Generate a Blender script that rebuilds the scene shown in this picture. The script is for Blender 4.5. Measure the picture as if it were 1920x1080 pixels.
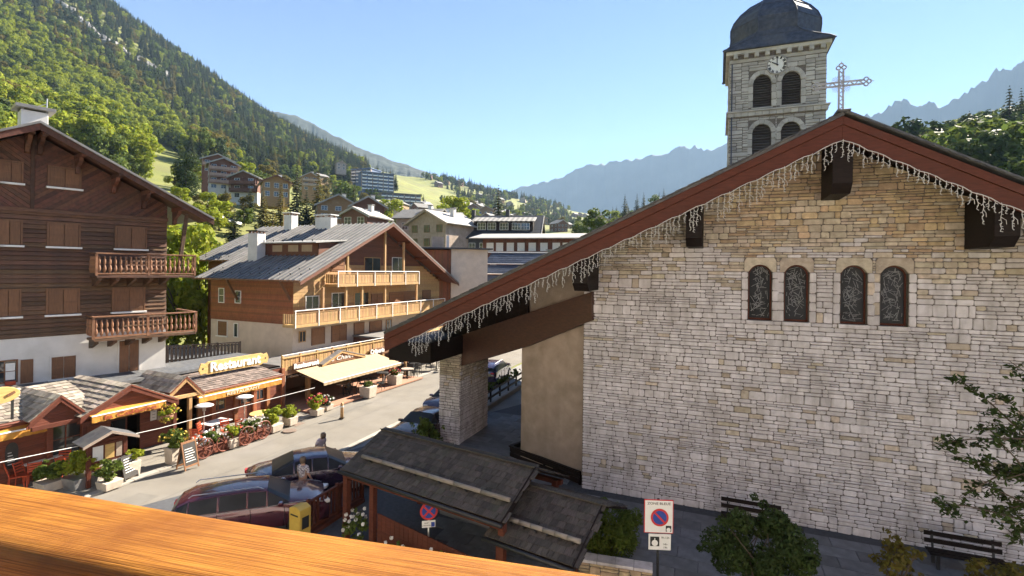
import bpy, bmesh, math, random
import numpy as np
from mathutils import Vector, Matrix, noise as mnoise
rnd = random.Random(7)
R = math.radians
SC = bpy.context.scene
for o in list(bpy.data.objects): bpy.data.objects.remove(o)

# ------------------------------------------------------------------ camera, sky, sun, exposure
HC, FPX, PYH, ROLL = 8.5, 960.0, 505.0, R(0.7)
SUN_AZ, SUN_EL = R(46), R(35)
cam_d = bpy.data.cameras.new('camera'); cam = bpy.data.objects.new('camera', cam_d); SC.collection.objects.link(cam)
cam_d.sensor_fit = 'HORIZONTAL'; cam_d.sensor_width = 36.0; cam_d.lens = 36.0*FPX/1920.0
cam_d.shift_y = (PYH-540.0)/1920.0
cam_d.clip_start = 0.05; cam_d.clip_end = 40000
cam.matrix_world = Matrix.Translation((0,0,HC)) @ Matrix.Rotation(R(90),4,'X') @ Matrix.Rotation(ROLL,4,'Z')
SC.camera = cam
world = bpy.data.worlds.new('World'); SC.world = world; world.use_nodes = True
wn = world.node_tree.nodes; bg = wn['Background']
sky = wn.new('ShaderNodeTexSky'); sky.sky_type = 'NISHITA'; sky.sun_disc = False
sky.sun_elevation = SUN_EL; sky.sun_rotation = SUN_AZ; sky.altitude = 5200; sky.air_density = 1.0; sky.dust_density = 0.0; sky.ozone_density = 3.0
world.node_tree.links.new(sky.outputs[0], bg.inputs[0]); bg.inputs[1].default_value = 0.050
sun_d = bpy.data.lights.new('sun', 'SUN'); sun_d.energy = 4.4; sun_d.angle = R(0.55); sun_d.color = (1.0, 0.90, 0.74)
sun = bpy.data.objects.new('sun', sun_d); SC.collection.objects.link(sun)
sdir = Vector((math.sin(SUN_AZ)*math.cos(SUN_EL), math.cos(SUN_AZ)*math.cos(SUN_EL), math.sin(SUN_EL)))
sun.rotation_euler = sdir.to_track_quat('Z','Y').to_euler(); sun.location = sdir*60
SC.view_settings.view_transform = 'Standard'; SC.view_settings.look = 'None'; SC.view_settings.gamma = 1.0
SC.view_settings.use_curve_mapping = False; SC.view_settings.exposure = 2.48
SC.render.engine = 'CYCLES'
SC.cycles.use_denoising = True; SC.cycles.use_adaptive_sampling = True; SC.cycles.adaptive_threshold = 0.02
SC.cycles.max_bounces = 5; SC.cycles.diffuse_bounces = 3; SC.cycles.glossy_bounces = 2; SC.cycles.transparent_max_bounces = 8
SC.cycles.volume_bounces = 0; SC.cycles.sample_clamp_indirect = 6.0

# ------------------------------------------------------------------ helpers
def ray(px, py):
    a = (px-960.0)/FPX; b = (PYH-py)/FPX; c, s = math.cos(ROLL), math.sin(ROLL)
    X, Z = a*c-b*s, a*s+b*c
    return X, Z
def at(px, py, D):
    X, Z = ray(px, py); return Vector((X*D, D, HC+Z*D))
def gnd(px, py, z=0.0):
    X, Z = ray(px, py); D = (z-HC)/Z; return Vector((X*D, D, z))
def topx(p):
    X, Z = p[0]/p[1], (p[2]-HC)/p[1]; c, s = math.cos(ROLL), math.sin(ROLL)
    a, b = X*c+Z*s, -X*s+Z*c
    return 960+a*FPX, PYH-b*FPX
class Fr:
    """a local frame: x along a facade to the right, y into the building, z up"""
    def __init__(s, x, y, rot, z=0.0):
        s.o = Vector((x, y, z)); s.rot = R(rot)
        s.ax = Vector((math.cos(s.rot), math.sin(s.rot), 0)); s.ay = Vector((-math.sin(s.rot), math.cos(s.rot), 0))
    def pt(s, a, d, z=0.0): return s.o + s.ax*a + s.ay*d + Vector((0,0,z))
    def hit(s, px, py, d=0.0):
        X, Z = ray(px, py); dr = Vector((X, 1, Z)); C = Vector((0,0,HC)); n = s.ay
        t = (n.dot(s.o)+d-n.dot(C))/n.dot(dr); p = C+dr*t-s.o
        return p.dot(s.ax), p.z
    def a(s, px, py, d=0.0): return s.hit(px, py, d)[0]
    def z(s, px, py, d=0.0): return s.hit(px, py, d)[1]
    def inv(s, p):
        q = Vector(p)-s.o; return q.dot(s.ax), q.dot(s.ay), q.z
    def empty(s, name, a=0, d=0, z=0, rz=0):
        e = bpy.data.objects.new(name, None); e.empty_display_size = 0.3
        e.location = s.pt(a, d, z); e.rotation_euler = (0,0,s.rot+rz); SC.collection.objects.link(e); return e

class MB:
    def __init__(s): s.v = []; s.f = []; s.m = []
    def add(s, vs, fs, mi=0):
        b = len(s.v); s.v += [tuple(v) for v in vs]; s.f += [tuple(b+i for i in f) for f in fs]; s.m += [mi]*len(fs); return s
    def box(s, x0, x1, y0, y1, z0, z1, mi=0):
        if x0 > x1: x0, x1 = x1, x0
        if y0 > y1: y0, y1 = y1, y0
        if z0 > z1: z0, z1 = z1, z0
        return s.add([(x0,y0,z0),(x1,y0,z0),(x1,y1,z0),(x0,y1,z0),(x0,y0,z1),(x1,y0,z1),(x1,y1,z1),(x0,y1,z1)],
              [(0,3,2,1),(4,5,6,7),(0,1,5,4),(1,2,6,5),(2,3,7,6),(3,0,4,7)], mi)
    def beam(s, p0, p1, w, h, up=(0,0,1), mi=0):
        p0 = Vector(p0); p1 = Vector(p1); d = (p1-p0).normalized(); up = Vector(up)
        if abs(d.dot(up)) > 0.98: up = Vector((1,0,0))
        sx = d.cross(up).normalized(); sz = sx.cross(d).normalized()
        vs = []
        for p in (p0, p1):
            for i, j in ((-1,-1),(1,-1),(1,1),(-1,1)): vs.append(p+sx*(w/2*i)+sz*(h/2*j))
        return s.add(vs, [(3,2,1,0),(4,5,6,7),(0,1,5,4),(1,2,6,5),(2,3,7,6),(3,0,4,7)], mi)
    def tube(s, pts, r, n=8, mi=0, caps=True):
        pts = [Vector(p) for p in pts]; rs = r if isinstance(r, (list, tuple)) else [r]*len(pts); vs = []; fs = []
        pu = None
        for i, p in enumerate(pts):
            d = (pts[min(i+1,len(pts)-1)]-pts[max(i-1,0)]).normalized()
            if pu is None: pu = d.orthogonal().normalized()
            u = (pu-d*pu.dot(d))
            u = u.normalized() if u.length > 1e-5 else d.orthogonal().normalized()
            pu = u; w = d.cross(u)
            for k in range(n):
                t = 2*math.pi*k/n; vs.append(p+(u*math.cos(t)+w*math.sin(t))*rs[i])
        for i in range(len(pts)-1):
            for k in range(n): fs.append((i*n+k, i*n+(k+1)%n, (i+1)*n+(k+1)%n, (i+1)*n+k))
        if caps: fs.append(tuple(range(n-1,-1,-1))); fs.append(tuple((len(pts)-1)*n+k for k in range(n)))
        return s.add(vs, fs, mi)
    def lathe(s, prof, c=(0,0,0), n=16, mi=0, axis='z'):
        vs = []; fs = []
        for r, h in prof:
            for k in range(n):
                t = 2*math.pi*k/n; x, y = r*math.cos(t), r*math.sin(t)
                q = (x,y,h) if axis == 'z' else ((x,h,y) if axis == 'y' else (h,x,y))
                vs.append((c[0]+q[0], c[1]+q[1], c[2]+q[2]))
        for i in range(len(prof)-1):
            for k in range(n): fs.append((i*n+k, i*n+(k+1)%n, (i+1)*n+(k+1)%n, (i+1)*n+k))
        fs.append(tuple(range(n-1,-1,-1))); fs.append(tuple((len(prof)-1)*n+k for k in range(n)))
        return s.add(vs, fs, mi)
    def prism(s, poly, y0, y1, mi=0):
        """polygon in x,z extruded along y"""
        n = len(poly); vs = [(p[0],y0,p[1]) for p in poly]+[(p[0],y1,p[1]) for p in poly]
        fs = [tuple(range(n)), tuple(range(2*n-1,n-1,-1))]+[(i,(i+1)%n+0,(i+1)%n+n,i+n)[::-1] for i in range(n)]
        return s.add(vs, fs, mi)
    def prismz(s, poly, z0, z1, mi=0):
        n = len(poly); vs = [(p[0],p[1],z0) for p in poly]+[(p[0],p[1],z1) for p in poly]
        fs = [tuple(range(n-1,-1,-1)), tuple(range(n,2*n))]+[(i,(i+1)%n,(i+1)%n+n,i+n) for i in range(n)]
        return s.add(vs, fs, mi)
    def slab(s, a, b, c, d, t, mi=0):
        """four-cornered sheet a,b,c,d (counter-clockwise from above) given thickness t downwards"""
        q = [Vector(p) for p in (a,b,c,d)]; n = (q[1]-q[0]).cross(q[3]-q[0]).normalized()
        vs = [p-n*t for p in q]+q
        return s.add(vs, [(3,2,1,0),(4,5,6,7),(0,1,5,4),(1,2,6,5),(2,3,7,6),(3,0,4,7)], mi)
    def mesh(s, name, mats, smooth=False, fix=True):
        me = bpy.data.meshes.new(name); me.from_pydata(s.v, [], s.f)
        for m in (mats if isinstance(mats, (list,tuple)) else [mats]): me.materials.append(m)
        if any(s.m): me.polygons.foreach_set('material_index', s.m)
        if fix:
            bm = bmesh.new(); bm.from_mesh(me); bmesh.ops.recalc_face_normals(bm, faces=bm.faces); bm.to_mesh(me); bm.free()
        if smooth: me.shade_smooth()
        me.update(); return me
    def build(s, name, mats, parent=None, smooth=False, bevel=0.0, fix=True):
        return link(name, s.mesh(name, mats, smooth, fix), parent, bevel)
def link(name, me, parent=None, bevel=0.0):
    o = bpy.data.objects.new(name, me); SC.collection.objects.link(o)
    if parent is not None: o.parent = parent
    if bevel:
        b = o.modifiers.new('bevel', 'BEVEL'); b.width = bevel; b.segments = 2; b.limit_method = 'ANGLE'
    return o
def tag(o, label=None, cat=None, group=None, kind=None):
    if label: o['label'] = label
    if cat: o['category'] = cat
    if group: o['group'] = group
    if kind: o['kind'] = kind
    return o
def struct(o): o['kind'] = 'structure'; return o
def empty(name, loc, rz=0.0):
    e = bpy.data.objects.new(name, None); e.location = loc; e.rotation_euler = (0,0,rz); e.empty_display_size = 0.3
    SC.collection.objects.link(e); return e
KIDS = {}
def copy_tree(o, parent=None):
    c = o.copy(); SC.collection.objects.link(c)
    if parent is not None: c.parent = parent
    for ch in list(o.children): copy_tree(ch, c)
    return c
def bx(name, x0, x1, y0, y1, z0, z1, m, parent, bevel=0.0): return MB().box(x0,x1,y0,y1,z0,z1).build(name, m, parent, bevel=bevel, fix=False)
def clip(poly, fx, fz, c):
    """keep the side fx*x+fz*z <= c of a convex polygon"""
    out = []; n = len(poly)
    for i in range(n):
        p, q = poly[i], poly[(i+1)%n]; dp = fx*p[0]+fz*p[1]-c; dq = fx*q[0]+fz*q[1]-c
        if dp <= 0: out.append(p)
        if (dp < 0 < dq) or (dq < 0 < dp):
            t = dp/(dp-dq); out.append((p[0]+(q[0]-p[0])*t, p[1]+(q[1]-p[1])*t))
    return out
def text(name, s, size, m, parent, loc, rot=(R(90),0,0), depth=0.012, bold=0.0, shear=0.0, width=None, align='CENTER'):
    cu = bpy.data.curves.new(name, 'FONT'); cu.body = s; cu.size = size; cu.extrude = depth; cu.offset = bold; cu.shear = shear
    cu.align_x = align; cu.align_y = 'CENTER'; cu.resolution_u = 3
    to = bpy.data.objects.new(name, cu); SC.collection.objects.link(to)
    dg = bpy.context.evaluated_depsgraph_get(); me = bpy.data.meshes.new_from_object(to.evaluated_get(dg))
    bpy.data.objects.remove(to)
    if width:
        w = max(v.co.x for v in me.vertices)-min(v.co.x for v in me.vertices)
        for v in me.vertices: v.co.x *= width/w
    me.materials.clear(); me.materials.append(m)
    o = link(name, me, parent); o.location = loc; o.rotation_euler = rot; return o

# ------------------------------------------------------------------ materials
MATS = {}
def mat(name, c1, c2=None, rough=0.7, scale=6.0, stretch=(1,1,1), bump=0.0, bscale=None, vary=0.0, hue=0.0, metal=0.0, spec=None,
        detail=4.0, dirt=None, dirt_amt=0.0, dirt_scale=0.8, coords='Object', emit=None, sheen=0.0, coat=0.0, trans=0.0, contrast=(0.3,0.7), bdist=0.02, dstretch=None):
    """procedural surface: two colours mixed by stretched noise, per-piece variation, dirt patches and fine relief"""
    m = bpy.data.materials.new(name); m.use_nodes = True; nt = m.node_tree; N = nt.nodes; L = nt.links; b = N['Principled BSDF']
    b.inputs['Roughness'].default_value = rough; b.inputs['Metallic'].default_value = metal
    if spec is not None: b.inputs['Specular IOR Level'].default_value = spec
    if coat: b.inputs['Coat Weight'].default_value = coat; b.inputs['Coat Roughness'].default_value = 0.08
    if trans: b.inputs['Transmission Weight'].default_value = trans
    tc = N.new('ShaderNodeTexCoord'); mp = N.new('ShaderNodeMapping'); mp.inputs['Scale'].default_value = stretch
    L.new(tc.outputs[coords], mp.inputs['Vector'])
    nz = N.new('ShaderNodeTexNoise'); nz.inputs['Scale'].default_value = scale; nz.inputs['Detail'].default_value = detail
    L.new(mp.outputs[0], nz.inputs['Vector'])
    c2 = c2 or tuple(x*0.75 for x in c1)
    cr = N.new('ShaderNodeValToRGB'); cr.color_ramp.elements[0].position = contrast[0]; cr.color_ramp.elements[1].position = contrast[1]
    cr.color_ramp.elements[0].color = (*c2,1); cr.color_ramp.elements[1].color = (*c1,1); L.new(nz.outputs[0], cr.inputs[0])
    col = cr.outputs[0]
    if vary or hue:
        g = N.new('ShaderNodeNewGeometry'); oi = N.new('ShaderNodeObjectInfo'); ad = N.new('ShaderNodeMath'); ad.operation = 'ADD'
        L.new(g.outputs['Random Per Island'], ad.inputs[0]); L.new(oi.outputs['Random'], ad.inputs[1])
        fr = N.new('ShaderNodeMath'); fr.operation = 'FRACT'; L.new(ad.outputs[0], fr.inputs[0])
        hs = N.new('ShaderNodeHueSaturation'); L.new(col, hs.inputs['Color'])
        mr = N.new('ShaderNodeMapRange'); mr.inputs['To Min'].default_value = 1-vary; mr.inputs['To Max'].default_value = 1+vary
        L.new(fr.outputs[0], mr.inputs[0]); L.new(mr.outputs[0], hs.inputs['Value'])
        if hue:
            m7 = N.new('ShaderNodeMath'); m7.operation = 'MULTIPLY'; m7.inputs[1].default_value = 7.31; L.new(fr.outputs[0], m7.inputs[0])
            f2 = N.new('ShaderNodeMath'); f2.operation = 'FRACT'; L.new(m7.outputs[0], f2.inputs[0])
            mh = N.new('ShaderNodeMapRange'); mh.inputs['To Min'].default_value = 0.5-hue; mh.inputs['To Max'].default_value = 0.5+hue
            L.new(f2.outputs[0], mh.inputs[0]); L.new(mh.outputs[0], hs.inputs['Hue'])
        col = hs.outputs[0]
    if dirt_amt:
        n2 = N.new('ShaderNodeTexNoise'); n2.inputs['Scale'].default_value = dirt_scale; n2.inputs['Detail'].default_value = 6; n2.inputs['Roughness'].default_value = 0.65
        if dstretch:
            m3 = N.new('ShaderNodeMapping'); m3.inputs['Scale'].default_value = dstretch; L.new(tc.outputs[coords], m3.inputs['Vector']); L.new(m3.outputs[0], n2.inputs['Vector'])
        else: L.new(tc.outputs[coords], n2.inputs['Vector'])
        r2 = N.new('ShaderNodeMapRange'); r2.inputs['From Min'].default_value = 0.45; r2.inputs['From Max'].default_value = 0.7; r2.inputs['To Max'].default_value = dirt_amt
        L.new(n2.outputs[0], r2.inputs[0])
        mx = N.new('ShaderNodeMix'); mx.data_type = 'RGBA'; L.new(r2.outputs[0], mx.inputs[0]); L.new(col, mx.inputs[6]); mx.inputs[7].default_value = (*(dirt or (0.05,0.045,0.04)),1)
        col = mx.outputs[2]
    L.new(col, b.inputs['Base Color'])
    if bump:
        bp = N.new('ShaderNodeBump'); bp.inputs['Strength'].default_value = bump; bp.inputs['Distance'].default_value = bdist
        if bscale:
            nb = N.new('ShaderNodeTexNoise'); nb.inputs['Scale'].default_value = bscale; nb.inputs['Detail'].default_value = 5; L.new(mp.outputs[0], nb.inputs['Vector'])
            L.new(nb.outputs[0], bp.inputs['Height'])
        else: L.new(nz.outputs[0], bp.inputs['Height'])
        L.new(bp.outputs[0], b.inputs['Normal'])
    if emit: b.inputs['Emission Color'].default_value = (*emit[:3],1); b.inputs['Emission Strength'].default_value = emit[3]
    MATS[name] = m; return m
def leafmat(name, c1, c2, trans=0.35, vary=0.25, hue=0.02, scale=0.35):
    m = mat(name, c1, c2, rough=0.6, scale=scale, vary=vary, hue=hue, spec=0.08, detail=3)
    nt = m.node_tree; N = nt.nodes; L = nt.links; b = N['Principled BSDF']; out = N['Material Output']
    tr = N.new('ShaderNodeBsdfTranslucent'); mx = N.new('ShaderNodeMixShader'); mx.inputs[0].default_value = trans
    src = b.inputs['Base Color'].links[0].from_socket; L.new(src, tr.inputs['Color'])
    L.new(b.outputs[0], mx.inputs[1]); L.new(tr.outputs[0], mx.inputs[2]); L.new(mx.outputs[0], out.inputs['Surface'])
    return m
G = {}
def setup_mats():
    S = (1,1,14); H = (14,14,1)
    G['stone'] = mat('church_stone', (0.675,0.635,0.66), (0.55,0.515,0.535), rough=0.9, scale=5, bump=0.7, bscale=14, vary=0.13, hue=0.012, dirt=(0.24,0.21,0.19), dirt_amt=0.55, dirt_scale=1.1, dstretch=(1.6,1.6,0.45), bdist=0.03)
    G['stone_ochre'] = mat('ochre_stone', (0.58,0.44,0.29), (0.43,0.325,0.21), rough=0.9, scale=5, bump=0.7, bscale=14, vary=0.2, hue=0.015, dirt=(0.15,0.12,0.09), dirt_amt=0.5, dirt_scale=3.0, bdist=0.03)
    G['stone_tower'] = mat('tower_stone', (0.52,0.50,0.475), (0.36,0.345,0.33), rough=0.9, scale=3, bump=0.7, bscale=8, vary=0.22, hue=0.01, dirt=(0.12,0.11,0.10), dirt_amt=0.5, dirt_scale=1.5, bdist=0.04)
    G['mortar'] = mat('mortar', (0.19,0.165,0.15), (0.11,0.095,0.088), rough=0.95, scale=12, bump=0.5)
    G['plaster'] = mat('plaster', (0.44,0.345,0.285), (0.34,0.265,0.215), rough=0.9, scale=2.0, bump=0.4, bscale=40, dirt=(0.20,0.17,0.13), dirt_amt=0.6, dirt_scale=0.9)
    G['white'] = mat('white_render', (0.68,0.66,0.64), (0.60,0.58,0.56), rough=0.9, scale=2, bump=0.35, bscale=35, dirt=(0.40,0.38,0.35), dirt_amt=0.35, dirt_scale=0.7)
    G['cream'] = mat('cream_render', (0.62,0.52,0.43), (0.54,0.45,0.37), rough=0.9, scale=1.5, bump=0.3, bscale=30, dirt=(0.36,0.30,0.25), dirt_amt=0.4)
    G['redwood'] = mat('red_brown_board', (0.135,0.043,0.028), (0.085,0.028,0.019), rough=0.6, spec=0.15, scale=3, stretch=(1,6,6), bump=0.25, bscale=12, vary=0.1, dirt=(0.08,0.035,0.025), dirt_amt=0.4)
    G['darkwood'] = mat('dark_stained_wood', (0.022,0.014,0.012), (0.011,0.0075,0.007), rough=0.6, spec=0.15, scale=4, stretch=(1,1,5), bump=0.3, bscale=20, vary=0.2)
    G['brownbeam'] = mat('brown_beam', (0.085,0.036,0.022), (0.05,0.022,0.015), rough=0.55, scale=3, stretch=(1,4,6), bump=0.2, vary=0.1)
    G['soffit'] = mat('soffit_boards', (0.075,0.042,0.028), (0.045,0.026,0.018), rough=0.7, scale=4, stretch=(6,1,1), vary=0.25, bump=0.2)
    G['slate'] = mat('slate', (0.10,0.105,0.115), (0.05,0.052,0.06), rough=0.55, scale=5, vary=0.35, bump=0.4, bscale=25, dirt=(0.16,0.15,0.13), dirt_amt=0.5, dirt_scale=2.0)
    G['shingle'] = mat('old_wood_shingle', (0.082,0.066,0.058), (0.032,0.026,0.024), rough=0.85, scale=6, stretch=(8,1,1), vary=0.4, hue=0.02, bump=0.5, bscale=20, dirt=(0.06,0.065,0.04), dirt_amt=0.5, dirt_scale=1.2)
    G['shingle_light'] = mat('sunbleached_shingle', (0.36,0.31,0.26), (0.20,0.17,0.145), rough=0.85, scale=5, vary=0.4, hue=0.02, bump=0.4)
    G['lead'] = mat('dome_metal', (0.085,0.10,0.15), (0.045,0.054,0.085), rough=0.75, spec=0.2, metal=0.0, scale=4, bump=0.3, bscale=9, vary=0.15, dirt=(0.13,0.13,0.14), dirt_amt=0.5)
    G['iron'] = mat('grey_iron', (0.36,0.37,0.40), (0.26,0.27,0.29), rough=0.6, metal=0.0)
    G['black'] = mat('black_iron', (0.02,0.02,0.022), (0.012,0.012,0.014), rough=0.5)
    G['glassdark'] = mat('dark_glass', (0.015,0.017,0.02), (0.03,0.033,0.04), rough=0.3, spec=0.12, scale=1.5)
    G['glass'] = mat('window_glass', (0.05,0.06,0.07), (0.02,0.022,0.028), rough=0.05, spec=0.8, scale=0.8)
    G['leadcame'] = mat('lead_came', (0.26,0.27,0.28), (0.18,0.18,0.19), rough=0.6)
    G['paintwhite'] = mat('white_paint', (0.78,0.77,0.75), (0.70,0.69,0.67), rough=0.6)
    G['plank'] = mat('old_larch_plank', (0.165,0.085,0.045), (0.068,0.034,0.020), rough=0.75, scale=3.0, stretch=(1,8,12), vary=0.32, hue=0.015, bump=0.4, bscale=10, dirt=(0.035,0.022,0.016), dirt_amt=0.55, dirt_scale=1.1)
    G['gableboard'] = mat('gable_board', (0.125,0.047,0.026), (0.06,0.025,0.015), rough=0.7, scale=3.0, stretch=(2,2,2), vary=0.45, hue=0.01, bump=0.3)
    G['shutter'] = mat('brown_shutter', (0.20,0.092,0.042), (0.135,0.06,0.028), rough=0.6, scale=3, stretch=(8,1,1), vary=0.12, bump=0.2)
    G['shutter_orange'] = mat('orange_brown_shutter', (0.26,0.115,0.045), (0.18,0.078,0.032), rough=0.6, scale=3, stretch=(8,1,1), vary=0.12, bump=0.2)  # lighter and more orange than the plain shutter brown
    G['baluster'] = mat('carved_baluster', (0.30,0.145,0.075), (0.20,0.09,0.048), rough=0.6, scale=5, vary=0.25)
    G['orangewood'] = mat('orange_larch', (0.30,0.105,0.035), (0.19,0.062,0.022), rough=0.65, scale=2.5, stretch=(8,8,1.2), vary=0.22, hue=0.01, bump=0.25, dirt=(0.14,0.05,0.02), dirt_amt=0.4)
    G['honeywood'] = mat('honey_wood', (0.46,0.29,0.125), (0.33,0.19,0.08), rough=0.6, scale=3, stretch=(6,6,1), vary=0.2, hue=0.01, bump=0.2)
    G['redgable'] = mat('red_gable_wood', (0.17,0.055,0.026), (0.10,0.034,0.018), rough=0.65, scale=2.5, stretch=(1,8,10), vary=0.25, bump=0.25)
    G['metalroof'] = mat('grey_metal_roof', (0.25,0.24,0.235), (0.175,0.17,0.168), rough=0.5, metal=0.15, scale=1.2, vary=0.12, bump=0.1, dirt=(0.12,0.11,0.11), dirt_amt=0.35)
    G['darkroof'] = mat('dark_roof', (0.045,0.045,0.052), (0.025,0.025,0.03), rough=0.6, scale=2, vary=0.2, bump=0.2)
    G['asphalt'] = mat('sunny_road', (0.18,0.163,0.138), (0.14,0.126,0.108), rough=0.9, scale=0.8, bump=0.4, bscale=60, dirt=(0.22,0.205,0.19), dirt_amt=0.5, dirt_scale=0.35, detail=8)  # warm grey asphalt with paler patches
    G['pave'] = mat('pavement', (0.215,0.194,0.164), (0.17,0.153,0.13), rough=0.9, scale=1.3, bump=0.3, bscale=45, vary=0.12, dirt=(0.22,0.20,0.18), dirt_amt=0.45, dirt_scale=0.5)
    G['kerb'] = mat('kerb_stone', (0.33,0.305,0.27), (0.27,0.25,0.225), rough=0.9, scale=3, bump=0.3, vary=0.12)
    G['darkpave'] = mat('slate_paving', (0.16,0.165,0.185), (0.10,0.105,0.12), rough=0.75, scale=3, bump=0.3, vary=0.25, hue=0.01)
    G['yellowcloth'] = mat('yellow_awning', (0.50,0.24,0.03), (0.42,0.18,0.025), rough=0.8, scale=3, stretch=(6,1,1))
    G['orangecloth'] = mat('orange_awning', (0.52,0.13,0.03), (0.42,0.10,0.025), rough=0.8, scale=3)
    G['beigecloth'] = mat('beige_awning', (0.42,0.31,0.19), (0.36,0.26,0.155), rough=0.8, scale=2, stretch=(5,1,1))
    G['signwood'] = mat('yellow_sign_wood', (0.62,0.42,0.16), (0.48,0.30,0.10), rough=0.6, scale=3, stretch=(1,4,6), bump=0.2)
    G['redwall'] = mat('red_shop_wood', (0.19,0.052,0.028), (0.115,0.032,0.018), rough=0.6, scale=3, stretch=(1,6,10), vary=0.2, bump=0.2)
    G['terracotta'] = mat('terracotta', (0.38,0.20,0.13), (0.28,0.145,0.095), rough=0.85, scale=6)
    G['planter'] = mat('pale_planter', (0.50,0.43,0.36), (0.40,0.34,0.28), rough=0.85, scale=6, bump=0.3)
    G['redplastic'] = mat('red_chair', (0.50,0.075,0.025), (0.40,0.055,0.02), rough=0.5)
    G['chalk'] = mat('chalkboard', (0.03,0.028,0.027), (0.045,0.04,0.038), rough=0.8, scale=5)
    G['steel'] = mat('brushed_steel', (0.55,0.55,0.56), (0.45,0.45,0.46), rough=0.35, metal=0.8)
    G['rail'] = mat('varnished_rail', (0.40,0.172,0.030), (0.17,0.058,0.010), rough=0.4, spec=0.2, scale=5.0, stretch=(0.5,85,100), bump=0.5, bscale=9, coat=0.06, dirt=(0.17,0.055,0.010), dirt_amt=0.8, dirt_scale=3.0, detail=10, contrast=(0.34,0.56), bdist=0.004)
    G['rock'] = mat('grey_rock', (0.27,0.262,0.255), (0.12,0.117,0.117), rough=0.95, scale=0.15, bump=0.6, bdist=1.0)
    G['mtn'] = mat('mountain_rock', (0.125,0.13,0.145), (0.095,0.10,0.112), rough=1.0, scale=0.006, bump=0.0, detail=10)
    G['bark'] = mat('bark', (0.10,0.072,0.05), (0.055,0.04,0.03), rough=0.9, scale=6, stretch=(6,6,1), bump=0.6)
    G['leaf_lime'] = leafmat('lime_green_leaves', (0.34,0.37,0.036), (0.18,0.22,0.026), trans=0.45)
    G['leaf_mid'] = leafmat('mid_green_leaves', (0.14,0.18,0.034), (0.075,0.108,0.026), trans=0.4)
    G['leaf_dark'] = leafmat('dark_green_leaves', (0.060,0.088,0.026), (0.030,0.048,0.017), trans=0.3)
    G['leaf_olive'] = leafmat('olive_leaves', (0.20,0.165,0.038), (0.115,0.10,0.028), trans=0.4)
    G['needle'] = leafmat('conifer_needles', (0.062,0.076,0.032), (0.026,0.034,0.017), trans=0.3)
    G['needle_warm'] = leafmat('yellowish_larch_needles', (0.17,0.145,0.034), (0.09,0.08,0.024), trans=0.35)  # larch needles, yellower than the spruce ones
    G['flower_w'] = mat('white_petals', (0.72,0.70,0.68), (0.6,0.58,0.55), rough=0.7, vary=0.1)
    G['flower_r'] = mat('red_petals', (0.48,0.05,0.045), (0.36,0.035,0.03), rough=0.7, vary=0.2)
    G['flower_y'] = mat('yellow_petals', (0.58,0.42,0.06), (0.45,0.30,0.04), rough=0.7, vary=0.2)
    G['blackcar'] = mat('dark_car_paint', (0.050,0.032,0.072), (0.045,0.03,0.065), rough=0.25, metal=0.4, coat=1.0, scale=1)
    G['winecar'] = mat('wine_car_paint', (0.085,0.020,0.035), (0.08,0.018,0.032), rough=0.25, metal=0.4, coat=1.0, scale=1)
    G['browncar'] = mat('bronze_car_paint', (0.075,0.045,0.045), (0.07,0.042,0.042), rough=0.25, metal=0.4, coat=1.0, scale=1)
    G['tyre'] = mat('tyre', (0.02,0.02,0.02), (0.015,0.015,0.015), rough=0.9)
    G['signwhite'] = mat('sign_white', (0.74,0.73,0.72), (0.70,0.69,0.68), rough=0.5)
    G['signred'] = mat('sign_red', (0.52,0.03,0.035), (0.48,0.028,0.03), rough=0.5)
    G['signblue'] = mat('sign_blue', (0.02,0.055,0.30), (0.02,0.05,0.27), rough=0.5)
    G['mailyellow'] = mat('yellow_box_paint', (0.55,0.37,0.07), (0.48,0.31,0.055), rough=0.5, dirt=(0.25,0.17,0.05), dirt_amt=0.4)
    G['lightcable'] = mat('white_light_cable', (0.62,0.60,0.57), (0.52,0.50,0.48), rough=0.6)
    G['skin'] = mat('skin', (0.50,0.30,0.22), (0.45,0.26,0.19), rough=0.6)
    G['hair'] = mat('grey_brown_hair', (0.16,0.11,0.08), (0.10,0.07,0.05), rough=0.7)
setup_mats()
def sun_plan(): pass
# ------------------------------------------------------------------ terrain
CP = []
for px, py, D in [
    (-400,-330,620),(-150,-220,650),(0,-110,680),(185,8,720),(300,88,780),(400,155,830),(520,238,950),(560,262,1000),(600,283,1050),(680,318,1150),
    (-300,-60,420),(-100,10,420),(0,60,420),(100,110,430),(200,160,440),(300,210,470),(400,250,500),(500,290,520),(580,318,560),
    (-200,190,240),(0,215,250),(100,240,250),(200,278,240),(300,306,230),(400,336,225),(480,350,230),(560,366,270),
    (-100,330,120),(0,340,130),(230,345,140),(350,378,130),(440,404,115),(560,404,170),(620,412,200),
    (385,640,48),(385,590,54),(340,530,62),(400,455,88),(330,470,80),(480,440,105),(560,450,110),
    (700,324,900),(760,336,960),(800,334,1000),(850,345,1080),(900,358,1150),(1000,378,1300),(1090,402,1500),(1150,420,1700),
    (700,322,720),(760,345,700),(850,378,700),(790,370,550),(690,345,500),(750,394,400),(640,390,330),(700,422,250),(800,420,330),(900,430,350),(1000,425,500),(1090,436,500),(950,400,800),(1050,412,1000),
    (650,470,110),(750,480,110),(850,490,110),(950,495,110),(1050,500,120),
    (1720,325,230),(1800,305,250),(1900,280,270),(2000,260,280),(2150,240,300),(1750,300,420),(1900,262,450),(1700,380,170),(1850,380,150),(2000,380,140),(1600,370,260),(1450,360,330),(1300,400,380)]:
    p = at(px, py, D); CP.append((p.x, p.y, p.z))
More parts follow.
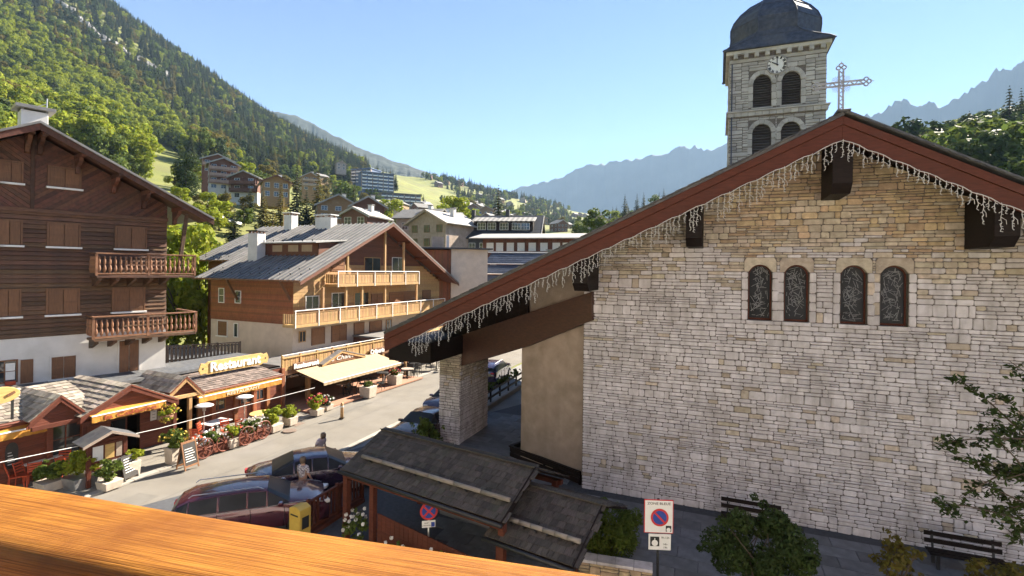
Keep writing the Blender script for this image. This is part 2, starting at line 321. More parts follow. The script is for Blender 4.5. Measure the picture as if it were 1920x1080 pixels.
for x, y, z in [(0,-60,0),(-60,-60,2),(60,-60,0),(-30,0,0),(30,0,0),(-25,40,0),(-18,60,0),(0,50,0),(0,80,0),(20,60,0),(45,30,0),(40,70,2),(60,100,12),
                (-45,20,2),(-60,40,8),(-70,5,10),(-120,0,30),(-300,0,140),(-300,-200,140),(300,0,60),(300,-200,60),(0,-250,0),
                (-1200,600,520),(-1200,1300,600),(-700,1500,430),(-200,1900,200),(500,1900,80),(300,1000,60),(500,700,70),(700,400,110),(700,1300,70)]:
    CP.append((x,y,z))
CP = np.array(CP)
def _phi(r2): return r2*np.log(r2+1e-9)*0.5
def _rbf():
    s = 300.0; P = CP[:,:2]/s; n = len(P)
    K = _phi(((P[:,None]-P[None])**2).sum(-1)) + np.eye(n)*2e-4
    A = np.zeros((n+3,n+3)); A[:n,:n] = K; A[:n,n] = 1; A[:n,n+1:] = P; A[n,:n] = 1; A[n+1:,:n] = P.T
    w = np.linalg.solve(A, np.concatenate([CP[:,2], [0,0,0]])); return P, w, s
_P, _w, _s = _rbf()
def hgt(x, y):
    x = np.atleast_1d(np.asarray(x, float)); y = np.atleast_1d(np.asarray(y, float))
    q = np.stack([x,y],-1)/_s; out = np.zeros(len(x))
    for i in range(0, len(x), 20000):
        k = q[i:i+20000]; r2 = ((k[:,None]-_P[None])**2).sum(-1)
        out[i:i+20000] = _phi(r2)@_w[:-3]+_w[-3]+k@_w[-2:]
    # gentle bumps that grow away from the village street, flat ground around the street itself
    d = np.hypot(x+4, (y-28)*0.8)
    f = np.clip((d-36)/40, 0, 1); f = f*f*(3-2*f)
    # the left bank rises sooner
    bank = np.clip((-x-27-0.32*(y-30))/16, 0, 1); bank = bank*bank*(3-2*bank)*(y > -20)
    f = np.maximum(f, bank)
    bumps = 1.2*np.sin(x*0.031+1.3)*np.cos(y*0.027)+0.6*np.sin(x*0.09)*np.sin(y*0.083+0.7)
    return np.where(f > 0, f*(out+bumps*np.clip(d/200,0,1.5)), 0.0)-0.03*(1-f)
def H1(x, y): return float(hgt(x,y)[0])
def axis_pts(lo, hi, near_lo, near_hi, step, grow):
    c = list(np.arange(near_lo, near_hi+1e-6, step)); v = near_hi; st = step
    while v < hi: st *= grow; v += st; c.append(v)
    v = near_lo; st = step
    while v > lo: st *= grow; v -= st; c.insert(0, v)
    return np.array(c)
gx = axis_pts(-4300, 4300, -160, 120, 4.0, 1.06); gy = axis_pts(-400, 4400, 0, 260, 4.0, 1.06)
XX, YY = np.meshgrid(gx, gy); Zt = hgt(XX.ravel(), YY.ravel())
far = np.clip((np.hypot(XX.ravel(), YY.ravel())-1800)/1500, 0, 1); Zt = Zt*(1-far)+far*(-30)
nx, ny = len(gx), len(gy)
idx = np.arange(nx*ny).reshape(ny,nx)
fs = np.stack([idx[:-1,:-1], idx[:-1,1:], idx[1:,1:], idx[1:,:-1]], -1).reshape(-1,4)
me = bpy.data.meshes.new('ground'); me.from_pydata(np.stack([XX.ravel(),YY.ravel(),Zt],-1).tolist(), [], fs.tolist())
def grass_mat():
    m = mat('grass', (0.19,0.20,0.036), (0.10,0.118,0.026), rough=0.95, scale=0.05, bump=0.5, bscale=1.5, dirt=(0.14,0.115,0.04), dirt_amt=0.6, dirt_scale=0.02, detail=8, bdist=0.3)
    return m
me.materials.append(grass_mat()); me.shade_smooth()
struct(link('ground', me))
def ridge(name, pts, depth, base, seed, m, rough=0.016, back=1.0, jag=0.045):
    """a mountain chain: control points (px, py, D) give its crest; flanks fall to the valley in front and behind"""
    rr = random.Random(seed); cr = [at(*p) for p in pts]; n = 260; crest = []
    L = [0]
    for i in range(1,len(cr)): L.append(L[-1]+(cr[i]-cr[i-1]).length)
    for k in range(n+1):
        t = L[-1]*k/n; i = min(max(j for j in range(len(L)) if L[j] <= t+1e-6), len(cr)-2); u = (t-L[i])/(L[i+1]-L[i])
        crest.append(cr[i].lerp(cr[i+1], u))
    rows = 70; vs = []; fs = []
    for j in range(-rows, rows//2+1):
        s = abs(j)/rows
        for k, c in enumerate(crest):
            d = Vector((c.x, c.y, 0)).normalized(); off = -s*depth if j < 0 else s*depth*back*2
            h = c.z-base
            q = Vector((c.x*0.0011+seed, c.y*0.0011, 0))
            fall = (1-s)**1.25 if j < 0 else (1-s*2)**1.25 if s < 0.5 else 0
            p = c+d*off*(-1 if False else 1)
            nn = mnoise.fractal(Vector((p.x*0.0028, p.y*0.0028, seed)), 0.9, 2.1, 7)
            rid = 0.7*abs(mnoise.noise(Vector((k*0.23+seed*3, s*1.6, 1.7))))+0.6*abs(mnoise.noise(Vector((k*0.61+seed, s*3, 4.2))))+0.4*abs(mnoise.noise(Vector((k*1.4+seed, s*7, 2.2))))
            amp = h*rough*min(1, s*7)
            z = base+h*fall+amp*(nn*1.5-rid*1.0)*(1 if s > 0 else 0)
            if j == 0: z += h*jag*mnoise.fractal(Vector((k*0.11, seed, 0)), 0.9, 2.0, 3)
            vs.append((p.x, p.y, z))
    w = n+1
    for j in range(rows+rows//2):
        for k in range(n): fs.append((j*w+k, j*w+k+1, (j+1)*w+k+1, (j+1)*w+k))
    me = bpy.data.meshes.new(name); me.from_pydata(vs, [], fs); me.materials.append(m); me.shade_smooth()
    return struct(link(name, me))
ridge('mountain_range', [(820,430,4620),(930,365,4554),(985,348,4554),(1020,342,4488),(1062,330,4488),(1085,312,4422),(1112,306,4356),(1135,308,4356),(1165,302,4290),(1200,296,4290),(1222,290,4224),(1250,288,4224),(1275,273,4158),(1290,280,4158),(1303,272,4158),(1322,284,4092),(1352,272,4092),(1420,250,4026),(1480,262,3960),(1560,290,3960),(1640,330,3894)], 950, -30, 3, G['mtn'], back=0.5)
ridge('mountain_massif', [(1480,300,3036),(1600,232,2970),(1640,214,2904),(1668,200,2904),(1690,186,2904),(1705,190,2838),(1735,200,2838),(1762,198,2838),(1800,180,2772),(1832,160,2772),(1868,140,2706),(1885,124,2706),(1905,126,2706),(1935,105,2640),(2000,95,2640),(2120,60,2574),(2300,120,2574)], 720, -30, 9, G['mtn'], back=0.5)
ridge('far_ridge', [(300,150,2100),(420,185,2100),(515,209,2100),(545,215,2100),(580,228,2100),(620,250,2050),(680,280,2000),(740,302,1950),(800,322,1900),(870,350,1850),(950,380,1800),(1040,420,1750)], 900, 60, 5, mat('wooded_ridge', (0.03,0.04,0.03), (0.017,0.024,0.018), rough=1, scale=0.03, bump=1.0, bdist=6), rough=0.03, back=0.6, jag=0.012)

# ------------------------------------------------------------------ trees: prototypes
def leaf_cloud(n, pts, size, rr, flat=0.35):
    """n leaf quads round the given centres (x,y,z,r); returns MB arrays"""
    c = np.array(pts, float); rg = np.random.default_rng(rr)
    w = c[:,3]**2; k = rg.choice(len(c), n, p=w/w.sum())
    d = rg.normal(size=(n,3)); d /= np.linalg.norm(d,axis=1)[:,None]
    rad = c[k,3]*(0.55+0.45*rg.random(n)**0.5)
    pos = c[k,:3]+d*rad[:,None]*np.array([1,1,0.85])
    nrm = d*0.9+rg.normal(size=(n,3))*0.55+np.array([0,0,flat]); nrm /= np.linalg.norm(nrm,axis=1)[:,None]
    t = np.cross(nrm, rg.normal(size=(n,3))); t /= np.linalg.norm(t,axis=1)[:,None]; b = np.cross(nrm, t)
    s = size*(0.6+0.8*rg.random(n))[:,None]; a = 0.75
    q = np.stack([pos-t*s, pos+b*s*a*0.8-t*s*0.1, pos+t*s, pos-b*s*a*0.8+t*s*0.15],1)
    return q.reshape(-1,3), np.arange(4*n).reshape(-1,4)
def mesh_np(name, vs, fs, m):
    me = bpy.data.meshes.new(name); me.vertices.add(len(vs)); me.vertices.foreach_set('co', vs.ravel())
    me.loops.add(fs.size); me.loops.foreach_set('vertex_index', fs.ravel().astype(np.int32))
    me.polygons.add(len(fs)); me.polygons.foreach_set('loop_start', np.arange(0,fs.size,fs.shape[1],dtype=np.int32)); me.polygons.foreach_set('loop_total', np.full(len(fs),fs.shape[1],np.int32))
    me.materials.append(m); me.update(); me.validate(); return me
def broad_mesh(seed, n, m, size, spread=0.36, lobes=22, base=0.22, tall=1.0):
    """crown of a unit-high broadleaf tree made of leaf clumps"""
    rr = random.Random(seed); pts = []
    for i in range(lobes):
        z = base+(1-base)*rr.random()**0.85; e = 1-((z-0.5*(1+base))/(0.55*(1-base)))**2
        rad = spread*max(0.12, e)**0.5*rr.uniform(0.35,1.0); t = rr.uniform(0,6.28)
        pts.append((rad*math.cos(t), rad*math.sin(t), z-0.06, rr.uniform(0.075,0.15)))
    vs, fs = leaf_cloud(n, pts, size, seed)
    vs[:,2] = np.clip(vs[:,2], 0.05, 1.2)*tall
    return mesh_np('crown', vs, fs, m), pts
def trunk_mesh(seed, pts, r0=0.025, top=0.75):
    mb = MB(); rr = random.Random(seed)
    mb.tube([(0,0,-0.03),(0.005,0.004,0.2),(rr.uniform(-.02,.02),rr.uniform(-.02,.02),0.45),(rr.uniform(-.03,.03),rr.uniform(-.03,.03),top)], [r0,r0*0.75,r0*0.5,r0*0.15], 7)
    for p in rr.sample(pts, min(7,len(pts))):
        z0 = max(0.16, p[2]-0.25); mb.tube([(0,0,z0),(p[0]*0.5,p[1]*0.5,z0+(p[2]-z0)*0.6),(p[0],p[1],p[2])], [r0*0.4,r0*0.25,r0*0.08], 5)
    return mb.mesh('trunk', G['bark'], smooth=True)
def conifer_mesh(seed, m, tiers=24, width=0.20, per=13, base=0.07, droop=0.35, quads=4, slim=1.0):
    rr = random.Random(seed); vs = []; fs = []
    for i in range(tiers):
        t = i/(tiers-1); z = base+(1.0-base)*t**0.95; L = width*(1-t)**0.85*rr.uniform(0.8,1.12)+0.008; L *= slim
        k = max(4, int(per*(1-t*0.6))); ph = rr.uniform(0,6.28)
        for j in range(k):
            a = ph+6.283*j/k+rr.uniform(-.25,.25); l = L*rr.uniform(0.65,1.15); ca, sa = math.cos(a), math.sin(a)
            d0 = rr.uniform(0.6,1.3)*droop; w = l*rr.uniform(0.16,0.30)+0.006
            for q in range(quads):
                u0, u1 = q/quads, (q+1)/quads
                r0, r1 = l*u0, l*u1; z0 = z+0.02-d0*l*u0**1.5+rr.uniform(-.004,.004); z1 = z+0.02-d0*l*u1**1.5-0.004
                w0 = w*(1-u0*0.55); w1 = w*(1-u1*0.75); tl = rr.uniform(-.5,.5)*w
                b = len(vs)
                vs += [(ca*r0-sa*w0, sa*r0+ca*w0, z0+tl*0.5), (ca*r0+sa*w0, sa*r0-ca*w0, z0-tl*0.5), (ca*r1*1.05+sa*w1, sa*r1*1.05-ca*w1, z1-tl), (ca*r1*1.05-sa*w1, sa*r1*1.05+ca*w1, z1+tl)]
                fs.append((b,b+1,b+2,b+3))
    return mesh_np('crown', np.array(vs), np.array(fs), m)
def ctrunk(r0=0.016):
    return MB().tube([(0,0,-0.03),(0,0,0.3),(0,0,0.97)], [r0,r0*0.75,r0*0.1], 7).mesh('trunk', G['bark'], smooth=True)
TREES = {}
def _trees():
    for key, m, n in (('lime','leaf_lime',2600),('mid','leaf_mid',2600),('dark','leaf_dark',2600),('olive','leaf_olive',2400)):
        for v in range(2):
            c, p = broad_mesh(11+len(TREES)*7+v, n, G[m], 0.030, spread=0.34, lobes=26)
            TREES[key+str(v)] = (c, trunk_mesh(v+3, p))
    for key, m in (('fir','needle'),('larch','needle_warm')):
        for v in range(2):
            TREES[key+str(v)] = (conifer_mesh(31+v+len(TREES), G[m], width=0.155 if v else 0.185), ctrunk())
    c, p = broad_mesh(77, 3600, G['leaf_dark'], 0.020, spread=0.13, lobes=34, base=0.06); TREES['poplar0'] = (c, trunk_mesh(5, p, 0.018))
_trees()
def tree(name, key, x, y, h, label, cat='tree', group=None, rz=None, w=1.0, z=None):
    c, t = TREES[key]; e = empty(name, (x, y, H1(x,y) if z is None else z), rnd.uniform(0,6.28) if rz is None else rz)
    for nm, me in (('trunk', t), ('crown', c)):
        o = link(nm, me, e); o.scale = (h*w, h*w, h)
    tag(e, label, cat, group); return e
def tree_px(name, key, px, ptop, pbot, D, label, **k):
    """a tree whose crown top and foot show at these pixel rows, at distance D"""
    p = at(px, ptop, D); zb = H1(p.x, p.y); return tree(name, key, p.x, p.y, max(1.5, p.z-zb), label, **k)

# ------------------------------------------------------------------ the wood on the hillside (one mass)
def inpoly(x, y, poly):
    c = np.zeros(len(x), bool); n = len(poly)
    for i in range(n):
        (x0,y0),(x1,y1) = poly[i], poly[(i+1)%n]
        if y0 == y1: continue
        t = ((y0 > y) != (y1 > y)) & (x < (x1-x0)*(y-y0)/(y1-y0)+x0); c ^= t
    return c
MEADOWS = [[(215,268),(330,288),(352,330),(330,350),(250,335),(190,300)],
           [(655,292),(720,306),(780,330),(850,366),(862,392),(800,386),(745,362),(690,325)],
           [(930,380),(975,372),(985,392),(945,396)]]
def wood():
    rg = np.random.default_rng(5); pts = []
    specs = []
    # candidates on jittered grids, finer near
    for x0,x1,y0,y1,st in ((-420,-20,60,420,6.2),(-900,120,420,1350,9.0),(90,420,60,520,7.5)):
        X, Y = np.meshgrid(np.arange(x0,x1,st), np.arange(y0,y1,st)); X = X.ravel()+rg.uniform(-st*.45,st*.45,X.size); Y = Y.ravel()+rg.uniform(-st*.45,st*.45,Y.size)
        Z = hgt(X,Y); specs.append(np.stack([X,Y,Z],-1))
    P = np.concatenate(specs)
    U = 960+960*P[:,0]/P[:,1]; V = 505-960*(P[:,2]-HC)/P[:,1]; D = np.hypot(P[:,0],P[:,1])
    keep = (U > -160) & (U < 2080) & (P[:,1] > 60)
    near_v = (U > 300) & (V > 318+(U-300)*0.10) & (U < 1140)         # the village slope is planted tree by tree
    keep &= ~((V > 345) & (U < 360)); keep &= ~((U < 1200) & near_v & (D < 640))
    hamlet = (U > 560) & (U < 1140) & (D > 600) & (V > 330)
    keep &= ~(hamlet & (rg.random(len(U)) > 0.33))
    for m in MEADOWS: keep &= ~inpoly(U, V, m)
    rockband = np.abs(V-(4+(U-95)*0.70)) < 8
    keep &= ~(rockband & (U > 80) & (U < 320) & (rg.random(len(U)) > 0.25))
    keep &= ~((U > 1180) & (U < 1640) & (rg.random(len(U)) > 0.3))
    P, U, V, D = P[keep], U[keep], V[keep], D[keep]
    n = len(P); kind = np.zeros(n, int); r = rg.random(n)
    cl = np.array([mnoise.noise(Vector((p[0]*0.012, p[1]*0.012, 3.1))) for p in P])
    line = 25+U*0.80                                   # above this line: conifers; below it: broadleaf
    lo = V > line+20*cl*3
    names = ['lime0','lime1','mid0','mid1','olive0','dark0','fir0','fir1','larch0']
    pr_lo = [0.30,0.30,0.16,0.12,0.03,0.04,0.03,0.02,0.0]; pr_hi = [0.03,0.03,0.07,0.06,0.05,0.08,0.32,0.30,0.06]; pr_mid = [0.08,0.08,0.14,0.12,0.16,0.12,0.14,0.10,0.06]
    mid = (V > line-70) & ~lo
    right = U > 1200
    for msk, pr in ((lo & ~right, pr_lo),(mid & ~right, pr_mid),(~lo & ~mid & ~right, pr_hi),(right, [0.0,0.03,0.2,0.2,0.1,0.25,0.12,0.1,0])):
        kind[msk] = rg.choice(9, msk.sum(), p=np.array(pr)/sum(pr))
    con = kind >= 6
    sc = np.where(con, rg.uniform(13,23,n), rg.uniform(10,16,n)*np.where(D < 340, 1.3, 1.0))
    col = bpy.data.collections.new('wood_kinds')
    for i, k in enumerate(names):
        c, t = TREES[k]; o = bpy.data.objects.new('%d_%s' % (i,k), c); col.objects.link(o)
    me = bpy.data.meshes.new('hillside_wood'); me.from_pydata((P-np.array([0,0,0.4])).tolist(), [], [])
    for an, typ, arr in (('kind','INT',kind.astype(np.int32)),('size','FLOAT',sc),('turn','FLOAT',rg.uniform(0,6.28,n))):
        a = me.attributes.new(an, typ, 'POINT'); a.data.foreach_set('value', arr)
    o = link('hillside_wood', me); tag(o, 'mixed wood of broadleaf trees and conifers covering the steep hillside', 'wood', kind='stuff')
    ng = bpy.data.node_groups.new('plant_wood', 'GeometryNodeTree'); ng.interface.new_socket('Geometry', in_out='INPUT', socket_type='NodeSocketGeometry'); ng.interface.new_socket('Geometry', in_out='OUTPUT', socket_type='NodeSocketGeometry')
    N = ng.nodes; L = ng.links; gi = N.new('NodeGroupInput'); go = N.new('NodeGroupOutput'); ip = N.new('GeometryNodeInstanceOnPoints'); ci = N.new('GeometryNodeCollectionInfo')
    ci.inputs['Collection'].default_value = col; ci.inputs['Separate Children'].default_value = True; ci.inputs['Reset Children'].default_value = True
    def attr(nm, typ):
        q = N.new('GeometryNodeInputNamedAttribute'); q.data_type = typ; q.inputs['Name'].default_value = nm; return q.outputs['Attribute']
    cx = N.new('ShaderNodeCombineXYZ'); L.new(attr('turn','FLOAT'), cx.inputs['Z'])
    L.new(gi.outputs[0], ip.inputs['Points']); L.new(ci.outputs[0], ip.inputs['Instance']); ip.inputs['Pick Instance'].default_value = True
    L.new(attr('kind','INT'), ip.inputs['Instance Index']); L.new(cx.outputs[0], ip.inputs['Rotation']); L.new(attr('size','FLOAT'), ip.inputs['Scale'])
    L.new(ip.outputs[0], go.inputs[0]); md = o.modifiers.new('plant_wood','NODES'); md.node_group = ng
    print('wood trees', n)
wood()
# pale rock band crossing the wood
def rock_band():
    mb = MB(); rr = random.Random(4)
    pts = [(92,0),(130,28),(165,62),(200,88),(235,108),(262,122),(290,138),(318,158)]
    for (a,b),(c,d) in zip(pts[:-1], pts[1:]):
        for k in range(7):
            t = (k+rr.random())/7; px, py = a+(c-a)*t, b+(d-b)*t; X, Z = ray(px, py)
            D = 300.0
            while D < 900 and HC+Z*D > H1(X*D, D): D += 8
            p = Vector((X*D, D, H1(X*D,D)+1)); r = rr.uniform(4,8.5)
            n = 6
            vs = []
            for ring, (rad, zz) in enumerate(((1,-0.5),(0.95,0.35),(0.45,0.95))):
                for j in range(n):
                    q = 6.283*j/n+ring*0.4; vs.append((p.x+r*rad*rr.uniform(.7,1.2)*math.cos(q), p.y+r*rad*rr.uniform(.7,1.2)*math.sin(q), p.z+r*zz*rr.uniform(.8,1.2)))
            fs = [(i*n+j, i*n+(j+1)%n, (i+1)*n+(j+1)%n, (i+1)*n+j) for i in range(2) for j in range(n)]+[tuple(2*n+j for j in range(n))]
            mb.add(vs, fs)
    o = mb.build('rock_outcrop', G['rock']); tag(o, 'pale band of bare rock running down through the hillside wood', 'rocks', kind='stuff')
rock_band()
# ------------------------------------------------------------------ air
def haze():
    o = bx('haze', -5400, 5400, -700, 5600, -60, 1400, None, None)
    m = bpy.data.materials.new('haze_air'); m.use_nodes = True; N = m.node_tree.nodes; N.clear()
    out = N.new('ShaderNodeOutputMaterial'); v = N.new('ShaderNodeVolumePrincipled'); v.inputs['Color'].default_value = (0.50,0.73,1.0,1); v.inputs['Density'].default_value = HAZE; v.inputs['Anisotropy'].default_value = 0.0
    m.node_tree.links.new(v.outputs[0], out.inputs['Volume'])
    o.data.materials.clear(); o.data.materials.append(m); tag(o, 'thin blue haze filling the valley', 'haze', kind='stuff')
HAZE = 0.000095
haze()
# ------------------------------------------------------------------ stone walls
def pack(a0, a1, z0, z1, cw, ch, seed, blocked=None, wmin=2, wmax=5, hs=(1,1,1,2,2,3)):
    """rubble courses: rectangles of different sizes that fill the wall; blocked(a,z) leaves openings free"""
    rr = random.Random(seed); nc = int((a1-a0)/cw); nr = int((z1-z0)/ch); cw = (a1-a0)/nc; ch = (z1-z0)/nr
    g = [[False]*nc for _ in range(nr)]
    if blocked:
        for r in range(nr):
            for c in range(nc): g[r][c] = blocked(a0+(c+.5)*cw, z0+(r+.5)*ch)
    out = []
    for r in range(nr):
        c = 0
        while c < nc:
            if g[r][c]: c += 1; continue
            w = rr.randint(wmin, wmax); h = rr.choice(hs)
            if h >= max(hs): w = max(w, wmin+1)
            k = 0
            while k < w and c+k < nc and not g[r][c+k]: k += 1
            w = k; rest = 0
            while c+w+rest < nc and not g[r][c+w+rest] and rest < wmin: rest += 1
            if rest < wmin: w += rest
            hh = 1
            while hh < h and r+hh < nr and all(not g[r+hh][c+i] for i in range(w)): hh += 1
            for i in range(hh):
                for j in range(w): g[r+i][c+j] = True
            out.append((a0+c*cw, a0+(c+w)*cw, z0+r*ch, z0+(r+hh)*ch)); c += w
    return out
def course(a0, a1, z0, z1, seed, cuts=(), free=None, band=(0.22,0.38), seg=(0.6,2.0), wr=(0.20,0.62), hr=(0.085,0.175)):
    """coursed rubble: bands broken into stretches, each stretch into rows of stones; free(za,zb) lists the spans between openings"""
    rr = random.Random(seed); out = []; edges = [z0]+sorted(c for c in cuts if z0 < c < z1)+[z1]; bands = []
    for lo, hi in zip(edges[:-1], edges[1:]):
        n = max(1, round((hi-lo)/rr.uniform(*band))); hs = [rr.uniform(0.75,1.25) for _ in range(n)]; t = sum(hs); z = lo
        for h in hs: bands.append((z, z+h*(hi-lo)/t)); z += h*(hi-lo)/t
    for za, zb in bands:
        for x, end in (free(za,zb) if free else [(a0,a1)]):
            while x < end-1e-6:
                L = rr.uniform(*seg)
                if end-(x+L) < 0.4: L = end-x
                H = zb-za; n = 1 if (rr.random() < 0.16 or H < 0.14) else max(1, round(H/rr.uniform(*hr)))
                k = [rr.uniform(0.7,1.3) for _ in range(n)]; t = sum(k); z = za
                for q in k:
                    h = q*H/t; xx = x
                    while xx < x+L-1e-6:
                        w = rr.uniform(*wr)*(1.0 if h < 0.2 else 0.85)
                        if x+L-(xx+w) < 0.15: w = x+L-xx
                        out.append((xx, xx+w, z, z+h)); xx += w
                    z += h
                x += L
    return out
def stone_geo(mb, poly, rr, proud, gap=0.011, jit=0.016, mi=0):
    if len(poly) < 3: return
    P = []
    n0 = len(poly)
    for i in range(n0):       # cut every corner a little, so that the outline is uneven
        p, q, s = Vector(poly[i-1]), Vector(poly[i]), Vector(poly[(i+1)%n0])
        k1 = min(0.05, (p-q).length*0.25)*rr.uniform(0.3,1); k2 = min(0.05, (s-q).length*0.25)*rr.uniform(0.3,1)
        P.append(q+(p-q).normalized()*k1); P.append(q+(s-q).normalized()*k2)
    c = sum(P, Vector((0,0)))/len(P); n = len(P)
    ring = []
    for p in P:
        d = p-c; gx = gap*0.55-rr.uniform(-jit, jit*0.5)*0.5; gz = gap-rr.uniform(-jit*0.6, jit*0.4)*0.6; ring.append(Vector((c.x+math.copysign(max(0.3*abs(d.x), abs(d.x)-gx), d.x), c.y+math.copysign(max(0.3*abs(d.y), abs(d.y)-gz), d.y))))
    pr = proud*rr.uniform(0.5,1.25); tx, tz = rr.uniform(-.03,.03), rr.uniform(-.04,.04); vs = []
    for y, k in ((0.05,0.0),(-pr*0.35,0.0),(-pr,0.022)):
        for p in ring:
            d = p-c; q = Vector((c.x+math.copysign(max(0.2*abs(d.x), abs(d.x)-k*0.7), d.x), c.y+math.copysign(max(0.2*abs(d.y), abs(d.y)-k*0.8), d.y)))
            vs.append((q.x, y+(0 if k == 0 else tx*d.x+tz*d.y+rr.uniform(-.006,.006)), q.y))
    fs = [(i*n+j, i*n+(j+1)%n, (i+1)*n+(j+1)%n, (i+1)*n+j) for i in range(2) for j in range(n)]
    fs.append(tuple(2*n+j for j in range(n)))
    mb.add(vs, fs, mi)
def lay(rects, parent, mats, name, seed, clips=(), proud=0.035, pick=None, nparts=300, see=None, gap=0.011, jit=0.016, xform=None):
    """set stones: the ones that show largest are single pieces, the rest one mass"""
    rr = random.Random(seed); polys = []
    for (a,b,z,t) in rects:
        p = [(a,z),(b,z),(b,t),(a,t)]
        for cl in clips: p = clip(p, *cl) if p else p
        if len(p) < 3: continue
        ar = abs(sum(p[i][0]*p[(i+1)%len(p)][1]-p[(i+1)%len(p)][0]*p[i][1] for i in range(len(p))))/2
        if ar < 0.003: continue
        cx = sum(q[0] for q in p)/len(p); cz = sum(q[1] for q in p)/len(p)
        w = see(cx, cz) if see else 1.0
        polys.append((ar*w, p, cx, cz))
    polys.sort(key=lambda t: -t[0]); rest = MB()
    for k, (ar, p, cx, cz) in enumerate(polys):
        mi = pick(cx, cz, rr) if pick else 0
        if k < nparts and ar > 0:
            mb = MB(); stone_geo(mb, p, rr, proud, gap, jit)
            if xform: mb.v = [tuple(xform @ Vector(v)) for v in mb.v]
            mb.build(name, mats[mi], parent, fix=False)
        else: stone_geo(rest, p, rr, proud, gap, jit, mi)
    if rest.v:
        if xform: rest.v = [tuple(xform @ Vector(v)) for v in rest.v]
        o = rest.build('small_'+name+'s', mats, parent, fix=False); o['kind'] = 'stuff'
